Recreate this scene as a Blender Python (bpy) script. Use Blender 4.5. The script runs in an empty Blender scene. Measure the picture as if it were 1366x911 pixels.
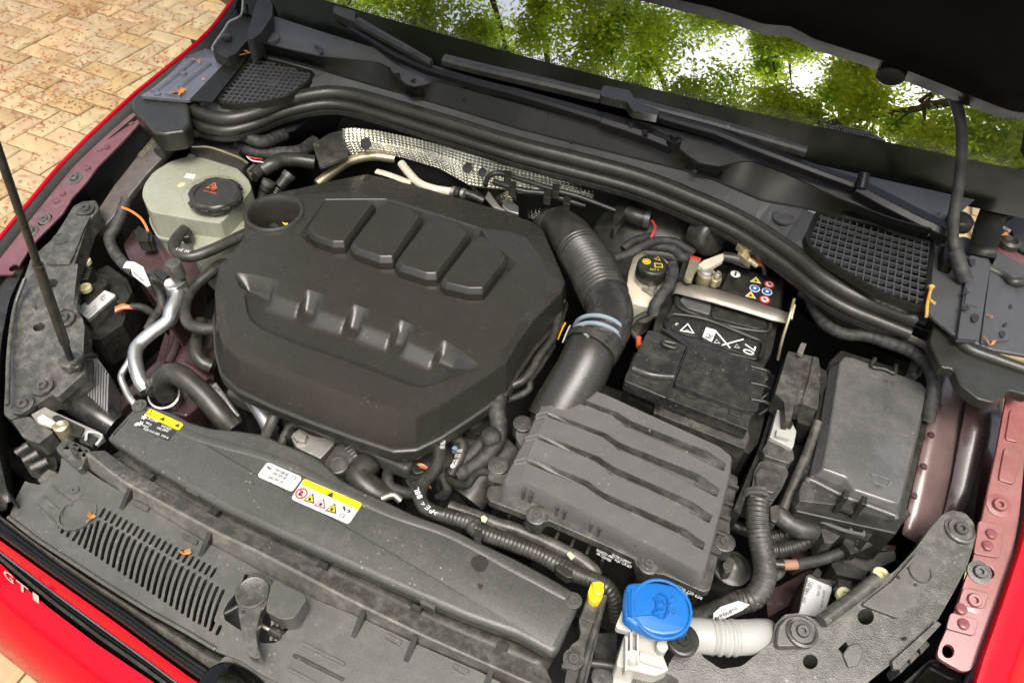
import bpy, bmesh, math, random
from mathutils import Vector, Matrix, Euler
from mathutils.geometry import delaunay_2d_cdt
random.seed(7)
R = math.radians
scn = bpy.context.scene
COL = scn.collection

# ------------------------------------------------------------------ camera
CAMLOC = Vector((0.33975, -0.19762, 1.58742))
CAMROT = Euler((0.73460, -0.04029, 0.42205), 'XYZ')
FPX, PW, PH = 971.57, 1366.0, 911.0
cd = bpy.data.cameras.new('camera'); cam = bpy.data.objects.new('camera', cd); COL.objects.link(cam)
cam.location = CAMLOC; cam.rotation_euler = CAMROT
cd.sensor_fit = 'HORIZONTAL'; cd.sensor_width = 36.0; cd.lens = 36.0 * FPX / PW
cd.clip_start = 0.02; cd.clip_end = 400
scn.camera = cam

# ------------------------------------------------------------------ sky, sun, exposure
SUN_EL, SUN_AZ = R(68), R(150)          # azimuth measured from +Y towards +X
w = bpy.data.worlds.new('World'); scn.world = w; w.use_nodes = True
nt = w.node_tree; nt.nodes.clear()
wo = nt.nodes.new('ShaderNodeOutputWorld'); bg = nt.nodes.new('ShaderNodeBackground')
sk = nt.nodes.new('ShaderNodeTexSky'); sk.sky_type = 'NISHITA'; sk.sun_disc = False
sk.sun_elevation = SUN_EL; sk.sun_rotation = SUN_AZ; sk.air_density = 0.8; sk.dust_density = 8.0; sk.ozone_density = 1.0
bg.inputs['Strength'].default_value = 0.15
hsv = nt.nodes.new('ShaderNodeHueSaturation'); hsv.inputs['Saturation'].default_value = 0.8      # thin high cloud
nt.links.new(sk.outputs[0], hsv.inputs['Color']); nt.links.new(hsv.outputs[0], bg.inputs[0]); nt.links.new(bg.outputs[0], wo.inputs[0])
sl = bpy.data.lights.new('sun', 'SUN'); sun = bpy.data.objects.new('sun', sl); COL.objects.link(sun)
sl.energy = 1.0; sl.angle = R(36); sl.color = (1.0, 0.98, 0.95)
sd = Vector((math.sin(SUN_AZ) * math.cos(SUN_EL), math.cos(SUN_AZ) * math.cos(SUN_EL), math.sin(SUN_EL)))
sun.location = sd * 20; sun.rotation_euler = sd.to_track_quat('Z', 'Y').to_euler()
scn.view_settings.view_transform = 'Standard'; scn.view_settings.look = 'None'
scn.view_settings.exposure = 1.25; scn.view_settings.gamma = 1.0; scn.view_settings.use_curve_mapping = False
scn.render.engine = 'CYCLES'

# ------------------------------------------------------------------ pixels of the photograph -> points of the place
RM = CAMROT.to_matrix()
def U(px, py, pl):
    """ray through a photo pixel, met with the plane z = z0 + sx*X + sy*Y"""
    if isinstance(pl, (int, float)): pl = (pl, 0, 0)
    d = RM @ Vector(((px - PW / 2) / FPX, -(py - PH / 2) / FPX, -1))
    z0, sx, sy = pl
    t = (z0 + sx * CAMLOC.x + sy * CAMLOC.y - CAMLOC.z) / (d.z - sx * d.x - sy * d.y)
    return CAMLOC + d * t
def Zm(x0, y0, s): return lambda *pts: [(x0 + p[0] / s, y0 + p[1] / s) + tuple(p[2:]) for p in pts]
def T(r, c): return Zm((0, 340, 680, 1016)[c], (0, 220, 440, 678)[r], 3.9029)
EC = Zm(270, 220, 2.278); AF = Zm(630, 500, 3.038); BT = Zm(820, 300, 5.0615); SL = Zm(0, 560, 4.553)
HS = Zm(420, 170, 3.1045); OC = Zm(220, 200, 6.505); LP = Zm(140, 420, 6.505); HB = Zm(540, 500, 4.555)
CB = Zm(960, 440, 3.256); RH = Zm(960, 640, 5.254); LT = Zm(300, 760, 6.031); WB = Zm(640, 820, 5.254)
def W(pts, pl): return [U(p[0], p[1], pl) for p in pts]
def W3(pts): return [U(*p) for p in pts]
def up(pl, dz): return (pl + dz) if isinstance(pl, (int, float)) else (pl[0] + dz, pl[1], pl[2])
def zat(pl, v): return pl if isinstance(pl, (int, float)) else pl[0] + pl[1] * v.x + pl[2] * v.y

# ------------------------------------------------------------------ objects
OFF = {}
def thing(name, label, cat, loc, group=None, kind=None):
    o = bpy.data.objects.new(name, None); COL.objects.link(o); o.location = loc
    o.empty_display_size = 0.05
    OFF[o.name] = Vector(loc)
    o['label'] = label; o['category'] = cat
    if group: o['group'] = group
    return o
def obj(name, verts, faces, mat, parent=None, smooth=False, bevel=0, bseg=2, label=None, cat=None, group=None, kind=None, bang=30, mats=None, fm=None, sub=0, wn=False):
    vs = [Vector(v) for v in verts]
    if parent is not None: off = OFF[parent.name]
    else:
        n = len(vs); off = Vector((sum(v.x for v in vs) / n, sum(v.y for v in vs) / n, min(v.z for v in vs)))
    me = bpy.data.meshes.new(name)
    me.from_pydata([v - off for v in vs], [], faces)
    bm = bmesh.new(); bm.from_mesh(me); bmesh.ops.recalc_face_normals(bm, faces=bm.faces[:]); bm.to_mesh(me); bm.free()
    if mats:
        for m in mats: me.materials.append(m)
        for p, k in zip(me.polygons, fm): p.material_index = k
    else: me.materials.append(mat)
    if smooth:
        for p in me.polygons: p.use_smooth = True
    o = bpy.data.objects.new(name, me); COL.objects.link(o)
    OFF[o.name] = off
    if parent is not None: o.parent = parent
    else: o.location = off
    if label: o['label'] = label
    if cat: o['category'] = cat
    if group: o['group'] = group
    if kind: o['kind'] = kind
    if sub:
        m = o.modifiers.new('s', 'SUBSURF'); m.levels = sub; m.render_levels = sub
    if bevel:
        m = o.modifiers.new('b', 'BEVEL'); m.width = bevel; m.segments = bseg; m.limit_method = 'ANGLE'; m.angle_limit = R(bang); m.use_clamp_overlap = True
        m.harden_normals = True
        for p in me.polygons: p.use_smooth = True
        try:
            me.set_sharp_from_angle(angle=R(35))
        except Exception: pass
    elif smooth:
        try: me.set_sharp_from_angle(angle=R(50))
        except Exception: pass
    return o
def fixn(o):
    return o
def rnd(pts, r, n=4):
    """round the corners of a pixel polygon; r in pixels (one number or one per corner)"""
    out = []; N = len(pts)
    for i in range(N):
        p = Vector(pts[i][:2]); a = Vector(pts[i - 1][:2]); b = Vector(pts[(i + 1) % N][:2])
        rr = r[i] if isinstance(r, (list, tuple)) else r
        da, db = a - p, b - p
        k = min(rr, da.length * .45, db.length * .45)
        if k < .05: out.append(tuple(p)); continue
        pa, pb = p + da.normalized() * k, p + db.normalized() * k
        for j in range(n + 1):
            t = j / n; out.append(tuple(pa * (1 - t) ** 2 + p * 2 * t * (1 - t) + pb * t * t))
    return out
def ell(cx, cy, rx, ry=None, n=20, rot=0):
    ry = ry or rx; c, s = math.cos(rot), math.sin(rot)
    return [(cx + rx * math.cos(a) * c - ry * math.sin(a) * s, cy + rx * math.cos(a) * s + ry * math.sin(a) * c) for a in [2 * math.pi * i / n for i in range(n)]]
def circ(c, r, n=20, pl=None, ph=0):
    """world circle lying in the plane"""
    out = []
    for i in range(n):
        a = 2 * math.pi * i / n + ph; v = Vector((c.x + r * math.cos(a), c.y + r * math.sin(a), c.z))
        if pl is not None and not isinstance(pl, (int, float)): v.z = c.z + pl[1] * r * math.cos(a) + pl[2] * r * math.sin(a)
        out.append(v)
    return out
def cap_tris(rings):
    """triangulated face of an outline with holes (world points seen from above)"""
    vs, fs, idx = [], [], []
    for r in rings:
        b = len(vs); vs += [Vector((v.x, v.y)) for v in r]; fs.append(list(range(b, b + len(r))))
    eds = [(f[k], f[(k + 1) % len(f)]) for f in fs for k in range(len(f))]
    res = delaunay_2d_cdt(vs, eds, [], 0, 1e-7)
    P = [[(v.x, v.y) for v in r] for r in rings]
    def inside(x, y, poly):
        c = False; n = len(poly)
        for k in range(n):
            (x1, y1), (x2, y2) = poly[k], poly[k - 1]
            if (y1 > y) != (y2 > y) and x < (x2 - x1) * (y - y1) / (y2 - y1) + x1: c = not c
        return c
    cv = res[0]; keep = []
    for f in res[2]:
        x = sum(cv[k].x for k in f) / len(f); y = sum(cv[k].y for k in f) / len(f)
        if inside(x, y, P[0]) and not any(inside(x, y, h) for h in P[1:]): keep.append(list(f))
    return cv, keep
def prism(name, top, depth, mat, parent=None, holes=(), bevel=.0015, grow=0, world=False, pl=None, zb=None, **kw):
    """outline -> solid. top: pixel list with pl, or world list; holes likewise; sides go straight down (grow widens the foot)"""
    o = top if world else W(top, pl)
    hs = [h if isinstance(h[0], Vector) else W(h, pl) for h in holes]
    V, F = [], []
    def foot(v, c):
        z = zb if zb is not None else v.z - depth
        d = Vector((v.x - c.x, v.y - c.y, 0))
        if grow and d.length > 0: d = d.normalized() * grow
        else: d = Vector((0, 0, 0))
        return Vector((v.x + d.x, v.y + d.y, z))
    c = sum(o, Vector()) / len(o)
    if not hs:
        n = len(o); V = list(o) + [foot(v, c) for v in o]
        F = [list(range(n)), list(range(2 * n - 1, n - 1, -1))] + [[i, (i + 1) % n, n + (i + 1) % n, n + i] for i in range(n)]
    else:
        rings = [o] + hs
        cv, cf = cap_tris(rings)
        flat = [v for r in rings for v in r]
        def zf(v2):
            best = min(flat, key=lambda q: (q.x - v2.x) ** 2 + (q.y - v2.y) ** 2); return best
        tv = [Vector(zf(v)) for v in cv]; n = len(tv)
        V = tv + [foot(v, c) if grow else Vector((v.x, v.y, zb if zb is not None else v.z - depth)) for v in tv]
        F = [list(f) for f in cf] + [[n + i for i in reversed(f)] for f in cf]
        ec = {}
        for f in cf:
            for a, b in zip(f, list(f[1:]) + [f[0]]): ec[(a, b)] = 1
        for (a, b) in list(ec):
            if (b, a) not in ec: F.append([b, a, n + a, n + b])
    return obj(name, V, F, mat, parent, bevel=bevel, **kw)
def scl(r, k, dz):
    c = sum(r, Vector()) / len(r); return [Vector((c.x + (v.x - c.x) * k, c.y + (v.y - c.y) * k, v.z + dz)) for v in r]
def loft(name, rings, mat, parent=None, closed=True, caps=(True, True), smooth=True, **kw):
    V, F = [], []; n = len(rings[0])
    for r in rings: V += list(r)
    m = n if closed else n - 1
    for k in range(len(rings) - 1):
        for i in range(m):
            j = (i + 1) % n; F.append([k * n + i, k * n + j, (k + 1) * n + j, (k + 1) * n + i])
    if closed and caps[0]: F.append(list(range(n)))
    if closed and caps[1]: F.append([(len(rings) - 1) * n + i for i in range(n)])
    return obj(name, V, F, mat, parent, smooth=smooth, **kw)
def resample(P, n):
    P = [Vector(p) for p in P]; L = [0]
    for a, b in zip(P, P[1:]): L.append(L[-1] + (b - a).length)
    out = []; k = 0
    for i in range(n):
        s = L[-1] * i / (n - 1)
        while k < len(P) - 2 and L[k + 1] < s: k += 1
        t = (s - L[k]) / max(1e-9, L[k + 1] - L[k]); out.append(P[k].lerp(P[k + 1], min(1, max(0, t))))
    return out
def spline(P, per=8):
    P = [Vector(p) for p in P]
    if len(P) < 3: return resample(P, per + 1)
    Q = [P[0] * 2 - P[1]] + P + [P[-1] * 2 - P[-2]]; out = []
    for i in range(1, len(Q) - 2):
        p0, p1, p2, p3 = Q[i - 1:i + 3]
        for j in range(per):
            t = j / per
            out.append(.5 * ((2 * p1) + (p2 - p0) * t + (2 * p0 - 5 * p1 + 4 * p2 - p3) * t * t + (3 * p1 - p0 - 3 * p2 + p3) * t ** 3))
    out.append(P[-1]); return out
def tube(name, pts, r, mat, parent=None, seg=12, per=8, ribs=None, amp=.12, caps=True, flat=1.0, **kw):
    """round bar through world points or (px,py,z) triples; ribs = ridge spacing in metres; r number or list"""
    P = [p if isinstance(p, Vector) else U(*p) for p in pts]
    S = spline(P, per)
    L = [0]
    for a, b in zip(S, S[1:]): L.append(L[-1] + (b - a).length)
    if isinstance(r, (list, tuple)):
        rs = [r[min(len(r) - 1, int(i / per))] * (1 - (i % per) / per) + r[min(len(r) - 1, int(i / per) + 1)] * ((i % per) / per) for i in range(len(S))]
    else: rs = [r] * len(S)
    if ribs:
        n = int(L[-1] / ribs * 6) + 1; S2, r2 = [], []; k = 0
        for i in range(n + 1):
            s = L[-1] * i / n
            while k < len(S) - 2 and L[k + 1] < s: k += 1
            t = (s - L[k]) / max(1e-9, L[k + 1] - L[k]); S2.append(S[k].lerp(S[k + 1], t))
            r2.append((rs[k] * (1 - t) + rs[k + 1] * t) * (1 + amp * math.cos(2 * math.pi * s / ribs)))
        S, rs = S2, r2
    V, F = [], []; nrm = None
    for i, p in enumerate(S):
        d = (S[min(i + 1, len(S) - 1)] - S[max(i - 1, 0)]).normalized()
        if nrm is None:
            nrm = d.orthogonal().normalized() if abs(d.z) > .95 else d.cross(Vector((0, 0, 1))).normalized()
        nrm = (nrm - d * nrm.dot(d)).normalized(); b = d.cross(nrm)
        for j in range(seg):
            a = 2 * math.pi * j / seg; V.append(p + nrm * math.cos(a) * rs[i] + b * math.sin(a) * rs[i] * flat)
    for i in range(len(S) - 1):
        for j in range(seg):
            k = (j + 1) % seg; F.append([i * seg + j, i * seg + k, (i + 1) * seg + k, (i + 1) * seg + j])
    if caps: F += [list(range(seg)), [(len(S) - 1) * seg + j for j in range(seg)]]
    return obj(name, V, F, mat, parent, smooth=True, **kw)
def lathe(name, c, prof, mat, parent=None, n=24, axis=Vector((0, 0, 1)), wob=None, **kw):
    """profile (radius, height) turned round an axis through c; wob(angle_index) scales the radius"""
    ax = axis.normalized(); x = ax.orthogonal().normalized(); y = ax.cross(x)
    if abs(ax.z) > .99: x, y = Vector((1, 0, 0)), Vector((0, 1, 0))
    rings = []
    for (r, h) in prof:
        rings.append([c + ax * h + (x * math.cos(2 * math.pi * i / n) + y * math.sin(2 * math.pi * i / n)) * r * (wob(i, r, h) if wob else 1) for i in range(n)])
    return loft(name, rings, mat, parent, **kw)
def boxw(name, c, dx, dy, dz, mat, parent=None, ax=None, bevel=.001, **kw):
    """box centred at world c; ax = (ux, uy, uz) directions"""
    ux, uy, uz = ax or (Vector((1, 0, 0)), Vector((0, 1, 0)), Vector((0, 0, 1)))
    V = [c + ux * dx * sx / 2 + uy * dy * sy / 2 + uz * dz * sz / 2 for sz in (-1, 1) for sx, sy in ((-1, -1), (1, -1), (1, 1), (-1, 1))]
    F = [[0, 1, 2, 3], [4, 5, 6, 7], [0, 1, 5, 4], [1, 2, 6, 5], [2, 3, 7, 6], [3, 0, 4, 7]]
    return obj(name, V, F, mat, parent, bevel=bevel, **kw)
def strip(name, a, b, mat, parent=None, th=.003, world=False, **kw):
    """thin solid sheet between two polylines of world points"""
    n = len(a); nr = None; V = list(a) + list(b); F = [[i, i + 1, n + i + 1, n + i] for i in range(n - 1)]
    o = obj(name, V, F, mat, parent, smooth=True, **kw)
    m = o.modifiers.new('t', 'SOLIDIFY'); m.thickness = th; m.offset = -1
    return o
def sheet(name, rows, mat, parent=None, th=.003, off=0, **kw):
    o = loft(name, rows, mat, parent, closed=False, **kw)
    if th:
        m = o.modifiers.new('t', 'SOLIDIFY'); m.thickness = th; m.offset = off
    return o
def screw(px, py, pl, r, mat, parent, name='screw', washer=True):
    c = U(px, py, pl)
    ax = Vector((0, 0, 1)) if isinstance(pl, (int, float)) else Vector((-pl[1], -pl[2], 1)).normalized()
    prof = [(0.0001, -.002)]
    if washer: prof += [(r * 1.75, -.002), (r * 1.75, .0012), (r * 1.05, .0016)]
    prof += [(r, .0016), (r, r * .55), (r * .85, r * .75), (r * .45, r * .75), (r * .4, r * .3), (0.0001, r * .3)]
    return lathe(name, c, prof, mat, parent, n=12, axis=ax)
def hole_disc(px, py, pl, r, mat, parent, name='hole'):
    return lathe(name, U(px, py, pl), [(.0001, -.012), (r * .9, -.012), (r, .0004), (r * 1.15, .0006), (r * 1.2, -.001)], mat, parent, n=16)
def text(s, p0, p1, pl, mat, parent, h=None, lift=.0006, name='lettering', ext=.0002, w3=None, bold=0, nrm=None):
    """lettering laid on the plane, its base line running from pixel p0 to pixel p1"""
    a, b = (w3 if w3 else (U(p0[0], p0[1], pl), U(p1[0], p1[1], pl)))
    if nrm is None:
        nrm = Vector((0, 0, 1)) if isinstance(pl, (int, float)) else Vector((-pl[1], -pl[2], 1)).normalized()
    cu = bpy.data.curves.new(name, 'FONT'); cu.body = s; cu.size = 1; cu.extrude = 0.0; cu.resolution_u = 2; cu.offset = bold
    to = bpy.data.objects.new('tmp', cu); COL.objects.link(to)
    bpy.context.view_layer.update()
    me = bpy.data.meshes.new_from_object(to.evaluated_get(bpy.context.evaluated_depsgraph_get()))
    bpy.data.objects.remove(to)
    xs = [v.co.x for v in me.vertices]
    if not xs: return None
    wd = max(xs) - min(xs); x0 = min(xs); L = (b - a).length; k = L / wd
    ky = (h / .7) if h else k
    ux = (b - a).normalized(); uy = nrm.cross(ux).normalized()
    V = [a + ux * (v.co.x - x0) * k + uy * v.co.y * ky + nrm * lift for v in me.vertices]
    F = [list(p.vertices) for p in me.polygons]
    bpy.data.meshes.remove(me)
    return obj(name, V, F, mat, parent)
def decal(name, pts, pl, mat, parent, lift=.0005, r=0, th=.0006, **kw):
    q = rnd(pts, r) if r else pts
    return prism(name, q, th, mat, parent, pl=up(pl, lift), bevel=0, **kw)

# ------------------------------------------------------------------ materials
MT = {}
def _n(nt, t, **k):
    n = nt.nodes.new(t)
    for a, b in k.items():
        if a.startswith('i_'): n.inputs[a[2:].replace('_', ' ')].default_value = b
        else: setattr(n, a, b)
    return n
def material(name, col, rough=.5, metal=0, dust=0, dustcol=(.27, .26, .22), bump=0, bscale=900, vary=.25, vscale=14, coat=0, spec=.5, speck=0, sss=0, scratch=0, streak=0, grime=0, sheen=0, trans=0, edge=0, grain=0):
    m = bpy.data.materials.new(name); m.use_nodes = True; nt = m.node_tree; L = nt.links
    b = nt.nodes['Principled BSDF']; tc = _n(nt, 'ShaderNodeTexCoord')
    co = tc.outputs['Object']
    def noise(sc, det=4, ro=.6):
        n = _n(nt, 'ShaderNodeTexNoise'); n.inputs['Scale'].default_value = sc; n.inputs['Detail'].default_value = det; n.inputs['Roughness'].default_value = ro
        L.new(co, n.inputs['Vector']); return n.outputs['Fac']
    def ramp(x, a, c, v0=0., v1=1.):
        n = _n(nt, 'ShaderNodeMapRange'); n.inputs[1].default_value = a; n.inputs[2].default_value = c; n.inputs[3].default_value = v0; n.inputs[4].default_value = v1
        L.new(x, n.inputs[0]); return n.outputs[0]
    def mul(x, y):
        n = _n(nt, 'ShaderNodeMath', operation='MULTIPLY')
        for i, q in ((0, x), (1, y)):
            if isinstance(q, (int, float)): n.inputs[i].default_value = q
            else: L.new(q, n.inputs[i])
        return n.outputs[0]
    def mix(f, a, c):
        n = _n(nt, 'ShaderNodeMix', data_type='RGBA')
        for s, q in (('Factor', f), ('A', a), ('B', c)):
            k = [i for i in n.inputs if i.name == s and (i.type == ('VALUE' if s == 'Factor' else 'RGBA'))][0]
            if isinstance(q, (int, float)): k.default_value = q
            elif isinstance(q, tuple): k.default_value = (*q, 1)
            else: L.new(q, k)
        return [o for o in n.outputs if o.type == 'RGBA'][0]
    c = tuple(col)
    lo = tuple(x * (1 - vary) for x in c); hi = tuple(min(1, x * (1 + vary)) for x in c)
    cur = mix(ramp(noise(vscale), .3, .7), lo, hi) if vary else None
    rcur = ramp(noise(vscale * 2.3, 5), .3, .7, max(.02, rough - .03), min(1, rough + .03))
    if grime:
        g = mul(ramp(noise(26, 6, .7), .52, .72), grime); cur = mix(g, cur, (.045, .04, .03))
    if dust:
        f = mul(ramp(noise(9, 6, .7), .25, .8), dust)
        f2 = mul(ramp(noise(70, 3, .7), .42, .66), f)
        cur = mix(f2, cur if cur else c, dustcol)
        cur = mix(mul(f, .35), cur, dustcol)
    if speck:
        v = _n(nt, 'ShaderNodeTexVoronoi'); v.inputs['Scale'].default_value = 130; L.new(co, v.inputs['Vector'])
        s = mul(ramp(v.outputs['Distance'], .10, .16, 1, 0), ramp(noise(22, 2), .5, .7, 0, speck))
        cur = mix(s, cur if cur else c, (.5, .49, .44))
    if scratch:
        mp = _n(nt, 'ShaderNodeMapping'); mp.inputs['Scale'].default_value = (6, 90, 20); mp.inputs['Rotation'].default_value = (0, 0, .7); L.new(co, mp.inputs[0])
        n = _n(nt, 'ShaderNodeTexNoise'); n.inputs['Scale'].default_value = 4; n.inputs['Detail'].default_value = 6; n.inputs['Roughness'].default_value = .75; L.new(mp.outputs[0], n.inputs['Vector'])
        cur = mix(mul(ramp(n.outputs['Fac'], .6, .75), scratch), cur if cur else c, (.33, .32, .28))
    if grain:
        g = ramp(noise(420, 2, .6), .3, .7, 1 - grain, 1 + grain); n = _n(nt, 'ShaderNodeVectorMath', operation='SCALE'); L.new(cur, n.inputs[0]); L.new(g, n.inputs['Scale']); cur = n.outputs[0]
    if edge:  # edge highlights painted in: base colour lightened along edges, creases included
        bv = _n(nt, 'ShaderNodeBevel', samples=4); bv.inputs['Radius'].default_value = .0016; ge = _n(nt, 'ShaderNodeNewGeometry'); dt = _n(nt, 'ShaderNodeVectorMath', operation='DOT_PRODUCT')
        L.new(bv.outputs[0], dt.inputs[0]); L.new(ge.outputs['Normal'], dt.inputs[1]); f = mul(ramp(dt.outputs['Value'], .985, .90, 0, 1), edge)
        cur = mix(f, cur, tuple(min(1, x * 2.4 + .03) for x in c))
    if cur: L.new(cur, b.inputs['Base Color'])
    else: b.inputs['Base Color'].default_value = (*c, 1)
    L.new(rcur, b.inputs['Roughness'])
    b.inputs['Metallic'].default_value = metal
    b.inputs['Specular IOR Level'].default_value = spec
    if coat: b.inputs['Coat Weight'].default_value = coat; b.inputs['Coat Roughness'].default_value = .04
    if sss:
        b.inputs['Subsurface Weight'].default_value = sss; b.inputs['Subsurface Radius'].default_value = (.02, .02, .015); b.inputs['Subsurface Scale'].default_value = .6
    if bump:
        bn = _n(nt, 'ShaderNodeBump'); bn.inputs['Strength'].default_value = bump; bn.inputs['Distance'].default_value = .0006
        L.new(noise(bscale, 2, .5), bn.inputs['Height']); L.new(bn.outputs[0], b.inputs['Normal'])
    MT[name] = m; return m
M = type('M', (), {})()
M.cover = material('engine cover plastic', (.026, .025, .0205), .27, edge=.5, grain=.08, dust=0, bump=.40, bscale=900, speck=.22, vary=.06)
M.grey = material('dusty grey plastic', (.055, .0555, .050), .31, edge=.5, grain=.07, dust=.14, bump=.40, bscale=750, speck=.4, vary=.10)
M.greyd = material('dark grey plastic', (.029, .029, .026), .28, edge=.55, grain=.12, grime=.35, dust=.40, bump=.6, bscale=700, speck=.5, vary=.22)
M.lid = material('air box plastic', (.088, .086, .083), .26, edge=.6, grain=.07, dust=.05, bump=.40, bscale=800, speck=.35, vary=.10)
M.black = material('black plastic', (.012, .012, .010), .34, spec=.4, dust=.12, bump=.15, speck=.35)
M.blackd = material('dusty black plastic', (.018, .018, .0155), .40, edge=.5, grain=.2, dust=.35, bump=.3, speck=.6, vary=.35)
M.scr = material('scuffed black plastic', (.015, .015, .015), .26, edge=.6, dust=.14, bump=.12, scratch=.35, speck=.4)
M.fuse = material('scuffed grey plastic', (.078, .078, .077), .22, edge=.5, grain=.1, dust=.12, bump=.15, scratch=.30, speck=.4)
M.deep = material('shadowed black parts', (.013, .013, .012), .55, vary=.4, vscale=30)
M.rubber = material('rubber', (.016, .016, .012), .36, dust=.16, bump=.2, speck=.25)
M.seal = material('seal rubber', (.016, .016, .012), .30, dust=.05, bump=.5, bscale=900)
M.tape = material('cloth tape', (.011, .011, .011), .65, dust=.2, bump=.6, bscale=500)
M.maroon = material('dark red primer paint', (.050, .024, .026), .28, dust=.10, vary=.35, coat=.5, grime=.5)
M.rail = material('lit rail paint', (.20, .055, .058), .24, dust=.14, vary=.18, coat=.5, grime=.25)  # right rail: same paint as raild, sky sheen painted in as lighter colour
M.raild = material('shaded rail paint', (.10, .032, .042), .36, dust=.2, vary=.2, coat=.15, grime=.3)  # same paint as rail, shade painted in as a darker copy
M.red = material('red car paint', (.40, .0004, .009), .26, vary=.03, coat=.22, spec=.12)
M.gloss = material('gloss black', (.003, .003, .003), .07, vary=0, spec=.35)
M.chrome = material('chrome', (.75, .75, .75), .22, metal=.7, vary=.05)
M.alu = material('aluminium pipe', (.55, .56, .55), .36, metal=.9, dust=.15, vary=.2, grime=.2)
M.cast = material('cast aluminium', (.42, .41, .38), .48, metal=.75, dust=.2, vary=.3, bump=.4, bscale=400, grime=.4)
M.steel = material('zinc plated steel', (.45, .43, .38), .38, metal=.8, vary=.3, grime=.4)
M.rust = material('weathered steel strap', (.30, .28, .24), .5, metal=.5, dust=.3, vary=.35, grime=.3, scratch=.2)
M.brass = material('yellow passivated steel', (.50, .44, .28), .4, metal=.75, vary=.25, grime=.3)
M.tank = material('milky tank plastic', (.235, .245, .185), .28, vary=.08, vscale=20, sss=.2, dust=.10)
M.tankw = material('ivory reservoir plastic', (.60, .55, .43), .36, vary=.12, sss=.25, dust=.15)
M.white = material('white plastic', (.42, .41, .37), .4, vary=.08, dust=.12, grime=.1)
M.gwhite = material('grey white plastic hose', (.33, .33, .31), .42, vary=.1, dust=.2)
M.blue = material('blue cap plastic', (.006, .115, .38), .33, vary=.05, dust=.05)
M.blueh = material('raised blue plastic', (.005, .085, .32), .33, vary=.05)
M.yellow = material('yellow print', (.66, .50, .0), .5, vary=.03)
M.ytag = material('yellow plastic', (.85, .52, .01), .42, vary=.08)
M.paper = material('white label', (.46, .47, .46), .45, vary=.03)
M.ink = material('black print', (.02, .02, .02), .5, vary=0)
M.wprint = material('white print', (.72, .72, .70), .5, vary=0)
M.rprint = material('red print', (.60, .03, .03), .5, vary=0)
M.oprint = material('orange print', (.62, .10, .03), .5, vary=0)
M.bprint = material('blue print', (.02, .10, .38), .5, vary=0)
M.orange = material('orange wire', (.60, .16, .03), .5, vary=.1)
M.redw = material('red wire', (.45, .04, .03), .5, vary=.1)
M.cowl = material('cowl plastic', (.052, .053, .054), .33, dust=.05, bump=.6, bscale=800, speck=.12, vary=.10)
M.cowld = material('dark cowl plastic', (.0055, .0056, .003), .42, spec=.25, dust=.03, bump=.15, vary=.10)
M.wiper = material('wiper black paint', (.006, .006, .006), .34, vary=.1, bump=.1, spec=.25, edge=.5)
M.grmetal = material('grey painted metal', (.11, .115, .14), .28, metal=.3, vary=.15, dust=.15, coat=.2)
M.hoodm = material('hood lining', (.004, .0035, .0035), .6, vary=.3, spec=.08)
M.leaf = material('dry leaf', (.42, .17, .03), .7, vary=.3)
M.twig = material('dry twig', (.50, .27, .05), .65, vary=.3)
M.drop = material('water spot', (.018, .018, .018), .25, vary=.2)
M.ripr = material('finned heat sink', (.40, .40, .40), .4, metal=.7, vary=.2, dust=.2)
# ================================================================== GROUND
def brickmat():
    m = material('clay paver', (.37, .26, .125), .85, vary=.22, vscale=9, bump=.9, bscale=160, grime=.12, dust=.3, dustcol=(.38, .29, .16))
    nt = m.node_tree; b = nt.nodes['Principled BSDF']; src = b.inputs['Base Color'].links[0].from_socket
    oi = _n(nt, 'ShaderNodeObjectInfo'); hs = _n(nt, 'ShaderNodeHueSaturation')
    for inp, lo, hi, off in (('Value', .84, 1.12, 0.), ('Hue', .488, .508, .37), ('Saturation', .82, 1.05, .71)):
        mr = _n(nt, 'ShaderNodeMapRange'); fr = _n(nt, 'ShaderNodeMath', operation='ADD'); fr.inputs[1].default_value = off
        f2 = _n(nt, 'ShaderNodeMath', operation='FRACT'); nt.links.new(oi.outputs['Random'], fr.inputs[0]); nt.links.new(fr.outputs[0], f2.inputs[0])
        mr.inputs[3].default_value = lo; mr.inputs[4].default_value = hi; nt.links.new(f2.outputs[0], mr.inputs[0]); nt.links.new(mr.outputs[0], hs.inputs[inp])
    nt.links.new(src, hs.inputs['Color']); nt.links.new(hs.outputs[0], b.inputs['Base Color'])
    return m
M.brick = brickmat()
M.sand = material('sandy joints', (.26, .19, .10), .95, vary=.3, vscale=30, bump=1, bscale=300)
gs = 60
ground = obj('paving', [(-gs, -gs, -.012), (gs, -gs, -.012), (gs, gs, -.012), (-gs, gs, -.012)], [[0, 1, 2, 3]], M.sand, label='tan clay brick paving in herringbone pattern beside the car', kind='structure')
CW = .088; JN = .0036
def brick_mesh(hx, hy, seed):
    rr = random.Random(seed); bm = bmesh.new(); c = .006
    def q(x, y, z): return bm.verts.new((x + rr.uniform(-.0018, .0018), y + rr.uniform(-.0018, .0018), z + rr.uniform(-.0007, .0007)))
    lo = [q(sx * hx, sy * hy, -.03) for sx, sy in ((-1, -1), (1, -1), (1, 1), (-1, 1))]
    mid = [q(sx * hx, sy * hy, -.006) for sx, sy in ((-1, -1), (1, -1), (1, 1), (-1, 1))]
    tp = [q(sx * (hx - c), sy * (hy - c), 0) for sx, sy in ((-1, -1), (1, -1), (1, 1), (-1, 1))]
    for a, b in ((lo, mid), (mid, tp)):
        for i in range(4): bm.faces.new((a[i], a[(i + 1) % 4], b[(i + 1) % 4], b[i]))
    bm.faces.new(tp); me = bpy.data.meshes.new('brick'); bm.to_mesh(me); bm.free(); me.materials.append(M.brick); return me
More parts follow.
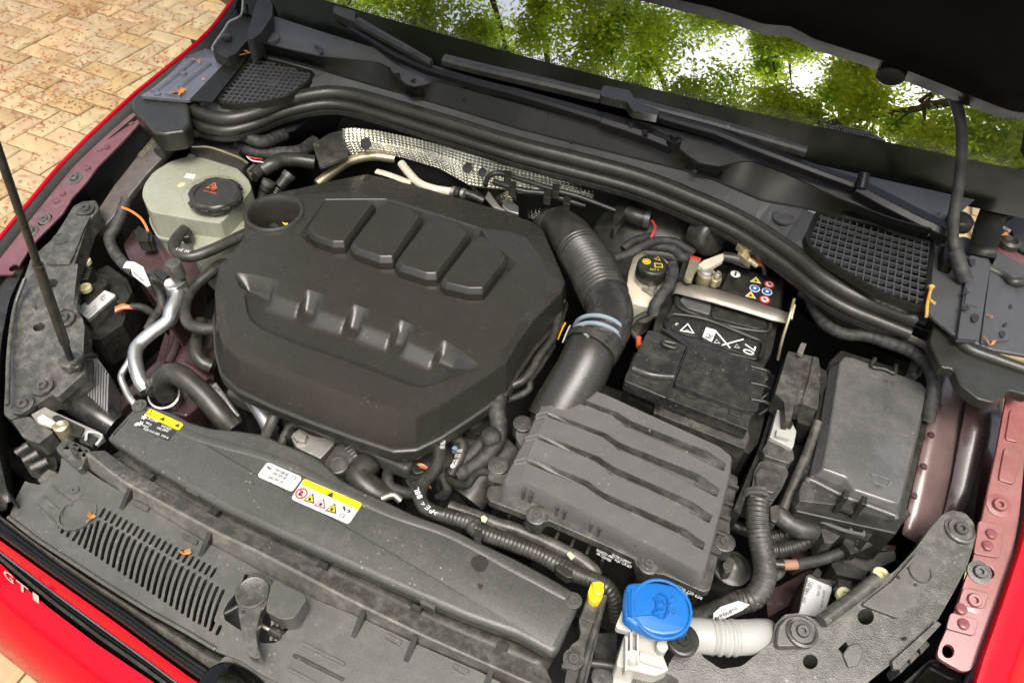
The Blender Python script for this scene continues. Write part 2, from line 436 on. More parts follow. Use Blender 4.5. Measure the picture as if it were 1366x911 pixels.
BH = [brick_mesh(CW - JN, CW / 2 - JN, s) for s in range(6)]
BV = [brick_mesh(CW / 2 - JN, CW - JN, s) for s in range(10, 16)]
def proj(v):
    d = RM.transposed() @ (v - CAMLOC)
    if d.z > -.01: return (-9999, -9999)
    return (PW / 2 + FPX * d.x / -d.z, PH / 2 - FPX * d.y / -d.z)
def fender_x(py): return 308 - (py / 313.0) * 308
bricks = []; rest = []
ax0, ay0 = -3.7, -.9
for i in range(0, 66):
    for j in range(0, 46):
        x, y = ax0 + i * CW, ay0 + j * CW; k = (i - j) % 4
        if k == 0: c = Vector((x + CW, y + CW / 2, 0)); hv = 0
        elif k == 3: c = Vector((x + CW / 2, y + CW, 0)); hv = 1
        else: continue
        px, py = proj(c)
        vis = (-25 < px < 330 and -25 < py < 345 and px < fender_x(py) + 22) or (-30 < px < 75 and 850 < py < 945) or (1335 < px < 1400 and 850 < py < 945)
        if vis: bricks.append((c, hv))
        elif -250 < px < 1600 and -200 < py < 1100 and (c.x < -.75 or c.x > .8 or c.y < -.1): rest.append((c, hv))
for c, hv in bricks[:300]:
    o = bpy.data.objects.new('brick', random.choice(BV if hv else BH)); COL.objects.link(o); o.parent = ground
    o.location = Vector((c.x, c.y, c.z)) - OFF[ground.name] + Vector((0, 0, random.uniform(-.0025, .0025)))
    o.rotation_euler = (random.uniform(-.012, .012), random.uniform(-.012, .012), random.uniform(-.012, .012))
rest += bricks[300:]
V, F = [], []
for c, hv in rest:
    hx, hy = (CW / 2 - JN, CW - JN) if hv else (CW - JN, CW / 2 - JN); b = len(V); z = random.uniform(-.003, .002)
    V += [Vector((c.x + sx * hx, c.y + sy * hy, z - .02)) for sx, sy in ((-1, -1), (1, -1), (1, 1), (-1, 1))] + [Vector((c.x + sx * (hx - .004), c.y + sy * (hy - .004), z)) for sx, sy in ((-1, -1), (1, -1), (1, 1), (-1, 1))]
    F += [[b + 4, b + 5, b + 6, b + 7]] + [[b + i, b + (i + 1) % 4, b + 4 + (i + 1) % 4, b + 4 + i] for i in range(4)]
obj('brick_field', V, F, M.brick, ground, kind='stuff')
# litter of reddish needles, drifts along the joints
V, F, FM = [], [], []
rl = random.Random(3)
cl = [(rl.uniform(-3.5, -1.2), rl.uniform(.1, 2.7), rl.uniform(.05, .30), rl.randint(40, 150)) for _ in range(55)] + [(-2.3, 2.2, .9, 450), (-2.6, 1.6, .8, 450), (-2.0, 1.2, .8, 250), (-2.9, 1.9, .4, 500), (-.8, -.2, .3, 60)]
for cx, cy, sp, n in cl:
    for _ in range(n):
        x, y = rl.gauss(cx, sp), rl.gauss(cy, sp * .55); a = rl.uniform(0, 6.28); l = rl.uniform(.003, .011) * (1.9 if rl.random() < .08 else 1); wd = rl.uniform(.0012, .0032); z = rl.uniform(.002, .007)
        ca, sa = math.cos(a), math.sin(a); b = len(V); dz = rl.uniform(-.003, .004)
        V += [Vector((x - ca * l - sa * wd, y - sa * l + ca * wd, z)), Vector((x - ca * l + sa * wd, y - sa * l - ca * wd, z)), Vector((x + ca * l, y + sa * l, z + dz)), Vector((x, y, z + .003))]
        F += [[b, b + 1, b + 2], [b, b + 3, b + 2], [b + 1, b + 3, b + 2]]; FM += [rl.choice((0, 0, 1))] * 3
M.need1 = material('red brown needles', (.34, .12, .045), .85, vary=.35, vscale=40)
M.need2 = material('pale needles', (.48, .27, .09), .85, vary=.35, vscale=40)
obj('needle_litter', V, F, None, mats=[M.need1, M.need2], fm=FM, label='reddish brown fallen needles strewn over the brick paving', cat='leaf litter', kind='stuff')

# ================================================================== CAR BODY
RP = (.709, 0, .30)                 # plane of the wing rails, rising to the windscreen
car = thing('car_body', 'red car front with its bonnet open over the engine bay', 'car', (0, .4, 0))
M.wingr = material('dusty purple wing paint', (.125, .080, .078), .30, dust=.14, vary=.25, coat=.3, grime=.2)
M.wingd = material('grimy wing metal', (.055, .045, .042), .4, dust=.25, vary=.3, coat=.2, grime=.4)
# ---- left (photo) fender
fl = [(-90, 425), (-40, 363), (0, 313), (77, 220), (120, 177), (179, 123), (256, 61), (282, 36), (308, 0), (330, -40)]
fi = [(-90, 452), (-40, 392), (0, 345), (98, 222), (140, 184), (180, 148), (262, 74), (300, 34), (325, 0), (350, -40)]
N = 30
a = resample(W(fl, up(RP, .012)), N); b = resample(W(fi, up(RP, -.004)), N)
def out(P, dx, dz): return [p + Vector((dx, 0, dz)) for p in P]
sheet('fender', [out(a, .004, -.003), a, out(a, -.004, -.004), out(a, -.02, -.032), out(a, -.07, -.09), out(a, -.11, -.2), out(a, -.14, -.34), out(a, -.13, -.56)], M.red, car, th=.002)
sheet('fender_flange', [out(a, .003, -.004), out(a, .004, -.05), out(b, -.002, -.05), b], M.deep, car, th=.002)
# rail
ro = [(-40, 392), (0, 345), (98, 222), (140, 184), (180, 148), (192, 158)]
rail_l = [(0, 345), (50, 281), (98, 222), (140, 182), (177, 150), (194, 156), (160, 192), (130, 222), (115, 243), (97, 262), (84, 284), (52, 316), (40, 330), (26, 353), (17, 366), (-4, 366), (-20, 366)]
hl = [ell(18, 357, 6.5, 4.5, 14, -.5), ell(60, 293, 11, 6, 14, -.6)]
rl_o = prism('wing_rail', rnd(rail_l, 5, 2), .004, M.raild, car, holes=hl, pl=RP, bevel=.001)
obj('wing_panel', [U(*p) for p in [(-20, 370, .70), (0, 350, .78), (98, 225, .84), (180, 155, .89), (260, 90, .93)]] + [U(*p) + Vector((.03, 0, -.25)) for p in [(-20, 370, .70), (0, 350, .78), (98, 225, .84), (180, 155, .89), (260, 90, .93)]], [[i, i + 1, 6 + i, 5 + i] for i in range(4)], M.deep, car)
for (px, py, r) in [(100, 238, .0075), (41, 309, .0075), (60, 293, .006)]: screw(px, py, RP, r, M.greyd, rl_o, 'bolt')
for (px, py) in [(84, 259), (76, 269), (117, 225), (143, 197), (175, 165), (133, 200)]:
    lathe('stud', U(px, py, RP), [(.0055, -.001), (.005, .0022), (.003, .003), (.0001, .003)], M.raild, rl_o, n=10)
# inner wing (grey brown metal strip behind tank with printed code)
iw = [(118, 308), (122, 292), (150, 250), (205, 180), (238, 168), (250, 176), (196, 232), (150, 290), (133, 309)]
prism('inner_wing', rnd(iw, 4, 2), .012, M.wingd, car, pl=(.66, 0, .33), bevel=.002)
text('BERG03160340', (190, 210), (216, 181), up((.66, 0, .33), .0006), MT['pale vent'] if 'pale vent' in MT else M.brass, car, h=.012, name='stamped_code')
# ---- right (photo) fender
fr = [(1395, 560), (1366, 722), (1340, 800), (1312, 880), (1303, 911), (1286, 965), (1270, 1010)]
fr2 = [(1405, 600), (1366, 755), (1345, 825), (1325, 890), (1317, 911), (1300, 965), (1285, 1010)]
rr_out = [(1400, 470), (1366, 640)] 
railo = [(1374, 500), (1362, 610), (1356, 690), (1344, 760), (1322, 860), (1296, 893), (1280, 940)]
N2 = 20
a2 = resample(W(fr, up(RP, .010)), N2); b2 = resample(W(railo, up(RP, -.002)), N2)
sheet('fender', [out(a2, -.003, -.004), a2, out(a2, .016, -.001), out(a2, .05, -.03), out(a2, .085, -.09), out(a2, .12, -.22), out(a2, .14, -.36), out(a2, .13, -.56)], M.red, car, th=.002)
sheet('fender_flange', [out(a2, -.002, -.004), out(a2, -.003, -.05), out(b2, .002, -.05), b2], M.deep, car, th=.002)
rail_r = [(1344, 521), (1356, 519), (1372, 520), (1368, 600), (1360, 690), (1346, 770), (1330, 830), (1312, 862), (1296, 894), (1284, 896), (1256, 880), (1250, 874), (1252, 862), (1272, 818), (1288, 772), (1298, 745), (1313, 678), (1330, 598)]
hr = [ell(1265, 868, 8, 9, 14), ell(1310, 763, 17, 11, 14, .15)]
rr_o = prism('wing_rail', rnd(rail_r, 5, 2), .005, M.rail, car, holes=hr, pl=RP, bevel=.0015)
for (px, py, r) in [(1332, 674, .008), (1306, 763, .0075), (1298, 801, .008)]: screw(px, py, RP, r, M.greyd if py == 763 else M.rail, rr_o, 'bolt')
for pts in ([(1306, 693), (1340, 700), (1334, 744), (1299, 738)], [(1340, 596), (1362, 602), (1354, 646), (1332, 640)], [(1348, 545), (1366, 549), (1360, 590), (1341, 586)], [(1285, 783), (1320, 790), (1312, 812), (1278, 806)], [(1268, 816), (1306, 826), (1300, 848), (1262, 838)]):
    prism('raised_pad', rnd(pts, 5, 3), .004, M.rail, rr_o, pl=up(RP, .0028), bevel=.0018)
for (px, py) in [(1322, 712), (1317, 728), (1285, 832), (1282, 812)]:
    lathe('stud', U(px, py, up(RP, .003)), [(.0065, -.001), (.006, .0022), (.004, .003), (.0001, .003)], M.rail, rr_o, n=12)
# right inner wing, purplish sheet below the rail
q = T(2, 3)
iwr = q((930, 190), (1025, 270), (1030, 300), (1110, 350), (1160, 360), (1230, 400), (1200, 640), (1130, 909))
iwr = iwr + [(1262, 690), (1240, 705), (1212, 722), (1203, 712), (1213, 660), (1238, 560), (1248, 500)]
iwc = [[(1253, 489, .852), (1238, 560, .822), (1222, 630, .795), (1203, 712, .758)], [(1264, 496, .850), (1252, 565, .820), (1236, 640, .790), (1218, 722, .752)], [(1272, 508, .838), (1260, 575, .812), (1244, 648, .785), (1226, 724, .750)], [(1290, 522, .835), (1282, 590, .806), (1268, 655, .775), (1244, 716, .748)], [(1306, 532, .822), (1300, 600, .785), (1290, 660, .752), (1268, 706, .735)], [(1336, 536, .79), (1330, 600, .75), (1315, 660, .72), (1290, 700, .70)]]
sheet('inner_wing', [resample(spline(W3(c), 6), 20) for c in iwc], M.wingr, car, th=.003)
tube('wing_seam', [(1256, 510, .842), (1246, 570, .815), (1232, 640, .785), (1218, 700, .757)], .004, M.maroon, car)
for px, py in [(1252, 541), (1242, 580), (1232, 622), (1219, 661)]: lathe('stud', U(px, py, (.605, 0, .42)), [(.005, -.001), (.004, .002), (.0001, .0025)], M.maroon, car, n=10)
sheet('wing_side', [[U(*p) for p in [(1300, 480, .86), (1285, 560, .83), (1270, 640, .79), (1250, 720, .75)]], [U(*p) + Vector((.05, 0, -.02)) for p in [(1300, 480, .86), (1285, 560, .83), (1270, 640, .79), (1250, 720, .75)]], [U(*p) + Vector((.06, 0, -.25)) for p in [(1300, 480, .86), (1285, 560, .83), (1270, 640, .79), (1250, 720, .75)]]], M.maroon, car, th=.002)
# floor of the bay, firewall, side members
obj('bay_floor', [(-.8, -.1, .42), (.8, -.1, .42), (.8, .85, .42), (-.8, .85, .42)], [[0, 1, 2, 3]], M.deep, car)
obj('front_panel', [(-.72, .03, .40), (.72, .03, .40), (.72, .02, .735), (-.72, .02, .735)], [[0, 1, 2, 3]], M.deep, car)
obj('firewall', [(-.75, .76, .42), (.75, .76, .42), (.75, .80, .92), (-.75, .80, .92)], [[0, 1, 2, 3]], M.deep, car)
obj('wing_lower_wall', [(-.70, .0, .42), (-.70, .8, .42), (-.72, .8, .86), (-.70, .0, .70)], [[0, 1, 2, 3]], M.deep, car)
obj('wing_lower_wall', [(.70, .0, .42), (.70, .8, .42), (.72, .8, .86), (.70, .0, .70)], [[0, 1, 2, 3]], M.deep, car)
# dark red longitudinal member seen between pipes on the left
q = LP
mem = q((440, 560), (520, 400), (560, 60), (640, 20), (940, 30), (960, 420), (930, 620), (800, 800), (700, 880), (480, 820))
prism('side_member', mem, .06, M.maroon, car, pl=.715, bevel=.004)
prism('side_member', q((30, 860), (60, 760), (440, 400), (520, 130), (560, 180), (540, 440), (300, 640), (90, 900)), .06, M.maroon, car, pl=.70, bevel=.003)
prism('strut_tower', rnd(T(1, 0)((640, 420), (700, 330), (900, 400), (1060, 520), (1000, 700), (900, 850), (850, 760), (700, 560)), 5), .05, M.maroon, car, pl=.765, bevel=.006)
tube('member_ridge', [LP((640, 60, .72))[0], LP((620, 250, .722))[0], LP((545, 420, .72))[0]], .006, M.maroon, car)
tube('member_ridge', [LP((690, 440, .72))[0], LP((800, 510, .722))[0], LP((890, 590, .72))[0]], .008, M.maroon, car)

# ---- front: bumper skin, trim strips
NB = 40
R0 = [(-60, 640), (0, 686), (51, 724), (100, 757), (143, 785), (196, 818), (246, 846), (290, 872), (400, 925), (520, 978)]
R1 = [(-60, 644), (0, 692), (60, 738), (115, 777), (169, 812), (225, 852), (280, 890), (400, 950), (520, 1005)]
R2 = [(-60, 672), (0, 720), (77, 775), (154, 829), (205, 867), (257, 905), (320, 945), (420, 1000), (520, 1050)]
R3 = [(-60, 684), (0, 733), (77, 791), (154, 847), (200, 880), (241, 911), (310, 960), (420, 1025), (520, 1080)]
R4 = [(-60, 698), (0, 752), (30, 781), (61, 808), (128, 859), (205, 911), (270, 960), (330, 1000), (420, 1060), (520, 1110)]
R5 = [(-90, 785), (0, 868), (54, 911), (120, 965), (200, 1030), (280, 1085), (360, 1135), (450, 1190), (540, 1240)]
f0 = resample(W(R0, .748), NB); f1 = resample(W(R1, .742), NB); f2 = resample(W(R2, .722), NB); f3 = resample(W(R3, .712), NB); f4 = resample(W(R4, .700), NB); f5 = resample(W(R5, .58), NB)
f45 = [x.lerp(y, .45) + Vector((0, -.012, .02)) for x, y in zip(f4, f5)]
sheet('matt_strip', [out(f0, 0, -.004), [x.lerp(y, .5) + Vector((0, 0, .002)) for x, y in zip(f0, f1)], f1], M.greyd, car, th=.002)
sheet('gloss_strip', [out(f1, 0, -.001), [x.lerp(y, .5) + Vector((0, -.002, .004)) for x, y in zip(f1, f2)], f2], M.gloss, car, th=.002)
sheet('red_strip', [out(f2, 0, -.002), [p + Vector((0, -.001, .003)) for p in f2], [p + Vector((0, 0, .003)) for p in f3], f3], M.red, car, th=.002)
tube('chrome_line', [p + Vector((0, -.002, -.001)) for p in f3[::2]], .0009, M.grmetal, car, seg=6, per=2)
sheet('grille_trim', [out(f3, 0, -.004), [x.lerp(y, .4) + Vector((0, 0, -.006)) for x, y in zip(f3, f4)], out(f4, 0, -.006)], M.gloss, car, th=.002)
tube('trim_line', [x.lerp(y, .55) + Vector((0, 0, -.002)) for x, y in zip(f3, f4)][::2], .0022, M.black, car, seg=6, per=2)
sheet('bumper', [out(f4, 0, -.006), f4, [x.lerp(y, .15) + Vector((0, -.004, .008)) for x, y in zip(f4, f5)], f45, f5, [p + Vector((0, .0, -.15)) for p in f5], [p + Vector((0, .05, -.30)) for p in f5]], M.red, car, th=.003)
# chrome letters on the bumper edge
def bpt(px, py): return U(px, py, .698)
for ch, p0, p1 in (('G', (8, 766), (21, 777)), ('T', (25, 781), (41, 793)), ('I', (47, 797), (55, 803))):
    text(ch, None, None, None, M.chrome, car, w3=(bpt(*p0), bpt(*p1)), nrm=Vector((0, -.9, .42)), h=.013, lift=.003, name='badge_letter', bold=.01)
# round gloss badge at the middle of the nose
bc = U(322, 925, .735)
q = LT
prism('badge_surround', rnd([(294, 880), (306, 870), (325, 878), (428, 920), (440, 940), (330, 1000), (280, 930)], 3, 3), .012, M.grey, car, pl=(.752, 0, .06), bevel=.001)
pb = [(292, 884), (300, 882), (315, 884), (335, 895), (350, 906), (362, 925), (350, 975), (300, 985), (258, 950), (262, 915), (275, 893)]
rb = W(rnd(pb, 8, 3), (.757, 0, .06)); cb = sum(rb, Vector()) / len(rb)
loft('badge', [out(rb, 0, -.01), rb, [cb + (v - cb) * .85 + Vector((0, 0, .004)) for v in rb], [cb + (v - cb) * .4 + Vector((0, 0, .006)) for v in rb]], M.gloss, car)
for s, p0, p1 in (('5G0 722', (308, 882), (326, 890)), ('5 G 0 22', (334, 895), (356, 905))):
    text(s, p0, p1, up((.752, 0, .06), .001), M.greyd, car, h=.005, name='moulded_code')

# ---- bonnet, standing open on its hinges
HPL = (1.0 + 1.732 * .93, 0, -1.732)
hr_ = [(1440, 180), (1366, 154), (1323, 149), (1262, 125), (1170, 88), (1085, 61), (1048, 42), (1016, 42), (1000, 37), (977, 26), (918, 13), (870, 0), (790, -18)]
hw = W(hr_, HPL)
hw = [v for v in hw if v.x > .02]; hw = hw + [Vector((-v.x, v.y, v.z)) for v in reversed(hw)]
hw = resample(hw, 40)
hd = Vector((0, -.5, .866)); hn = Vector((0, .866, .5))
def hrow(s, o_, squeeze=1.0): return [Vector((v.x * squeeze, v.y, v.z)) + hd * s + hn * o_ for v in hw]
def hrow2(s, o_, sq=1.0):
    base = Vector((0, .93, 1.0)); return [Vector((v.x * sq, 0, 0)) + base + hd * (s) + hn * (o_ - .05 * (v.x / .7) ** 2) - Vector((0, 0, 0)) for v in hw]
sheet('bonnet_lining', [hrow(0, .012), hrow(0, 0), hrow(.012, -.012), hrow(.05, -.02), hrow(.075, -.045), hrow(.13, -.05), hrow(.2, -.02), hrow2(.55, -.02, 1.0), hrow2(.98, -.01, .93)], M.hoodm, car, th=.004)
sheet('bonnet_skin', [hrow(.03, .020), hrow(.1, .022), hrow2(.55, .02, 1.03), hrow2(1.0, .012, .96)], M.red, car, th=.002)
# buffer and moulding on bonnet edge
lathe('rubber_buffer', U(1190, 92, HPL) + Vector((0, -.02, 0)), [(.0001, -.01), (.018, -.01), (.018, .003), (.013, .006), (.0001, .006)], M.deep, car, axis=-hn)
# ---- windscreen
def wsb(x): return .895 + .09 * x * x, 1.0
NX, NS = 36, 12
def wpt(x, s):
    y0, z0 = wsb(x); t = R(29) - .10 * max(0, s)
    xx = x * (1 - .10 * max(0, s) / .8)
    return Vector((xx, y0 + s * math.cos(t) - .02 * abs(x) ** 3, z0 + s * math.sin(t)))
xs = [-.70 + 1.40 * i / NX for i in range(NX + 1)]
def glassmat():
    m = bpy.data.materials.new('windscreen glass'); m.use_nodes = True; nt = m.node_tree; nt.nodes.clear()
    o = nt.nodes.new('ShaderNodeOutputMaterial'); mx = nt.nodes.new('ShaderNodeMixShader'); tr = nt.nodes.new('ShaderNodeBsdfTransparent'); gl = nt.nodes.new('ShaderNodeBsdfGlossy'); fr_ = nt.nodes.new('ShaderNodeFresnel')
    tr.inputs[0].default_value = (.55, .62, .58, 1); gl.inputs['Roughness'].default_value = .0; fr_.inputs['IOR'].default_value = 11.0
    nt.links.new(fr_.outputs[0], mx.inputs[0]); nt.links.new(tr.outputs[0], mx.inputs[1]); nt.links.new(gl.outputs[0], mx.inputs[2]); nt.links.new(mx.outputs[0], o.inputs[0]); return m
M.glass = glassmat(); M.frit = material('black screen print', (.003, .003, .003), .16, vary=0, spec=.25)
ss = [0, .03, .08, .14, .2, .28, .36, .46, .58, .72]
ws = loft('windscreen', [[wpt(x, s) for x in xs] for s in ss], M.glass, car, closed=False)
loft('black_screen_border', [[wpt(x, s) + Vector((0, 0, .0003)) for x in xs] for s in (-.075, -.04, -.0005)], M.frit, ws, closed=False)
for sgn in (-1, 1):
    xa = [.655 + .045 * i / 4 for i in range(5)]
    loft('black_screen_border', [[wpt(sgn * (x + (.02 if s < .03 else 0)), s) + Vector((0, -.0002, .0006)) for x in (.665, .68, .70)] for s in ss], M.gloss, ws, closed=False)
# dotted fringe above the border
V, F = [], []
for k in range(300):
    for r_ in range(4):
        x = -.66 + 1.32 * (k + .5 * (r_ % 2)) / 300; s = .002 + .0042 * r_; h_ = .0013 - .0002 * r_
        b = len(V); V += [wpt(x - h_, s) + Vector((0, 0, .0007)), wpt(x, s - h_) + Vector((0, 0, .0007)), wpt(x + h_, s) + Vector((0, 0, .0007)), wpt(x, s + h_) + Vector((0, 0, .0007))]; F.append([b, b + 1, b + 2, b + 3])
obj('dotted_fringe', V, F, M.ink, ws, kind='stuff')
# dash top seen through the glass
M.dash = material('dash top', (.045, .055, .05), .6, vary=.2)
loft('dash_top', [[Vector((x, wsb(x)[0] - .02, .95)) for x in xs], [Vector((x, wsb(x)[0] + .22, .985)) for x in xs], [Vector((x, wsb(x)[0] + .60, 1.0)) for x in xs], [Vector((x, wsb(x)[0] + .75, .7)) for x in xs]], M.dash, car, closed=False)
obj('cabin_wall', [(-.8, 1.9, .5), (.8, 1.9, .5), (.8, 1.9, 1.5), (-.8, 1.9, 1.5)], [[0, 1, 2, 3]], M.deep, car)
# defroster vent on the dash
dv = Vector((-.02, 1.16, .987))
M.vent = material('pale vent', (.35, .40, .37), .5, vary=.1)
vent = boxw('defroster_vent', dv, .5, .05, .008, M.dash, car)
for k in range(26): boxw('vent_bar', dv + Vector((-.24 + k * .0192, 0, .006)), .003, .05, .006, M.vent, vent, bevel=0)
for k in range(4): boxw('vent_bar', dv + Vector((0, -.022 + k * .0147, .0062)), .5, .003, .006, M.vent, vent, bevel=0)
boxw('sensor_panel', dv + Vector((-.02, .0, .012)), .085, .06, .01, M.paper, vent)
vp = [(1201, 194), (1262, 199), (1261, 204), (1200, 199)]
pv = [wpt(.515, .012), wpt(.575, .012)]
vpl = obj('number_strip', [wpt(.49, .006) + Vector((0, 0, -.006)), wpt(.55, .006) + Vector((0, 0, -.006)), wpt(.55, .017) + Vector((0, 0, -.006)), wpt(.49, .017) + Vector((0, 0, -.006))], [[0, 1, 2, 3]], M.paper, ws)
# roof pillar stubs keep the glass framed
for sgn in (-1, 1): tube('screen_pillar', [wpt(sgn * .715, s) + Vector((sgn * .012, 0, -.01)) for s in (-.05, .1, .3, .5, .72)], .022, M.black, car)
# ================================================================== FRONT CARRIER PANEL WITH SLOTS
SPL = (.758, 0, .10)
slam = thing('front_carrier_panel', 'dusty grey slotted plastic panel across the nose of the car', 'panel', (-.1, 0, .74))
outl = [(19, 668), (33, 641), (41, 644), (52, 646), (66, 641), (78, 630), (81, 618), (81, 610), (110, 622), (126, 634), (162, 656), (220, 690), (270, 720), (300, 735), (345, 760), (424, 800), (483, 824), (560, 860), (640, 895), (700, 925), (740, 950), (700, 985), (520, 975), (400, 922), (352, 901), (320, 880), (290, 869), (246, 843), (196, 815), (143, 782), (100, 754), (51, 721), (12, 690)]
latch_hole = [(327, 764), (318, 786), (304, 803), (298, 815), (300, 826), (312, 834), (330, 846), (350, 857), (366, 857), (376, 849), (402, 816), (396, 800), (362, 776)]
q30 = T(3, 0)
def slot(ax, ay, bx, by, wd, bow=0):
    a, b = Vector((ax, ay)), Vector((bx, by)); d = (b - a).normalized(); n = Vector((-d.y, d.x)); h = wd / 2
    cl = [a.lerp(b, k / 5) + n * bow * 4 * (k / 5) * (1 - k / 5) for k in range(6)] if bow else [a, b]
    pts = [a - n * h, a - d * h * .8] + [c + n * h for c in cl] + [b + d * h * .8] + [c - n * h for c in reversed(cl)][:-1]
    return q30(*[(p.x, p.y) for p in pts])
tops = {0: (328, 106), 1: (360, 120), 2: (410, 114), 3: (446, 96), 4: (480, 78), 5: (512, 62)}
holes = [latch_hole]
for k in range(27):
    bx, by = 317 + k * 29.9, 130 + k * 19.9
    if k in tops: tx, ty = tops[k]
    else: tx, ty = 552 + (k - 6) * 30.6, 74 + (k - 6) * 17.4
    if k > 23: by -= (k - 23) * 6
    holes.append(slot(tx, ty, bx + 3, by - 6, 16.5, 7 if k > 5 else 0))
for k in range(2): holes.append(slot(1112 + k * 36, 590 + k * 18, 1094 + k * 34, 632 + k * 20, 18))
for k in range(21):
    tx, ty = 545 + k * 28.9, -2 + k * 15.6; holes.append(slot(tx, ty, tx - 26, ty + 44, 15, 0))
def ins(h): return all(p[1] < 912 + 60 for p in h)
panel = prism('panel', outl, .006, M.grey, slam, holes=holes, pl=SPL, bevel=.0006, bseg=1)
# below the slots: dark well and the back of the red skin
sheet('slot_well', [W([(60, 660), (170, 740), (330, 830)], .66), W([(130, 620), (240, 680), (400, 760)], .66)], M.deep, slam, th=0)
sheet('red_skin_behind_slots', [W([(70, 735), (140, 780), (220, 830), (300, 872)], .722), W([(95, 722), (165, 766), (245, 812), (318, 850)], .690)], M.red, slam, th=.002)
for a_, b_, c_, d_ in (((66, 648), (68, 646), (96, 671), (94, 674)), ((53, 662), (56, 659), (84, 684), (81, 688)), ((44, 675), (48, 672), (79, 700), (76, 704))):
    prism('ridge', rnd([a_, b_, c_, d_], 1), .003, M.greyd, panel, pl=up(SPL, .0022), bevel=.0008)
for q_ in ([(602, 570), (630, 570), (965, 740), (965, 770), (610, 600)], [(550, 672), (575, 672), (965, 870), (940, 890), (545, 695)], [(495, 780), (515, 778), (760, 911), (720, 911), (490, 800)]):
    prism('ridge', LT(*q_), .003, M.black if q_[0][1] == 672 else M.grey, panel, pl=up(SPL, .0022), bevel=.0008)
cc = U(103.5, 686, SPL)
lathe('round_recess', cc, [(.0225, -.001), (.0225, .003), (.0200, .003), (.0190, -.0005), (.0001, -.0006)], M.grey, panel, n=28)
screw(101, 655, SPL, .0055, M.grey, panel)
lathe('screw_boss', U(101, 655, SPL), [(.012, -.001), (.012, .001), (.0105, .0012), (.0001, .0012)], M.grey, panel)
for px, py in [(190, 672), (255, 716), (527, 850), (617, 890)]:
    e = W(rnd([(px - 12, py - 6), (px + 9, py + 4), (px + 6, py + 10), (px - 13, py)], 2), up(SPL, .004)); prism('moulded_tab', e, .006, M.greyd, slam, world=True, bevel=.001)
for px, py in [(478, 834), (548, 866), (652, 905), (168, 668), (274, 728)]:
    c = U(px, py, .765); obj('gusset', [c + Vector((-.003, .012, .012)), c + Vector((-.003, -.016, -.008)), c + Vector((-.003, .012, -.008)), c + Vector((.003, .012, .012)), c + Vector((.003, -.016, -.008)), c + Vector((.003, .012, -.008))], [[0, 1, 2], [3, 4, 5], [0, 1, 4, 3], [1, 2, 5, 4], [2, 0, 3, 5]], M.black, slam)
tube('panel_lip', [p + Vector((0, 0, .001)) for p in W([(12, 690), (51, 720), (100, 752), (143, 780), (196, 813), (246, 841), (288, 866)], SPL)], .0025, M.grey, slam, seg=8)

# ---- radiator support bar
bar = thing('radiator_support_bar', 'long dusty dark bar running in front of the radiator cover', 'support bar', (.05, .08, .72))
NR = 36
b_r = resample(W([(139, 602), (180, 631), (246, 668), (300, 697), (340, 717), (420, 755), (499, 792), (586, 833), (690, 877), (728, 893)], .774), NR)
b_c = resample(W([(118, 603), (165, 640), (230, 676), (300, 713), (340, 731), (400, 762), (468, 798), (560, 843), (690, 901), (742, 924)], .778), NR)
b_b = resample(W([(112, 618), (162, 657), (220, 691), (300, 735), (345, 760), (424, 800), (483, 823), (560, 858), (690, 912), (742, 936)], .758), NR)
sheet('bar_top', [out(b_r, 0, -.02), b_r, b_c], M.greyd, bar, th=.002, smooth=False)
M.bardust = material('dusty bar front', (.06, .058, .05), .6, dust=.5, bump=.6, bscale=500, speck=.5, vary=.3)
sheet('bar_front', [b_c, [x.lerp(y, .12) + Vector((0, -.0015, .0015)) for x, y in zip(b_c, b_b)], b_b, out(b_b, 0, -.03)], M.bardust, bar, th=.002, smooth=False)
for f in (.12, .30, .55, .74, .9):
    i = int(f * NR); c = b_r[i] + Vector((0, .006, -.012)); boxw('clip', c, .012, .012, .012, M.black, bar)
prism('bar_end', rnd(SL((340, 165), (400, 105), (550, 180), (520, 230), (500, 290), (470, 300), (345, 190)), 2), .03, M.greyd, bar, pl=.776, bevel=.003)
# black void strip in the gap
sheet('gap_mesh', [out(b_r, 0, -.016), [p + Vector((.004, .03, -.022)) for p in b_r]], M.blackd, bar, th=.002)

# ---- radiator cover
CP = .790
cov = thing('radiator_cover', 'flat dark grey plastic cover with stickers above the radiator', 'cover', (0, .12, .77))
co_ = [(142, 583), (179, 541), (186, 536), (231, 549), (251, 561), (282, 570), (320, 573), (350, 578), (378, 590), (420, 608), (436, 620), (453, 637), (483, 653), (515, 667), (545, 682), (565, 690), (630, 717), (690, 745), (740, 772), (768, 789), (774, 799), (770, 812), (758, 838), (745, 868), (736, 872), (690, 847), (620, 822), (560, 796), (450, 747), (340, 697), (300, 678), (250, 650), (190, 614)]
o_ = W(rnd(co_, [4, 3, 3] + [5] * 17 + [5, 4, 5, 4, 6, 5] + [4] * 7, 3), CP); cc = sum(o_, Vector()) / len(o_)
def inset(ring, d):
    """move a world ring inwards in the ground plane by about d"""
    n = len(ring); outr = []
    area = sum(ring[i].x * ring[(i + 1) % n].y - ring[(i + 1) % n].x * ring[i].y for i in range(n)); sg = 1 if area > 0 else -1
    for i in range(n):
        a, p, b = ring[i - 1], ring[i], ring[(i + 1) % n]
        e = (b - a); e.z = 0
        if e.length < 1e-9: e = Vector((1, 0, 0))
        nn = Vector((-e.y, e.x, 0)).normalized() * sg
        outr.append(p + nn * d)
    return outr
shell = loft('shell', [out(inset(o_, .001), 0, -.022), out(inset(o_, -.0005), 0, -.010), out(o_, 0, -.004), inset(out(o_, 0, -.0008), .003), inset(o_, .007)], M.cover if False else M.grey, cov, caps=(False, True))
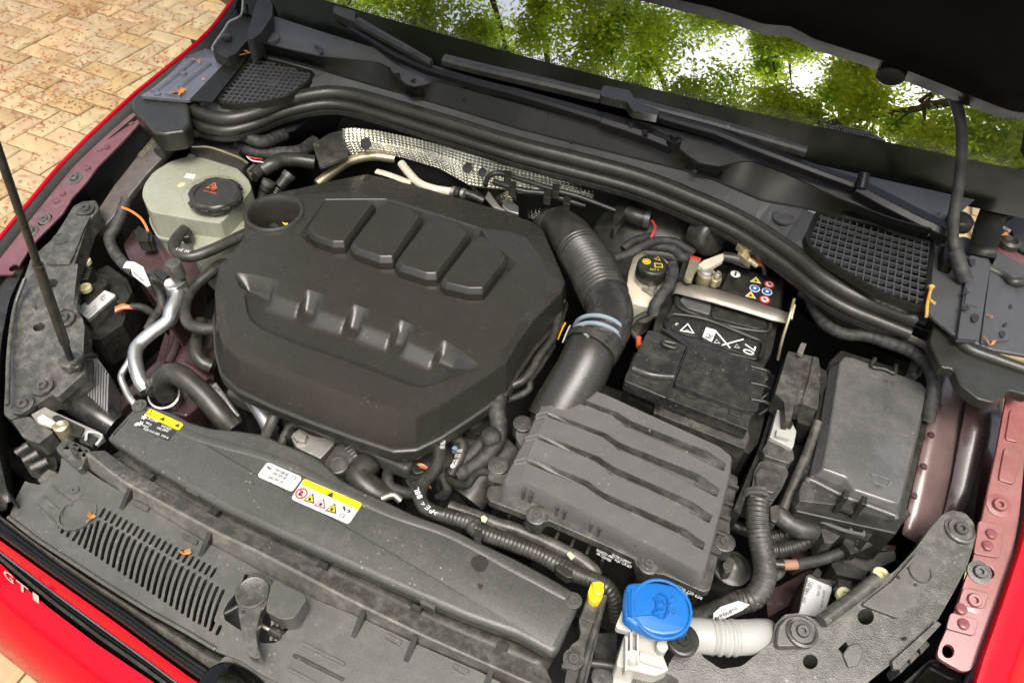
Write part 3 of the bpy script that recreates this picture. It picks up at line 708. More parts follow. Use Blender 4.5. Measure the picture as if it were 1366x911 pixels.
shell.data.materials[0] = M.greyc = material('smooth dark grey cover plastic', (.052, .0525, .047), .26, edge=.5, grain=.16, dust=.07, bump=.5, bscale=850, speck=.45, vary=.08)
# raised rear field edge
edge = W([(200, 551), (250, 578), (300, 594), (345, 606), (400, 626), (450, 652), (520, 684), (600, 712), (690, 760), (756, 795)], CP)
tube('ridge', [p + Vector((0, 0, -.0006)) for p in edge], .006, M.greyc, shell, seg=12, flat=.28)
for px, py in [(186, 541), (765, 801)]: screw(px, py, CP + .001, .0055, M.greyc, cov)
prism('clip', rnd(T(3, 1)((865, 470), (940, 505), (935, 525), (860, 490)), 1), .012, M.greyc, cov, pl=.786, bevel=.0015)
prism('clip', rnd(SL((1135, 405), (1205, 440), (1200, 462), (1130, 425)), 1), .012, M.greyc, cov, pl=.786, bevel=.0015)
# water marks
for e in (ell(640, 751, 12, 11.5, 22), ell(641, 781.5, 4, 4, 12)):
    e = [(x + random.uniform(-.9, .9), y + random.uniform(-.9, .9)) for x, y in e]
    decal('water_mark', e, CP, M.cover, shell, lift=.0003, th=.0005)
# stickers
SP = CP + .0004
ZS = Zm(170, 530, 15.18)
s1 = prism('warning_sticker', rnd(ZS((155, 540), (330, 350), (440, 235), (480, 225), (1120, 525), (1130, 560), (1010, 660), (830, 870), (790, 870), (170, 580)), [2, .1, .3, 1, 1, 1, .1, 1, 1, 1], 3), .0008, M.ink, cov, pl=SP + .0003, bevel=0)
decal('yellow_band', rnd(ZS((335, 350), (440, 240), (475, 230), (1115, 525), (1130, 560), (1040, 660), (1000, 650)), 1), SP, M.yellow, s1, lift=.0008)
def tri(px, py, s, rot, pl, mat, parent, name='warning_triangle', lift=.0012, inner=None):
    c = U(px, py, pl); ps = [c + Vector((s * math.cos(rot + k * 2.094 + 1.571), s * math.sin(rot + k * 2.094 + 1.571), 0)) for k in range(3)]
    o = obj(name, [p + Vector((0, 0, lift)) for p in ps], [[0, 1, 2]], mat, parent)
    if inner: obj('triangle_field', [c + (p - c) * .70 + Vector((0, 0, lift + .0004)) for p in ps], [[0, 1, 2]], inner, parent)
    return o
for px, py, s in ((199.5, 551, .0055), (217.5, 559.5, .0042), (237, 568, .0042)): tri(px, py, s, 0, SP, M.ink, s1, inner=M.yellow if s > .005 else None)
def flake(px, py, r, pl, mat, parent, lift=.001):
    c = U(px, py, pl); V, F = [], []
    for k in range(3):
        a = k * 1.047; d = Vector((math.cos(a), math.sin(a), 0)); n = Vector((-d.y, d.x, 0)); b = len(V)
        V += [c + d * r - n * r * .14 + Vector((0, 0, lift)), c + d * r + n * r * .14 + Vector((0, 0, lift)), c - d * r + n * r * .14 + Vector((0, 0, lift)), c - d * r - n * r * .14 + Vector((0, 0, lift))]; F.append([b, b + 1, b + 2, b + 3]); lift += .0001
    obj('snow_symbol', V, F, mat, parent)
flake(193, 557, .0042, SP, M.wprint, s1); flake(187.5, 565.5, .0042, SP, M.wprint, s1); flake(182.5, 566.5, .003, SP, M.wprint, s1)
for s, p0, p1, h in (('R1234yf', (197.5, 560), (211, 564.5), .0036), ('460 g', (194, 565), (202, 568), .003), ('PAG', (190.5, 569.5), (197.5, 571.5), .003), ('SAE J639', (215, 569), (227.5, 574.5), .003), ('SAE J2842', (209, 572), (224, 577), .003), ('5Q0 010 502', (191, 573), (212, 581.5), .003), ('TYP A', (214.5, 582.5), (224, 586), .003)):
    text(s, p0, p1, SP, M.wprint, s1, h=h, lift=.0012)
ZT = Zm(335, 600, 9.107)
s2 = prism('oil_sticker', rnd(ZT((80, 300), (190, 155), (230, 158), (600, 318), (612, 355), (510, 490), (480, 502), (95, 328)), 2, 3), .0007, M.paper, cov, pl=SP + .0002, bevel=0)
for s, p0, p1 in (('VW 508 00', (275, 255), (440, 325)), ('VW 509 00', (248, 298), (415, 366)), ('SAE 0W 20', (203, 345), (372, 415))):
    a, b = ZT(p0, p1); text(s, a, b, SP, M.ink, s2, h=.0042, lift=.0009)
a, b = ZT((480, 470), (562, 355)); text('123 456', a, b, SP, M.greyd, s2, h=.0022, lift=.0009) if False else None
prism('book_symbol', ZT((475, 345), (500, 310), (545, 328), (525, 365)), .0004, M.ink, s2, pl=SP + .0008, bevel=0)
prism('book_page', ZT((482, 345), (502, 317), (538, 331), (522, 359)), .0004, M.paper, s2, pl=SP + .0011, bevel=0)
prism('oil_can_symbol', ZT((195, 190), (215, 200), (230, 222), (262, 212), (225, 238), (200, 222)), .0004, M.ink, s2, pl=SP + .0008, bevel=0)
s3 = prism('hazard_sticker', rnd(ZT((492, 575), (630, 365), (660, 352), (1330, 635), (1345, 665), (1200, 880), (1170, 895), (505, 605)), 2.2, 3), .0007, M.paper, cov, pl=SP + .0002, bevel=0)
decal('yellow_band', rnd(ZT((605, 415), (640, 362), (662, 355), (1328, 637), (1342, 665), (1305, 725)), 1), SP, M.yellow, s3, lift=.0007)
a, b = ZT((968, 552), (0, 0)); tri(a[0], a[1], .0050, 0, SP, M.ink, s3)
a, b = ZT((730, 430), (788, 455)); text('Stop', a, b, SP, M.ink, s3, h=.003, lift=.0012)
for (x, y), mt, inn in (((718, 603), M.ink, M.yellow), ((850, 665), M.rprint, M.paper), ((985, 725), M.ink, M.yellow)):
    a = ZT((x, y))[0]; tri(a[0], a[1], .0085, .15, SP, mt, s3, inner=inn)
    c = U(a[0], a[1], SP); boxw('pictogram', c + Vector((0, -.0005, .0017)), .0035, .004, .0002, M.ink, s3, bevel=0)
c = U(*ZT((612, 532))[0], SP)
lathe('prohibition_ring', c, [(.0075, .0006), (.0075, .001), (.0058, .001), (.0058, .0006)], M.rprint, s3, caps=(False, False))
boxw('pictogram', c + Vector((-.001, 0, .0008)), .004, .007, .0003, M.ink, s3, bevel=0)
boxw('prohibition_bar', c + Vector((0, 0, .0012)), .013, .0015, .0003, M.rprint, s3, ax=(Vector((.7, -.7, 0)), Vector((.7, .7, 0)), Vector((0, 0, 1))), bevel=0)
for pts in (((1110, 690), (1135, 680), (1150, 720), (1210, 730), (1195, 765), (1130, 740)), ((1065, 800), (1090, 765), (1140, 790), (1118, 828))): prism('oil_symbol', ZT(*pts), .0004, M.ink, s3, pl=SP + .0008, bevel=0)
for pts in (((1140, 728), (1150, 724), (1185, 738), (1180, 752), (1140, 738)), ((1076, 800), (1092, 774), (1130, 792), (1114, 818))): prism('symbol_field', ZT(*pts), .0004, M.paper, s3, pl=SP + .0011, bevel=0)

# ---- side post at the right end of the cover + yellow plug
post = thing('radiator_side_post', 'black upright post at the right end of the radiator cover', 'post', (.33, .1, .72))
q = T(3, 2)
prism('post', rnd(q((400, 470), (415, 455), (500, 445), (508, 460), (400, 909), (360, 1000), (270, 1000), (300, 820), (370, 650), (360, 580)), 2), .05, M.blackd, post, pl=.788, bevel=.002)
prism('foot_plate', rnd(WB((570, 360), (640, 210), (700, 165), (740, 200), (745, 250), (690, 380), (650, 390)), 2), .01, M.greyd, post, pl=.7905, bevel=.0015)
screw(765, 879, .792, .0065, M.greyd, post)
tube('post_edge', [U(*p) for p in [(806, 795, .79), (795, 835, .79), (783, 875, .789), (770, 925, .788)]], .004, M.blackd, post)
prism('post_step', rnd(q((370, 570), (400, 490), (490, 480), (440, 600)), 1), .005, M.greyd, post, pl=.792, bevel=.001)
yt = thing('yellow_plug', 'small yellow plastic plug standing on the black post', 'plug', U(794, 792, .79))
prism('body', rnd(q((408, 430), (425, 385), (490, 400), (488, 450), (470, 485), (440, 492), (412, 470)), 2), .012, M.ytag, yt, pl=.802, bevel=.002)
prism('tab', rnd(q((430, 382), (470, 378), (492, 392), (485, 420), (435, 415)), 1), .006, M.ytag, yt, pl=.808, bevel=.001)
lathe('boss', U(798, 789, .804), [(.006, -.002), (.006, .004), (.003, .005), (.003, .001), (.0001, .001)], M.ytag, yt, n=12)

# ---- latch lever and its housing
lat = thing('bonnet_latch', 'grey bonnet release lever with round pad in the panel opening', 'latch', U(340, 800, .74))
lv = LT((215, 15), (300, 25), (370, 70), (382, 110), (365, 170), (330, 290), (295, 325), (265, 420), (252, 500), (262, 600), (292, 680), (280, 705), (250, 712), (190, 690), (165, 640), (145, 540), (125, 460), (105, 330), (102, 215), (130, 130), (180, 50))
prism('lever', rnd(lv, 2, 2), .016, M.greyd, lat, pl=.780, bevel=.003)
c = U(*LT((225, 185))[0], .780)
lathe('pad', c, [(.0185, -.002), (.0185, .003), (.017, .0042), (.015, .0032), (.0001, .0030)], M.greyd, lat, n=28)
prism('lever_hole', LT((130, 325), (160, 318), (165, 340), (135, 350)), .001, M.deep, lat, pl=.7808, bevel=0)
prism('housing', rnd(LT((395, 85), (640, 200), (652, 240), (560, 380), (490, 398), (440, 392), (330, 330), (335, 280), (370, 130)), [2, 3, 2, 4, 3, 3, 3, 2, 2]), .028, M.grey, lat, pl=.790, bevel=.003, bseg=3)
prism('well_floor', latch_hole, .004, M.deep, lat, pl=.725, bevel=0)
tube('spring_wire', [LT((285, 440, .76))[0], LT((360, 480, .76))[0], LT((470, 525, .755))[0]], .0022, M.steel, lat)
tube('pin', [LT((370, 480, .757))[0], LT((465, 530, .757))[0]], .006, M.black, lat)
for x in (390, 430, 470): tube('rib', [LT((x, 400, .75))[0], LT((x - 15, 570, .745))[0]], .003, M.greyd, lat, seg=6)
tube('release_cable', [LT((0, 350, .765))[0], LT((110, 290, .765))[0]], .003, M.black, lat)

# ================================================================== HEADLAMP CARRIER BRACKETS
HBP = (.752, 0, .19)
hl_ = thing('headlamp_bracket', 'dusty dark bracket holding the prop rod at the car\'s left headlamp end', 'bracket', (-.6, .28, .74))
hl_['label'] = 'dusty headlamp bracket at the photo\'s left edge, carrying the prop rod'
bl = [(127, 270), (131, 280), (118, 296), (108, 325), (99, 353), (96, 392), (97, 410), (108, 420), (113, 436), (111, 466), (115, 497), (95, 515), (77, 530), (67, 528), (40, 545), (15, 560), (5, 553), (7, 510), (9, 466), (20, 400), (31, 374), (41, 345), (72, 317), (88, 292), (98, 275), (112, 268)]
pl_ = prism('plate', rnd(bl, 3, 2), .03, M.greyd, hl_, holes=[ell(69, 378, 8.5, 6, 16, -.3), ell(52, 436, 8.5, 5.5, 16, -.25)], pl=HBP, bevel=.003)
prism('raised_field', rnd([(121, 287), (112, 305), (98, 340), (92, 352), (66, 352), (60, 350), (78, 316), (100, 288)], 3), .004, M.greyd, pl_, pl=up(HBP, .004), bevel=.003)
prism('raised_field', rnd([(100, 352), (104, 352), (98, 405), (104, 418), (86, 410), (72, 424), (84, 398)], 3), .012, M.greyd, pl_, pl=up(HBP, .012), bevel=.005)
prism('rod_socket', rnd([(84, 470), (104, 464), (112, 474), (114, 496), (76, 530), (66, 524), (96, 500)], 3), .014, M.greyd, pl_, pl=up(HBP, .008), bevel=.004)
lathe('stamp_ring', U(82, 318, up(HBP, .004)), [(.013, 0), (.013, .001), (.0115, .0012), (.0115, 0)], M.greyd, pl_, caps=(False, False))
for px, py, r in [(115, 279, .0075), (86, 425, .0085), (58, 515, .0075), (32, 540, .0075)]:
    lathe('bolt_seat', U(px, py, up(HBP, .001)), [(.0165, -.003), (.0165, .002), (.013, .0032), (.0001, .0032)], M.greyd, pl_, n=20)
    screw(px, py, up(HBP, .005), r, M.blackd, hl_, 'bolt')
prism('bracket_foot', rnd([(110, 268), (128, 266), (132, 278), (122, 290), (108, 290), (99, 280)], 4), .012, M.blackd, hl_, pl=up(HBP, .001), bevel=.003)
prism('square_cutout', [(45, 409), (48, 406), (51, 411), (47, 414)], .001, M.deep, pl_, pl=up(HBP, .0006), bevel=0)
tube('edge_bead', [U(*p) for p in [(33, 372, .82), (20, 410, .80), (12, 470, .79), (10, 540, .785)]], .003, M.greyd, hl_)
# left headlamp lens edge
head_l = thing('headlamp', 'curved dark edge of the headlamp at the photo\'s left border', 'headlamp', (-.68, .1, .6))
e1 = resample(W([(36, 350), (12, 400), (2, 450), (-6, 520), (-4, 600), (10, 660), (16, 668)], .775), 24); e2 = resample(W([(20, 352), (-12, 400), (-24, 470), (-30, 540), (-22, 620), (0, 672), (8, 680)], .765), 24)
sheet('lamp_rim', [out(e1, 0, -.03), e1, [x.lerp(y, .5) + Vector((0, 0, .006)) for x, y in zip(e1, e2)], e2], M.black, head_l, th=.002)
sheet('lamp_lens', [out(e2, 0, .001), out(e2, -.03, -.03), out(e2, -.05, -.12), out(e2, -.04, -.25)], M.gloss, head_l, th=.002)

hr2 = thing('headlamp_bracket', 'grey headlamp bracket with large round holes at the bottom right corner', 'bracket', (.6, .25, .74))
br = [(1257, 686), (1270, 680), (1288, 684), (1300, 698), (1301, 720), (1290, 755), (1272, 790), (1250, 828), (1228, 852), (1195, 880), (1160, 908), (1120, 940), (1000, 960), (910, 950), (888, 905), (892, 885), (900, 872), (921, 856), (930, 862), (938, 876), (962, 892), (990, 888), (1014, 868), (1030, 855), (1034, 832), (1047, 819), (1067, 817), (1088, 826), (1104, 826), (1130, 806), (1160, 784), (1195, 760), (1220, 733), (1240, 706)]
pr = prism('plate', rnd(br, 4, 2), .03, M.greyd, hr2, holes=[ell(1155, 822, 11, 11, 18), ell(1081, 882, 10, 10, 18), [(1118, 865), (1128, 855), (1136, 867), (1126, 875)]], pl=HBP, bevel=.0035)
prism('raised_field', rnd([(1222, 738), (1258, 748), (1230, 790), (1198, 824), (1150, 806), (1190, 775)], 4), .005, M.grey, pr, pl=up(HBP, .005), bevel=.004)
prism('raised_field', rnd([(1190, 882), (1250, 828), (1256, 832), (1200, 892), (1192, 892)], 2), .006, M.greyd, pr, pl=up(HBP, .006), bevel=.003)
prism('raised_field', rnd([(1124, 872), (1132, 860), (1146, 856), (1153, 868), (1145, 888), (1132, 890)], 4), .003, M.grey, pr, pl=up(HBP, .003), bevel=.002)
prism('bolt_lobe', rnd([(1036, 862), (1038, 835), (1050, 822), (1068, 820), (1084, 828), (1092, 842), (1080, 856), (1060, 862)], 6), .02, M.grey, pr, pl=up(HBP, .010), bevel=.006, bseg=3)
lathe('stamp_ring', U(1228, 763, up(HBP, .0055)), [(.0125, 0), (.0125, .001), (.011, .0012), (.011, 0)], M.greyd, pr, caps=(False, False))
for px, py, r, dz in [(1281, 706, .0075, .001), (1070, 842, .007, .0105)]:
    lathe('bolt_seat', U(px, py, up(HBP, dz)), [(.0175, -.003), (.0175, .0006), (.015, .0016), (.0135, .0006), (.0001, .0006)], M.greyd, pr, n=24)
    screw(px, py, up(HBP, dz + .002), r, M.blackd, hr2, 'bolt')
tube('edge_tube', [U(*p) for p in [(1096, 828, .806), (1112, 816, .808), (1135, 799, .811), (1158, 781, .814), (1170, 772, .815)]], .0075, M.greyd, hr2)
for px, py in [(1212, 758), (1198, 770), (1221, 780), (1207, 851)]: lathe('pip', U(px, py, up(HBP, .005)), [(.002, -.001), (.002, .001), (.0001, .001)], M.black, pr, n=8)
# gap between bracket and rail
hl2 = thing('headlamp', 'dark glossy headlamp top corner beside the right bracket', 'headlamp', (.68, .1, .6))
prism('housing', rnd([(1252, 835), (1262, 862), (1258, 878), (1240, 880), (1200, 915), (1140, 960), (1300, 960), (1296, 905), (1262, 888)], 3), .1, M.black, hl2, pl=.765, bevel=.004)
prism('lens_top', rnd([(1243, 880), (1262, 886), (1292, 900), (1296, 935), (1230, 940), (1215, 912)], 5), .05, M.gloss, hl2, pl=.772, bevel=.006, bseg=3)
for k in range(3): prism('rib', [(1196 + k * 14, 886 - k * 13), (1206 + k * 14, 877 - k * 13), (1214 + k * 14, 885 - k * 13), (1202 + k * 14, 898 - k * 13)], .03, M.greyd, hl2, pl=.778, bevel=.002)
# ================================================================== COWL: seal, cowl trim, grilles
cw = thing('cowl_trim', 'dark grey plastic cowl trim with grilles below the windscreen', 'cowl', (0, .78, .88))
def zs(px): return .93 - .028 * ((px - 690) / 500.0) ** 2
seal_px = [(254, 144), (268, 152), (300, 158), (330, 154), (358, 143), (385, 133), (425, 124), (463, 124), (519, 139), (596, 162), (690, 191), (780, 214), (859, 236), (936, 267), (987, 290), (1030, 317), (1067, 343), (1118, 382), (1195, 415), (1250, 436)]
sp = [U(x, y, zs(x)) for x, y in seal_px]
NSL = 90
ssp = resample(spline(sp, 6), NSL)
wl = [(205, 85), (262, 60), (300, 52), (335, 66), (400, 86), (468, 106), (530, 124), (596, 143), (690, 172), (800, 200), (936, 234), (1016, 268), (1077, 279), (1170, 301), (1267, 322)]
wu = [(262, 48), (300, 44), (335, 54), (380, 66), (425, 76), (470, 81), (504, 85), (515, 91), (526, 102), (540, 114), (555, 118), (570, 113), (583, 110), (640, 125), (690, 139), (803, 168), (880, 187), (900, 195), (915, 208), (931, 219), (959, 224), (980, 219), (1000, 216), (1030, 227), (1049, 234), (1118, 266), (1195, 294), (1267, 313)]
def byx(P, n, x0, x1):
    """sample a world polyline at even X"""
    o = []
    for i in range(n):
        x = x0 + (x1 - x0) * i / (n - 1)
        k = 0
        while k < len(P) - 2 and P[k + 1].x < x: k += 1
        t = (x - P[k].x) / max(1e-6, P[k + 1].x - P[k].x); o.append(P[k].lerp(P[k + 1], t))
    return o
WL = W(wl, .936); WU = W(wu, .966)
X0, X1 = -.60, .60; NC = 80
cs = byx(ssp, NC, X0, X1); cl_ = byx(WL, NC, X0, X1)
def gl_in(x, y, poly):
    c = False; n = len(poly)
    for k in range(n):
        (x1, y1), (x2, y2) = poly[k], poly[k - 1]
        if (y1 > y) != (y2 > y) and x < (x2 - x1) * (y - y1) / (y2 - y1) + x1: c = not c
    return c
# shelf between the seal and the upright trim, open where the grilles are
shelf_o = [p + Vector((0, .004, -.004)) for p in cs] + list(reversed(cl_))
GPL = (.936, 0, 0)
gr = [(1087, 286), (1096, 284), (1160, 298), (1240, 319), (1247, 324), (1245, 345), (1238, 404), (1232, 411), (1222, 411), (1180, 397), (1139, 374), (1100, 350), (1077, 330), (1073, 318)]
gl = [(289, 133), (296, 124), (330, 83), (345, 78), (380, 86), (416, 96), (420, 101), (415, 110), (385, 132), (350, 140), (320, 143), (296, 140)]
GRW, GLW = W(gr, .932), W(gl, .930)
prism('shelf', shelf_o, .004, M.cowl, cw, world=True, holes=[inset(GRW, .006), inset(GLW, .006)], bevel=0)
def grille(ring, z, d1, d2, n1, n2, par, dens):
    fr_o = ring; fr_i = inset(ring, .009)
    f = loft('grille_frame', [out(inset(fr_o, -.002), 0, -.006), out(fr_o, 0, .003), out(inset(fr_o, .003), 0, .004), out(inset(fr_o, .007), 0, .002), out(fr_i, 0, -.012)], M.cowld, par, caps=(False, False))
    poly = [(v.x, v.y) for v in inset(ring, .004)]
    c = sum(ring, Vector()) / len(ring)
    for d, dd, n, wd, hh in ((d1, d2, n1, .0022, .006), (d2, d1, n2, .0018, .0045)):
        for k in range(-n, n + 1):
            p = c + dd * dens[0 if d is d1 else 1] * k
            ts = [t * .001 for t in range(-200, 201) if gl_in(p.x + d.x * t * .001, p.y + d.y * t * .001, poly)]
            if len(ts) < 6: continue
            a, b = p + d * ts[0], p + d * ts[-1]; m = (a + b) / 2; m.z = z - hh / 2 - (0 if d is d1 else .0005)
            boxw('slat', m, (b - a).length, wd, hh, M.cowl, f, ax=(d, Vector((-d.y, d.x, 0)), Vector((0, 0, 1))), bevel=0)
    prism('grille_floor', out(inset(ring, .002), 0, -.06), .003, M.deep, par, world=True, bevel=0)
    return f
def dirp(a, b, z): return (U(*b, z) - U(*a, z)).normalized()
grille(GRW, .934, dirp((1090, 300), (1200, 332), .93), dirp((1150, 360), (1160, 300), .93), 9, 14, cw, (.0148, .0100))
grille(GLW, .932, dirp((300, 120), (380, 128), .93), dirp((330, 130), (365, 85), .93), 8, 16, cw, (.0122, .0092))
# seal: two rolls and a lip
tube('seal_upper_roll', [p + Vector((0, 0, -.002)) for p in ssp[::3]], .0125, M.seal, cw, seg=14, per=4)
tube('seal_lower_roll', [p + Vector((0, -.013, -.017)) for p in ssp[::3]], .0095, M.seal, cw, seg=12, per=4)
sheet('seal_lip', [[p + Vector((0, -.010, -.022)) for p in ssp], [p + Vector((0, -.016, -.036)) for p in ssp]], M.rubber, cw, th=.004)
sheet('cowl_front_wall', [[p + Vector((0, .0, -.012)) for p in ssp], [p + Vector((0, .035, -.045)) for p in ssp], [p + Vector((0, .075, -.14)) for p in ssp]], M.deep, cw, th=.002)
# upright trim
b_ = byx(WL, 110, -.57, .57); 
t_ = byx(WU, 110, -.57, .57)
up_tr = sheet('upright_trim', [out(b_, 0, -.006), b_, [p + Vector((0, .002, .003)) for p in b_], t_, [p + Vector((0, .004, -.001)) for p in t_], [p + Vector((0, .006, -.02)) for p in t_]], M.cowld, cw, th=.002)
for px, py in [(524, 108), (620, 135), (762, 191), (926, 231), (1062, 240)]: lathe('clip', U(px, py, .951), [(.0001, 0), (.004, 0), (.004, .004), (.0001, .005)], M.black, up_tr, n=8)
tube('trim_joint', [U(729, 151, .9665), U(730, 180, .938)], .0012, M.deep, up_tr, seg=6)
# trough behind it, up to the glass
tr0 = [p + Vector((0, .005, -.016)) for p in t_]; tr1 = [Vector((p.x, wsb(p.x)[0] - .058, .972)) for p in t_]
for i, p in enumerate(tr1): p.x *= 1.09
sheet('trough', [tr0, [a.lerp(b, .5) + Vector((0, 0, -.008)) for a, b in zip(tr0, tr1)], tr1], M.cowl, cw, th=.002)
# stamped discs on the shelf
for px, py, r in ((364, 111, .012), (1045, 290, .0155)):
    c = U(px, py, .9295); lathe('moulded_disc', c, [(r, -.002), (r, .001), (r * .9, .0014), (r * .9, .0004), (.0001, .0004)], M.cowl, cw)
    boxw('disc_line', c + Vector((0, 0, .001)), r * 1.5, .0012, .0012, M.cowl, cw, ax=(Vector((.8, .6, 0)), Vector((-.6, .8, 0)), Vector((0, 0, 1))), bevel=0)
for px, py, rx in ((612, 114, .014), (360, 52, .017)): lathe('moulded_disc', U(px, py, .958), [(rx, -.004), (rx, .003), (rx * .8, .004), (.0001, .003)], M.cowl, cw)
# dark spots of water on the trough
for px, py, rx, ry in [(427, 67, 3.5, 5), (422, 61, 3, 2.5), (384, 42, 6, 1.4), (405, 30, 1.2, 1.2), (519, 92, 2, 2.5), (530, 100, 4, 2.5), (551, 107, 4, 1.3), (1288, 252, 4, 6), (1286, 262, 7, 2), (1253, 285, 2.5, 2)]:
    decal('water_spot', [(x + random.uniform(-.5, .5), y + random.uniform(-.5, .5)) for x, y in ell(px, py, rx, ry, 12, -.3)], .9585 if px < 1000 else .962, M.drop, cw)
# end caps of the seal + outer cowl ends
q = T(0, 0)
cap_l = q((680, 535), (700, 500), (740, 484), (800, 492), (930, 515), (965, 518), (985, 545), (992, 640), (960, 680), (910, 688), (860, 695), (800, 690), (760, 640), (690, 570))
prism('seal_end_cap', rnd(cap_l, 3, 3), .038, M.seal, cw, pl=.925, bevel=.006, bseg=3, grow=-.004)
capr = [(1246, 432), (1252, 428), (1264, 432), (1278, 444), (1290, 458), (1366, 490), (1380, 500), (1376, 528), (1345, 520), (1338, 532), (1325, 537), (1305, 532), (1280, 512), (1272, 492), (1256, 490), (1246, 470), (1240, 455)]
prism('seal_end_cap', rnd(capr, 5, 3), .016, M.seal, cw, pl=.915, bevel=.008, bseg=3)
tube('cap_ridge', [U(1268, 440, .918), U(1290, 464, .918), U(1330, 480, .917), (1380, 498, .916)], .008, M.seal, cw)
# left outer end: grey metal shelf with stamped ridge
gsh = q((730, 500), (800, 455), (900, 370), (1000, 262), (1030, 240), (1110, 265), (1190, 300), (1150, 350), (990, 520), (960, 520))
ms = prism('metal_shelf', rnd(gsh, 3), .006, M.grmetal, car, pl=.932, bevel=.0015)
tube('shelf_ridge', [q((800, 480, .932))[0], q((900, 400, .932))[0], q((1000, 310, .933))[0]], .0075, M.grmetal, ms, flat=.35)
tube('shelf_ridge', [q((880, 500, .932))[0], q((970, 420, .932))[0], q((1080, 330, .933))[0]], .009, M.grmetal, ms, flat=.35)
for px, py in ((820, 492), (955, 385)): lathe('shelf_stud', U(*q((px, py))[0], .933), [(.006, -.001), (.0055, .002), (.0001, .0025)], M.grmetal, ms, n=10)
decal('dark_spot', ell(*q((955, 358))[0], 4, 2.5, 10), .9322, M.drop, ms)
# hinge region, left
hg = thing('hinge_bracket', 'black bonnet hinge and bracket by the far fender at the top left', 'bracket', (-.62, .78, .9))
prism('hinge_plate', rnd(q((1110, 265), (1100, 240), (1170, 150), (1200, 110), (1260, 70), (1290, 0), (1366, -40), (1420, 60), (1366, 130), (1280, 220), (1230, 280), (1180, 300)), 3), .02, M.deep, hg, pl=.955, bevel=.003)
tube('hinge_edge', [q((1108, 262, .96))[0], q((1110, 240, .96))[0], q((1165, 160, .965))[0], q((1195, 115, .968))[0], q((1255, 80, .97))[0], q((1265, 0, .98))[0]], .0022, M.steel, hg, seg=6)
lathe('hinge_bolt', U(*q((1180, 205))[0], .957), [(.010, 0), (.010, .006), (.006, .008), (.0001, .008)], M.black, hg, n=6)
lathe('hinge_bolt', U(*q((1285, 20))[0], .957), [(.010, 0), (.010, .006), (.006, .008), (.0001, .008)], M.black, hg, n=6)
prism('hinge_cup', rnd([(343, 0), (352, -14), (364, 6), (363, 22), (350, 42), (338, 52), (328, 52), (334, 30)], 4), .04, M.deep, hg, pl=.985, bevel=.006, bseg=3)
# olive trim strip left of left grille
prism('trim_strip', rnd(q((985, 520), (1160, 340), (1280, 215), (1310, 205), (1330, 240), (1250, 350), (1130, 500), (1110, 530)), 2), .004, M.cowld, cw, pl=.938, bevel=.001)
prism('trim_strip', rnd([(326, 62), (334, 50), (345, 56), (334, 72)], 2), .004, M.cowld, cw, pl=.945, bevel=.001)
# right outer end
q = T(1, 3)
prism('outer_shelf', rnd(q((900, 410), (985, 380), (1060, 370), (1366, 520), (1420, 560), (1420, 1000), (1366, 990), (1200, 960), (1000, 880), (900, 800), (860, 760), (895, 460)), 4), .006, M.cowl, cw, pl=.928, bevel=.002)
prism('step_panel', rnd(q((1085, 470), (1185, 490), (1190, 540), (1130, 909), (1020, 900), (1060, 620)), 3), .008, M.cowl, cw, pl=.935, bevel=.002)
prism('square_pad', rnd(q((1070, 635), (1135, 650), (1125, 735), (1058, 720)), 1), .003, M.cowl, cw, pl=.9372, bevel=.001)
prism('step_panel', rnd(q((1190, 545), (1320, 640), (1300, 909), (1140, 930)), 3), .004, M.cowl, cw, pl=.931, bevel=.002)
for px, py, rx, ry in [(1062, 745, 20, 14), (1113, 795, 20, 22), (1100, 505, 14, 20), (1255, 880, 14, 18), (1270, 830, 10, 12), (1300, 735, 8, 10), (1065, 665, 16, 8)]:
    decal('water_spot', [(x + random.uniform(-.5, .5), y + random.uniform(-.5, .5)) for x, y in ell(*q((px, py))[0], rx / 3.9, ry / 3.9, 12)], .9375 if px < 1140 else .9325, M.drop, cw)
# hinge pocket, right
hg2 = thing('hinge_pocket', 'open hinge pocket with maroon floor near the right edge', 'pocket', (.72, .72, .9))
prism('pocket_floor', rnd(q((1160, 470), (1200, 300), (1250, 150), (1300, 100), (1400, 100), (1420, 600), (1330, 620), (1280, 600), (1190, 540)), 3), .004, M.raild, hg2, pl=.905, bevel=0)
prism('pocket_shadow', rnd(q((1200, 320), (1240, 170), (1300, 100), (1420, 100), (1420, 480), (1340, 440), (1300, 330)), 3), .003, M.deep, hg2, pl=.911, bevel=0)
rw = [q(p)[0] for p in [(1330, 90, .975), (1260, 90, .975), (1190, 130, .97), (1150, 200, .96), (1110, 300, .95), (1085, 400, .94), (1070, 460, .935)]]
sheet('pocket_wall', [[U(*p) for p in rw], [U(*p) + Vector((.035, 0, .004)) for p in rw], [U(*p) + Vector((.04, 0, -.05)) for p in rw]], M.cowld, hg2, th=.002)
lathe('grommet', U(*q((1285, 415))[0], .908), [(.0001, -.004), (.015, -.004), (.015, .006), (.010, .009), (.008, .005), (.003, .005), (.0001, .007)], M.rubber, hg2)
tube('pocket_edge', [U(*q(p)[0]) for p in [(1180, 540, .93), (1260, 580, .93), (1310, 610, .935), (1400, 600, .935)]], .006, M.rubber, hg2)
tube('bright_edge', [U(*q(p)[0]) for p in [(1205, 312, .915), (1250, 325, .915), (1295, 348, .915)]], .003, M.chrome, hg2)

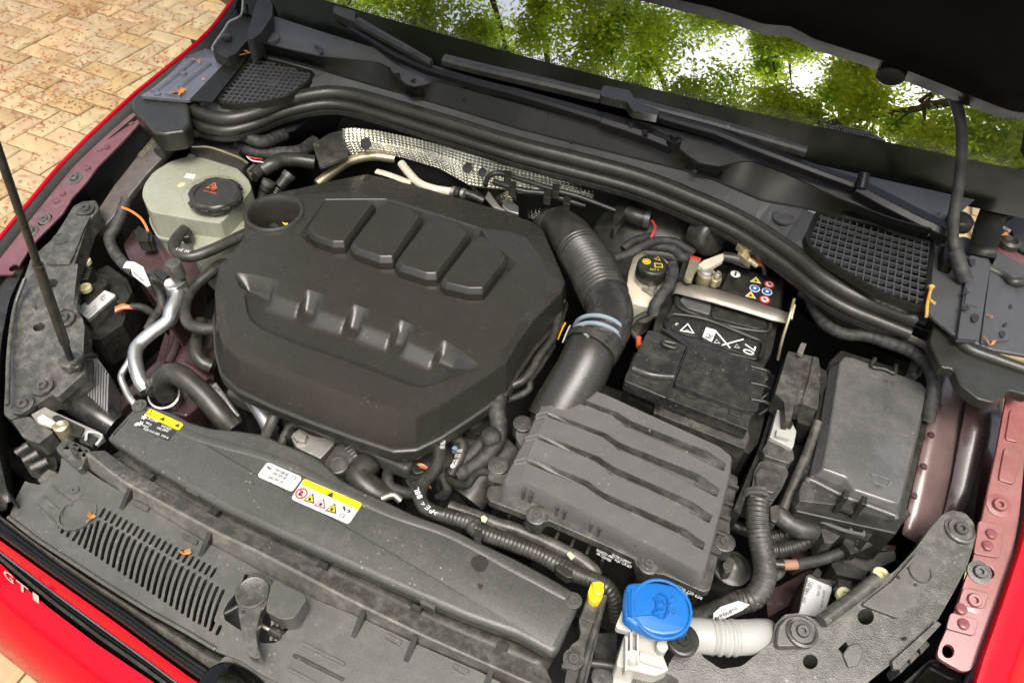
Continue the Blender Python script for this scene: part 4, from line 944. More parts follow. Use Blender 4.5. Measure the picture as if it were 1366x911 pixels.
# ================================================================== WIPERS
def barbox(name, pts, wds, th, mat, parent):
    """flat tapering bar along (px,py,z) points; widths in metres across (level), thickness downwards"""
    P = [U(*p) for p in pts]; V, F = [], []
    for i, p in enumerate(P):
        d = (P[min(i + 1, len(P) - 1)] - P[max(i - 1, 0)]); d.z = 0; d.normalize(); n = Vector((-d.y, d.x, 0)); h = wds[i] / 2
        V += [p + n * h - Vector((0, 0, th * .35)), p + n * h * .55, p - n * h * .55, p - n * h - Vector((0, 0, th * .35)), p - n * h - Vector((0, 0, th)), p + n * h - Vector((0, 0, th))]
    for i in range(len(P) - 1):
        for j in range(6): F.append([i * 6 + j, i * 6 + (j + 1) % 6, i * 6 + 6 + (j + 1) % 6, i * 6 + 6 + j])
    F += [list(range(6)), [len(V) - 6 + j for j in range(6)]]
    return obj(name, V, F, mat, parent, bevel=.0012)
w1 = thing('windscreen_wiper', 'left wiper, its arm running from screen centre to the top left', 'wiper', U(900, 188, .97), 'windscreen wipers')
barbox('arm', [(466, 32, .985), (491, 46, .985), (530, 70, .985), (570, 88, .986), (640, 108, .988), (690, 120, .989), (750, 137, .988), (808, 154, .986)], [.016, .016, .014, .013, .014, .017, .022, .026], .014, M.wiper, w1)
barbox('arm_head', [(805, 153, .987), (835, 162, .986), (870, 175, .983), (900, 188, .98)], [.030, .030, .028, .024], .018, M.wiper, w1)
barbox('blade', [(476, 24, 1.002), (500, 38, 1.0), (540, 60, .998), (575, 80, .995)], [.018, .017, .014, .010], .012, M.black, w1)
prism('blade_clip', rnd(T(0, 1)((405, 45), (430, 18), (510, 50), (525, 70), (520, 115), (490, 105), (410, 70)), 2), .014, M.black, w1, pl=.998, bevel=.002)
lathe('pivot_nut', U(899, 187, .981), [(.012, -.01), (.012, .002), (.007, .003), (.007, .009), (.004, .010), (.0001, .010)], M.wiper, w1)
for px, py in ((842, 167), (860, 177)): lathe('rivet', U(px, py, .987), [(.005, 0), (.004, .003), (.0001, .004)], M.wiper, w1, n=10)
w2 = thing('windscreen_wiper', 'long wiper along the screen base, pivoting at the right', 'wiper', U(1282, 294, .96), 'windscreen wipers')
barbox('blade', [(592, 74, .998), (640, 86, .998), (700, 100, .999), (760, 114, .999), (803, 124, .999)], [.020, .022, .022, .022, .022], .014, M.black, w2)
barbox('blade', [(845, 132, .999), (900, 146, .999), (960, 162, .999), (1020, 180, .998), (1078, 198, .996)], [.018, .018, .018, .016, .012], .013, M.black, w2)
prism('blade_clip', rnd(T(0, 2)((470, 480), (490, 445), (625, 470), (660, 530), (720, 550), (780, 570), (775, 600), (640, 575), (610, 530), (475, 500)), 2), .014, M.black, w2, pl=1.004, bevel=.002)
text('A', T(0, 2)((590, 500))[0], T(0, 2)((606, 503))[0], 1.0045, M.wprint, w2, h=.005) if False else None
barbox('arm', [(852, 142, 1.0), (900, 157, .998), (955, 172, .995), (1000, 190, .99), (1050, 208, .985), (1100, 226, .98), (1150, 243, .975)], [.014, .014, .015, .017, .020, .023, .026], .014, M.wiper, w2)
barbox('arm_head', [(1148, 243, .978), (1185, 262, .974), (1230, 285, .968), (1272, 305, .962)], [.030, .034, .034, .03], .02, M.wiper, w2)
lathe('pivot_cap', U(1281, 294, .965), [(.018, -.01), (.018, .002), (.014, .006), (.0001, .007)], M.cowld, w2)
tube('arm_collar', [U(1153, 232, .99), U(1148, 252, .975)], .008, M.wiper, w2)

# ================================================================== PROP ROD, WASHER HOSE
rod = thing('prop_rod', 'thin black bonnet prop rod leaning at the left edge', 'prop rod', U(97, 486, .80))
P0 = U(95, 482, .80); dirn = (U(0, 208, 1.15) - P0)
tube('rod', [P0 + dirn * t for t in (0, .3, .6, 1.0, 1.6, 2.2)], .0045, M.black, rod)
tube('rod_grip', [P0 + dirn * t for t in (0.12, .3, .55)], .0062, M.rubber, rod)
lathe('rod_bush', U(94, 482, .80), [(.014, -.006), (.014, .004), (.008, .006), (.0001, .006)], M.greyd, rod)
tube('rod_hook', [U(92, 486, .80), U(104, 490, .802), U(110, 478, .80), U(127, 475, .78)], .004, M.black, rod)
wh = thing('washer_hose', 'black cloth wrapped hose dropping from the bonnet at the right', 'hose', U(1285, 375, .93))
tube('hose', [(1160, 60, 1.13), (1215, 85, 1.115), (1255, 105, 1.11), (1274, 135, 1.10), (1283, 180, 1.07), (1280, 240, 1.02), (1272, 290, .985), (1272, 325, .965), (1279, 352, .945), (1286, 374, .932)], .0072, M.tape, wh, seg=14)
tube('wrap_end', [(1274, 335, .96), (1282, 360, .945), (1288, 374, .935)], .0100, M.tape, wh, seg=14)
prism('hose_guard', rnd(T(1, 3)((950, 420), (985, 385), (1000, 460), (1010, 520), (960, 510), (945, 500)), 2), .02, M.cowld, wh, pl=.945, bevel=.002)
# ================================================================== ENGINE COVER
ecv = thing('engine_cover', 'large dark plastic engine cover with eight moulded pads', 'engine cover', (-.1, .42, .78))
EP = (.8485, 0, .035)
O_ = EC((500, 28), (620, 55), (750, 92), (880, 130), (1000, 172), (1035, 197), (1065, 265), (1103, 355), (1092, 388), (1010, 470), (960, 540), (925, 602), (820, 672), (720, 735), (650, 768), (590, 772), (470, 733), (350, 690), (220, 640), (110, 590), (62, 545), (44, 480), (38, 380), (50, 305), (85, 278), (128, 215), (126, 150), (150, 108), (200, 90), (290, 72), (400, 47))
P_ = EC((468, 84), (600, 112), (730, 152), (850, 192), (940, 205), (985, 222), (1020, 270), (1052, 335), (1042, 385), (965, 475), (930, 540), (895, 590), (795, 660), (695, 715), (640, 742), (590, 744), (475, 706), (350, 662), (225, 612), (130, 565), (85, 525), (72, 470), (66, 385), (74, 318), (105, 290), (150, 225), (142, 150), (164, 118), (208, 104), (296, 92), (395, 86))
Ow = [U(x, y, up(EP, -.012 - (.012 if i < 5 or i == 30 else 0))) for i, (x, y) in enumerate(O_)]
Pw = W(P_, EP)
Mw = [a.lerp(b, .5) + Vector((0, 0, .0035)) for a, b in zip(Ow, Pw)]
S0 = inset(out(Ow, 0, -.006), -.003)
Sw = inset(out(Ow, 0, -.046), -.006)
for i in range(9, 23): Sw[i] += Vector((-.0, -.010, 0))
Lw = inset(out(Sw, 0, -.002), -.004); Lb = out(Lw, 0, -.016); Lc = inset(Lb, .006)
body = loft('side_shell', [out(Lc, 0, -.012), Lb, Lw, Sw, Ow, Pw], M.cover, ecv, caps=(False, False), smooth=False, bevel=.0035, bseg=3, bang=7)
rec = rnd(EC((372, 104), (470, 103), (560, 103), (850, 193), (862, 215), (958, 297), (852, 416), (800, 420), (345, 262), (292, 212)), [2, .5, .5, 2, 1, 2, 2, 2, 2, 2], 2)
low = rnd(EC((96, 330), (180, 338), (300, 372), (600, 470), (740, 535), (850, 612), (785, 632), (700, 668), (640, 674), (500, 622), (250, 532), (150, 478), (128, 400)), [3] * 13, 2)
oc_c = U(366, 285, EP); oil_h = circ(oc_c, .041, 28, EP)
recw = W(rec, EP); NG = 120
bk = resample(spline(W(EC((92, 326), (180, 338), (300, 372), (450, 420), (600, 470), (740, 535), (852, 614)), EP), 6), NG)
fr_ = resample(spline(W(EC((126, 400), (150, 478), (250, 532), (375, 577), (500, 622), (640, 674), (700, 668), (790, 640)), EP), 6), NG)
loww = bk + list(reversed(fr_))
cvv, cff = cap_tris([Pw, recw, loww, oil_h])
flat = Pw + recw + loww + oil_h
top = obj('top_plate', [Vector((v.x, v.y, zat(EP, v))) for v in cvv], cff, M.cover, ecv)
# upper recess
rf = inset(out(recw, 0, -.021), .010)
loft('pad_recess', [recw, inset(out(recw, 0, -.001), .001), rf], M.cover, ecv, caps=(False, True), smooth=False)
def pad(px, top_ins, h, name='pad'):
    b = W(rnd(px, 1.6, 2), up(EP, -.021)); t0 = out(inset(b, .003), 0, h * .75); t1 = out(inset(b, top_ins), 0, h); 
    return loft(name, [b, scl(b, .97, h * .55), scl(b, .885, h * .94), scl(b, .86, h)], M.cover, ecv, caps=(False, True), smooth=False, bevel=.0014, bang=10)
for pts in (((314, 222), (390, 110), (500, 117), (532, 142), (436, 271), (400, 271), (340, 250)),
            ((446, 272), (540, 150), (575, 132), (640, 150), (674, 180), (582, 318), (540, 318), (462, 290)),
            ((583, 322), (680, 195), (715, 177), (790, 200), (819, 232), (714, 369), (680, 369), (598, 342)),
            ((720, 378), (815, 256), (850, 234), (900, 262), (932, 310), (854, 412), (810, 413), (733, 395))):
    pad(EC(*pts), .010, .0195)
# lower scoop: rear wall, floor rising to the front edge, four tongues moulded on the rear wall
def sst(x): x = min(1, max(0, x)); return x * x * (3 - 2 * x)
rows_ = []; NT = 26
for j in range(NT):
    t = j / (NT - 1); row = []
    for i in range(NG):
        s_ = i / (NG - 1); D = .0165 * min(1, s_ / .05) * min(1, (1 - s_) / .10)
        d = D * (t / .30) if t < .30 else (D * (1 - .62 * (t - .30) / .58) if t < .88 else D * .38 * (1 - t) / .12)
        tg = 0
        for sr in (.285, .470, .650, .825):
            u = (s_ - (sr - .132)) / .132
            if 0 < u <= 1: tg = max(tg, sst(u / .16))
            elif 1 < u < 1.10: tg = max(tg, 1 - (u - 1) / .10)
        d *= 1 - .90 * tg * (1 if t < .25 else sst((.62 - t) / .36))
        row.append(bk[i].lerp(fr_[i], t) + Vector((0, 0, -d)))
    rows_.append(row)
sheet('scoop', rows_, M.cover, ecv, th=0)
# oil filler well
well = lathe('oil_well', oc_c, [(.0405, -.060), (.036, -.058), (.036, -.004), (.039, .001), (.0405, .004), (.044, .0045), (.0465, .002), (.047, -.02)], M.cover, ecv, n=36, caps=(False, False))
ocp = thing('oil_filler_cap', 'black oil filler cap down in the round well of the engine cover', 'oil cap', oc_c + Vector((.006, -.006, -.07)))
cc = oc_c + Vector((.006, -.004, -.040))
lathe('cap', cc, [(.034, -.03), (.034, -.004), (.030, .0), (.0001, .0)], M.black, ocp, n=28, wob=lambda i, r, h: 1 + .03 * (i % 4 < 2))
boxw('grip_bar', cc + Vector((0, 0, .006)), .046, .012, .012, M.black, ocp, ax=(Vector((.95, -.3, 0)), Vector((.3, .95, 0)), Vector((0, 0, 1))))
prism('oil_can_mark', OC((1015, 625), (1040, 635), (1070, 635), (1060, 655), (1035, 648)), .0004, M.ytag, ocp, pl=cc.z + .0006, bevel=0)
lathe('well_floor', oc_c + Vector((0, 0, -.056)), [(.040, 0), (.0001, .001)], M.deep, ocp)

# ================================================================== AIR FILTER BOX
AP = (.815, 0, .075)
af = thing('air_filter_box', 'ribbed dark grey air filter box with screwed flange beside the battery', 'air filter box', (.3, .3, .62))
lid_o = rnd(AF((345, 30), (400, 32), (540, 80), (780, 190), (1000, 290), (1050, 330), (1040, 410), (990, 600), (942, 785), (925, 797), (880, 772), (600, 625), (215, 425), (140, 427), (132, 405), (230, 225), (318, 40)), [1, 1, 2, 1, 3, 3, 2, 1, 2, 2, 2, 2, 2, 2, 2, 1, 2], 2)
crease = [(345, 32), (200, 420)]
Gs = [([(345, 61), (590, 152), (640, 185), (955, 310), (1028, 358)], [(340, 84), (565, 163), (622, 210), (800, 288), (1020, 390)]),
      ([(305, 147), (545, 238), (600, 275), (920, 402), (1003, 462)], [(300, 168), (530, 252), (590, 302), (770, 383), (990, 495)]),
      ([(270, 236), (515, 332), (570, 370), (890, 512), (975, 570)], [(262, 257), (490, 348), (560, 402), (740, 480), (960, 600)]),
      ([(226, 330), (470, 430), (530, 475), (860, 622), (943, 680)], [(218, 352), (450, 452), (530, 512), (720, 597), (935, 710)])]
lw_ = W(lid_o, AP)
# left facet: points left of the crease drop away
lx0, lx1 = U(*AF((352, 32))[0], AP), U(*AF((205, 425))[0], AP); cdir = (lx1 - lx0).normalized(); cn = Vector((-cdir.y, cdir.x, 0))
if cn.x > 0: cn = -cn
def drop(v):
    s = (v - lx0).dot(cn)
    return v + Vector((0, 0, -max(0, s) * .55))
ghole = []
for tp, bt in Gs: ghole.append(W(AF(*tp) + list(reversed(AF(*bt))), AP))
cutl = [lx0 + cdir * t for t in (-.01, .06, .12, .2)]
cvv, cff = cap_tris([lw_] + ghole)
rw_ = [drop(Vector((v.x, v.y, zat(AP, v)))) for v in cvv]
lid = obj('lid_top', rw_, cff, M.lid, af)
lwd = [drop(v) for v in lw_]
loft('lid_side', [lwd, inset(out(lwd, 0, -.003), -.0022), inset(out(lwd, 0, -.030), -.006)], M.lid, af, caps=(False, False))
for tp, bt in Gs:
    n = 16; a = resample(W(AF(*tp), AP), n); b = resample(W(AF(*bt), AP), n)
    mid = [x.lerp(y, .62) + Vector((0, 0, -.001 - .0085 * min(1, i / 5.) * (1 if i < n - 1 else .15))) for i, (x, y) in enumerate(zip(a, b))]
    m2 = [x.lerp(y, .30) + Vector((0, 0, -.001 - .0080 * min(1, i / 5.) * (1 if i < n - 1 else .15))) for i, (x, y) in enumerate(zip(a, b))]
    a, b, mid, m2 = [[drop(v) for v in r] for r in (a, b, mid, m2)]
    g = sheet('groove', [a, m2, mid, b], M.blackd, lid, th=0)
# thin raised lines at left ends of the grooves
for x, y in ((305, 60), (262, 146), (220, 236), (176, 329)):
    tube('rib_line', [drop(U(*AF((x, y + 16))[0], AP)), drop(U(*AF((x + 2, y))[0], AP)), drop(U(*AF((x + 46, y + 1))[0], AP))], .0012, M.lid, lid, seg=6, per=2)
    tube('rib_line', [drop(U(*AF((x, y + 16))[0], AP)), drop(U(*AF((x + 44, y + 23))[0], AP))], .0012, M.lid, lid, seg=6, per=2)
FPL = .803
flg = rnd(AF((58, 490), (60, 465), (78, 445), (110, 450), (135, 420), (210, 420), (560, 600), (880, 770), (925, 797), (945, 780), (1000, 560), (1040, 395), (1075, 410), (1078, 430), (1045, 600), (1045, 690), (1030, 715), (1000, 720), (975, 830), (965, 870), (940, 880), (780, 810), (740, 805), (700, 800), (670, 780), (655, 745), (560, 700), (310, 590), (280, 605), (240, 600), (215, 565), (150, 540), (70, 510)), 2, 2)
fo = W(flg, FPL)
flange = prism('flange', fo, .014, M.greyd, af, world=True, bevel=.002)
for x, y in ((260, 570), (715, 768), (1020, 678), (105, 370), (205, 200)):
    px, py = AF((x, y))[0]
    lathe('screw_boss', U(px, py, FPL), [(.013, -.02), (.013, .002), (.0115, .003), (.0001, .003)], M.blackd, af, n=18)
    screw(px, py, FPL + .003, .0055, M.steel if False else M.greyd, af)
for x, y in ((210, 475), (240, 490), (347, 540), (378, 556), (485, 608), (518, 626), (635, 672), (663, 690), (782, 742), (812, 760)):
    c = U(*AF((x, y))[0], .815); boxw('clip_rib', c + Vector((0, .004, -.004)), .003, .016, .024, M.blackd, af, bevel=.0008)
for x, y in ((1005, 575), (985, 640), (1020, 520), (965, 715), (1042, 450)):
    c = U(*AF((x, y))[0], .806); boxw('flange_rib', c, .022, .003, .010, M.blackd, af, bevel=.0006)
lbx = [Vector((v.x, v.y, .79)) for v in inset(fo, .006)]
loft('lower_box', [lbx, [v + Vector((0, .02, -.2)) for v in lbx]], M.black, af, caps=(True, True))
for k in range(7):
    c = U(*AF((150 + k * 62, 590 + k * 30))[0], .765); boxw('lower_rib', c + Vector((0, .008, -.02)), .004, .02, .07, M.black, af, bevel=.0008)
for s, p0, p1 in (('INGRESSO ARIA', (512, 690), (580, 722)), ('FILTER ELEMENT', (575, 710), (650, 745)), ('AIR CLEANER', (512, 702), (570, 735)), ('5Q0 129 607', (585, 728), (652, 760)), ('5Q0 129 620', (835, 835), (935, 885)), ('PP-GF30', (838, 848), (880, 868))):
    a, b = AF(p0, p1); text(s, None, None, None, M.wprint, af, w3=(U(*a, .790) + Vector((0, -.004, 0)), U(*b, .790) + Vector((0, -.004, 0))), nrm=Vector((0, -.9, .45)), h=.0036, lift=.006)
prism('lid_ear', rnd(AF((175, 215), (200, 180), (225, 185), (235, 215), (200, 290), (180, 260)), 2), .012, M.lid, af, pl=.80, bevel=.002)
prism('lid_ear', rnd(AF((85, 355), (120, 352), (140, 375), (140, 420), (95, 405), (80, 385)), 2), .012, M.lid, af, pl=.80, bevel=.002)
prism('hose_nipple', rnd(AF((62, 410), (75, 390), (125, 405), (130, 440), (70, 428)), 2), .016, M.greyd, af, pl=.806, bevel=.003)
# neck of the lid
tube('lid_neck', [U(792, 458, .856), U(784, 478, .850), U(775, 498, .840), U(764, 518, .828), U(750, 542, .814), U(736, 566, .800)], [.0345, .035, .036, .037, .037, .036], M.cover, af, seg=28, per=5)

# ================================================================== INTAKE DUCT
du = thing('intake_duct', 'black corrugated intake duct curving from engine to air filter box', 'intake duct', U(790, 400, .76))
tube('elbow', [(735, 300, .80), (748, 305, .835), (762, 318, .855), (776, 338, .862)], [.029, .032, .034, .034], M.rubber, du, seg=24)
tube('bellows', [(772, 332, .861), (786, 354, .864), (798, 378, .866), (808, 398, .866)], .0335, M.rubber, du, seg=28, ribs=.0072, amp=.05)
tube('pipe', [(806, 394, .866), (813, 412, .865), (811, 432, .862), (802, 452, .858), (792, 468, .854)], [.0325, .033, .0335, .034, .0345], M.scr, du, seg=28)
def hoop(name, pa, pb, r, th, mat, par, n=28):
    a, b = U(*pa), U(*pb); ax = (b - a).normalized(); c = (a + b) / 2; L = (b - a).length
    return lathe(name, c, [(r, -L / 2), (r + th, -L / 2), (r + th, L / 2), (r, L / 2)], mat, par, n=n, axis=ax, caps=(False, False))
M.clip = material('blue grey spring clip', (.42, .50, .55), .35, metal=.6, vary=.1)
for k, (pa, pb) in enumerate((((800, 442, .8605), (799, 446, .8600)), ((796, 452, .8585), (795, 456, .8580)))): hoop('spring_clip', pa, pb, .0345, .003, M.clip, du)
hoop('collar', (792, 460, .857), (787, 468, .855), .0355, .0025, M.rubber, du)
tube('clip_ear', [U(776, 436, .882), U(779, 443, .887), U(785, 448, .889)], .003, M.clip, du, seg=8)
lathe('duct_end_boot', U(738, 300, .82), [(.0001, -.03), (.028, -.03), (.034, -.01), (.034, .01), (.028, .02), (.0001, .022)], M.rubber, du, axis=Vector((-.6, .5, .5)))
text('PVB22', (812, 458), (824, 446), .889, M.rubber, du, h=.006)

# ================================================================== HEAT SHIELD
def shieldmat():
    m = material('dimpled heat shield foil', (.82, .81, .72), .22, metal=.9, vary=.2, vscale=12)
    return m
M.shield = shieldmat()
hsd = thing('heat_shield', 'dimpled silver foil heat shield against the bulkhead behind the engine', 'heat shield', (-.05, .69, .78))
def tilt(pts, z0, z1, n): return None
ut = HS((112, 8), (150, 2), (250, 12), (420, 48), (620, 100), (800, 148), (1000, 195), (1160, 232))
lt_ = HS((140, 118), (250, 115), (360, 128), (520, 175), (640, 245), (800, 262), (980, 290), (1162, 352))
NU = 40
UW = resample([U(x, y, .862) for x, y in ut], NU); LW_ = resample([U(x, y, .808) for x, y in lt_], NU)
mid = [a.lerp(b, .5) + Vector((0, -.008, .004)) for a, b in zip(UW, LW_)]
def dimple(rows, nu, nv, amp=.0034, cell=.0100):
    out_ = []; rs = [resample(r, nu) for r in rows]
    for j in range(nv):
        t = j / (nv - 1) * (len(rs) - 1); k = min(len(rs) - 2, int(t)); f = t - k; row = []
        for i in range(nu):
            p = rs[k][i].lerp(rs[k + 1][i], f); L = (rs[0][-1] - rs[0][0]).length * i / nu; D = .075 * j / nv
            g = math.sin(2 * math.pi * (L + D) / cell / 1.41) * math.sin(2 * math.pi * (L - D) / cell / 1.41); row.append(p + Vector((0, -.7, .7)) * g * amp)
        out_.append(row)
    return out_
sheet('foil', dimple([UW, mid, LW_], 380, 44), M.shield, hsd, th=0)
sheet('foil_skirt', dimple([resample(W(HS((560, 180), (620, 215), (720, 300), (800, 262), (900, 270), (990, 300)), .806), 20), resample(W(HS((600, 225), (680, 290), (760, 330), (860, 360), (920, 395), (970, 415)), .76), 20)], 160, 36), M.shield, hsd, th=0)
for x, y, r in ((224, 70, .011), (642, 170, .009), (703, 188, .008), (925, 180, .006)):
    c = U(*HS((x, y))[0], .843); lathe('mount_hole', c + Vector((0, -.009, .006)), [(r, 0), (.0001, .0005)], M.deep, hsd, axis=Vector((0, -.75, .66)), n=18)
prism('shield_bracket', rnd(HS((-10, 70), (60, 25), (115, 12), (140, 118), (60, 150), (20, 165)), 2), .006, M.blackd, hsd, pl=.845, bevel=.001)
# ================================================================== COOLANT EXPANSION TANK
ct = thing('coolant_tank', 'milky white coolant tank with black screw cap', 'coolant tank', U(265, 300, .74))
def grow_(r, d, dz): return out(inset(r, -d), 0, dz)
def scl(r, k, dz):
    c = sum(r, Vector()) / len(r); return [Vector((c.x + (v.x - c.x) * k, c.y + (v.y - c.y) * k, v.z + dz)) for v in r]
tt = W(rnd([(189, 262), (192, 246), (205, 229), (228, 215), (250, 209), (285, 211), (316, 224), (332, 240), (336, 252), (322, 270), (294, 298), (262, 294), (230, 288), (200, 283)], [6, 6, 6, 6, 6, 6, 5, 4, 4, 3, 3, 3, 5, 6], 3), .852)
loft('tank', [scl(tt, .97, .0005), tt, scl(tt, 1.02, -.045), scl(tt, 1.03, -.048), scl(tt, 1.06, -.049), scl(tt, 1.06, -.054), scl(tt, 1.02, -.055), scl(tt, .98, -.10)], M.tank, ct, smooth=False, bevel=.005, bseg=3, bang=25)
fac = W(rnd([(262, 290), (300, 280), (330, 258), (343, 266), (342, 300), (333, 318), (300, 336), (272, 346), (256, 330), (252, 306)], 4, 3), .818)
loft('front_facet', [scl(fac, .8, .004), scl(fac, .96, 0), scl(fac, 1.02, -.008), scl(fac, 1.06, -.04), scl(fac, 1.0, -.07)], M.tank, ct)
prism('mount_lug', rnd(OC((175, 100), (190, 40), (240, 20), (290, 35), (325, 95)), 4, 3), .02, M.tank, ct, pl=.848, bevel=.003)
lathe('lug_pin', U(*OC((235, 65))[0], .849), [(.006, -.002), (.006, .004), (.0001, .005)], M.tank, ct, n=12)
lathe('neck_ring', U(284, 258, .852), [(.048, -.004), (.048, .001), (.044, .004), (.0001, .004)], M.tank, ct, n=32)
ccp = thing('screw_cap', 'black coolant cap with red warning mark on the milky tank', 'screw cap', U(285, 258, .856))
cz = U(286, 256, .874)
lathe('cap', cz, [(.038, -.018), (.0415, -.014), (.0415, -.003), (.039, .0), (.034, .001), (.031, .0), (.030, -.003), (.0001, -.0025)], M.cover, ccp, n=48, wob=lambda i, r, h: (1.0 if (i % 8) < 5 else .93) if r > .035 else 1)
for k in range(8):
    a = k * .785 + .3; boxw('grip', cz + Vector((math.cos(a) * .041, math.sin(a) * .041, -.008)), .004, .012, .006, M.cover, ccp, ax=(Vector((math.cos(a), math.sin(a), 0)), Vector((-math.sin(a), math.cos(a), 0)), Vector((0, 0, 1))))
tri(*OC((415, 320))[0], .0105, .35, cz.z - .002, M.oprint, ccp, inner=M.cover, lift=.0006)
for k in range(3): tube('steam_mark', [OC((405 + k * 14, 345 + k * 3, cz.z - .0008))[0], OC((413 + k * 12, 325 + k * 3, cz.z - .0008))[0], OC((415 + k * 10, 305 + k * 5, cz.z - .0008))[0]], .0006, M.oprint, ccp, seg=5)
text('NICHT OEFFNEN', OC((330, 362))[0], OC((440, 388))[0], cz.z - .0022, M.oprint, ccp, h=.0035)
decal('stain', rnd(OC((105, 310), (140, 285), (180, 285), (170, 310), (120, 330)), 1), .8525, material('tan stain', (.45, .42, .24), .5, vary=.1), ct)
decal('moulded_mark', OC((165, 240), (190, 205), (270, 215), (245, 255)), .8522, material('tank moulded mark', (.56, .58, .48), .4, vary=.05), ct)
lv = thing('coolant_level_sensor', 'black sensor plug on the right side of the milky tank', 'sensor', U(*OC((830, 190))[0], .80))
tube('plug', [OC((760, 230, .845))[0], OC((820, 180, .845))[0], OC((860, 140, .845))[0]], .011, M.black, lv)
prism('clip', rnd(OC((705, 180), (770, 110), (800, 150), (740, 225)), 2), .012, M.greyd, lv, pl=.852, bevel=.002)
tube('wire', [OC((870, 130, .845))[0], OC((840, 85, .86))[0], OC((780, 75, .865))[0], OC((720, 60, .86))[0]], .0015, M.redw, lv, seg=6)
tube('wire', [OC((865, 135, .845))[0], OC((850, 110, .86))[0], OC((760, 95, .862))[0], OC((710, 60, .86))[0]], .0013, M.paper, lv, seg=6)

# ================================================================== BRAKE FLUID RESERVOIR
bf = thing('brake_fluid_reservoir', 'ivory brake fluid reservoir with black cap between duct and battery', 'reservoir', U(850, 430, .74))
bo = W(rnd(T(1, 2)((655, 480), (700, 470), (800, 500), (830, 560), (812, 640), (770, 730), (700, 760), (615, 745), (595, 650), (625, 540)), 4, 3), .825)
bo = W(rnd([(846, 340), (858, 334), (890, 344), (899, 358), (895, 376), (884, 398), (866, 408), (843, 402), (836, 384), (840, 358)], 4, 3), .835)
loft('tank', [inset(bo, .006), out(bo, 0, -.004), grow_(bo, .002, -.035), grow_(bo, .001, -.038), inset(out(bo, 0, -.042), .003), inset(out(bo, 0, -.08), .010)], M.tankw, bf)
cz2 = U(871, 352, .872)
lathe('neck', cz2 + Vector((0, 0, -.03)), [(.02, -.012), (.02, .012), (.0001, .012)], M.tankw, bf)
bcap = lathe('cap', cz2, [(.0205, -.026), (.0225, -.024), (.0225, -.004), (.021, -.001), (.018, .0), (.0001, .0)], M.black, bf, n=40, wob=lambda i, r, h: 1 + .02 * (i % 2) if r > .022 else 1)
ZB = Zm(680, 220, 3.9029)
c = U(*ZB((712, 505))[0], cz2.z)
lathe('brake_symbol', c, [(.0062, .0004), (.0062, .0009), (.0001, .0009)], M.yellow, bcap, n=20)
lathe('symbol_ring', c, [(.0043, .0009), (.0043, .0013), (.0034, .0013), (.0034, .0009)], M.ink, bcap, n=20, caps=(False, False))
tri(*ZB((770, 490))[0], .0055, 0, cz2.z, M.yellow, bcap, inner=M.ink, lift=.0006)
prism('book_symbol', ZB((752, 510), (795, 515), (798, 535), (754, 532)), .0004, M.yellow, bcap, pl=cz2.z + .0008, bevel=0)
prism('book_gap', ZB((758, 514), (790, 518), (793, 531), (760, 528)), .0004, M.ink, bcap, pl=cz2.z + .0012, bevel=0)
text('DOT 4', ZB((732, 550))[0], ZB((775, 553))[0], cz2.z, M.yellow, bcap, h=.0042)
nb = Vector((-.15, -.75, .45)).normalized()
for s, p0, p1 in (('MAX', (664, 722), (712, 738)), ('MIN', (628, 778), (676, 790))):
    a, b = U(*ZB(p0)[0], .80 if s == 'MAX' else .785), U(*ZB(p1)[0], .80 if s == 'MAX' else .785)
    text(s, None, None, None, M.ink, bf, w3=(a, b), nrm=Vector((-.1, -.9, .4)).normalized(), h=.0075, lift=.004)
boxw('bracket_plate', U(868, 387, .838), .022, .018, .003, M.steel, bf, ax=(Vector((.92, -.38, 0)), Vector((.38, .92, 0)), Vector((0, 0, 1))))
lathe('bracket_nut', U(870, 384, .840), [(.0075, 0), (.0075, .007), (.004, .008), (.004, .013), (.0001, .013)], M.steel, bf, n=6)

# ================================================================== BATTERY
BPL = .842
bat = thing('battery', 'black car battery with clamp strap and warning symbols', 'battery', U(970, 400, .66))
case = rnd([(898, 372), (912, 335), (935, 345), (1050, 372), (1046, 395), (1030, 470), (1014, 500), (868, 452), (876, 420)], 3, 2)
prism('case', case, .17, M.black, bat, pl=.828, bevel=.003)
btop = prism('top', rnd(BT((330, 650), (420, 480), (700, 500), (1060, 640), (1050, 700), (960, 911), (700, 850), (360, 740)), 3, 2), .02, M.black, bat, pl=.836, bevel=.002)
prism('rear_top', rnd(BT((690, 500), (790, 270), (850, 290), (1150, 380), (1100, 575), (1060, 640)), 2), .03, M.black, bat, pl=.842, bevel=.002)
for nm, px in (('pad', ((440, 510), (455, 480), (520, 470), (655, 530), (640, 605), (490, 560))), ('pad', ((650, 600), (680, 545), (1020, 640), (1020, 690), (980, 705), (660, 625))), ('pad', ((375, 700), (400, 640), (440, 630), (590, 670), (570, 755), (470, 740))), ('pad', ((580, 770), (620, 680), (950, 790), (970, 830), (950, 890), (900, 885)))):
    prism('top_pad', rnd(BT(*px), 2.5, 3), .004, M.fuse if px[0][0] == 440 else M.black, btop, pl=.8385, bevel=.001)
for pts in (((415, 520), (420, 490), (440, 560), (640, 640), (800, 690), (1000, 720), (1045, 700), (1050, 660)), ((350, 640), (375, 610), (420, 605), (620, 640), (900, 750), (990, 790), (1000, 850), (975, 900))):
    tube('moulded_rim', [BT((x, y, .838))[0] for x, y in pts], .0035, M.black, btop, seg=8)
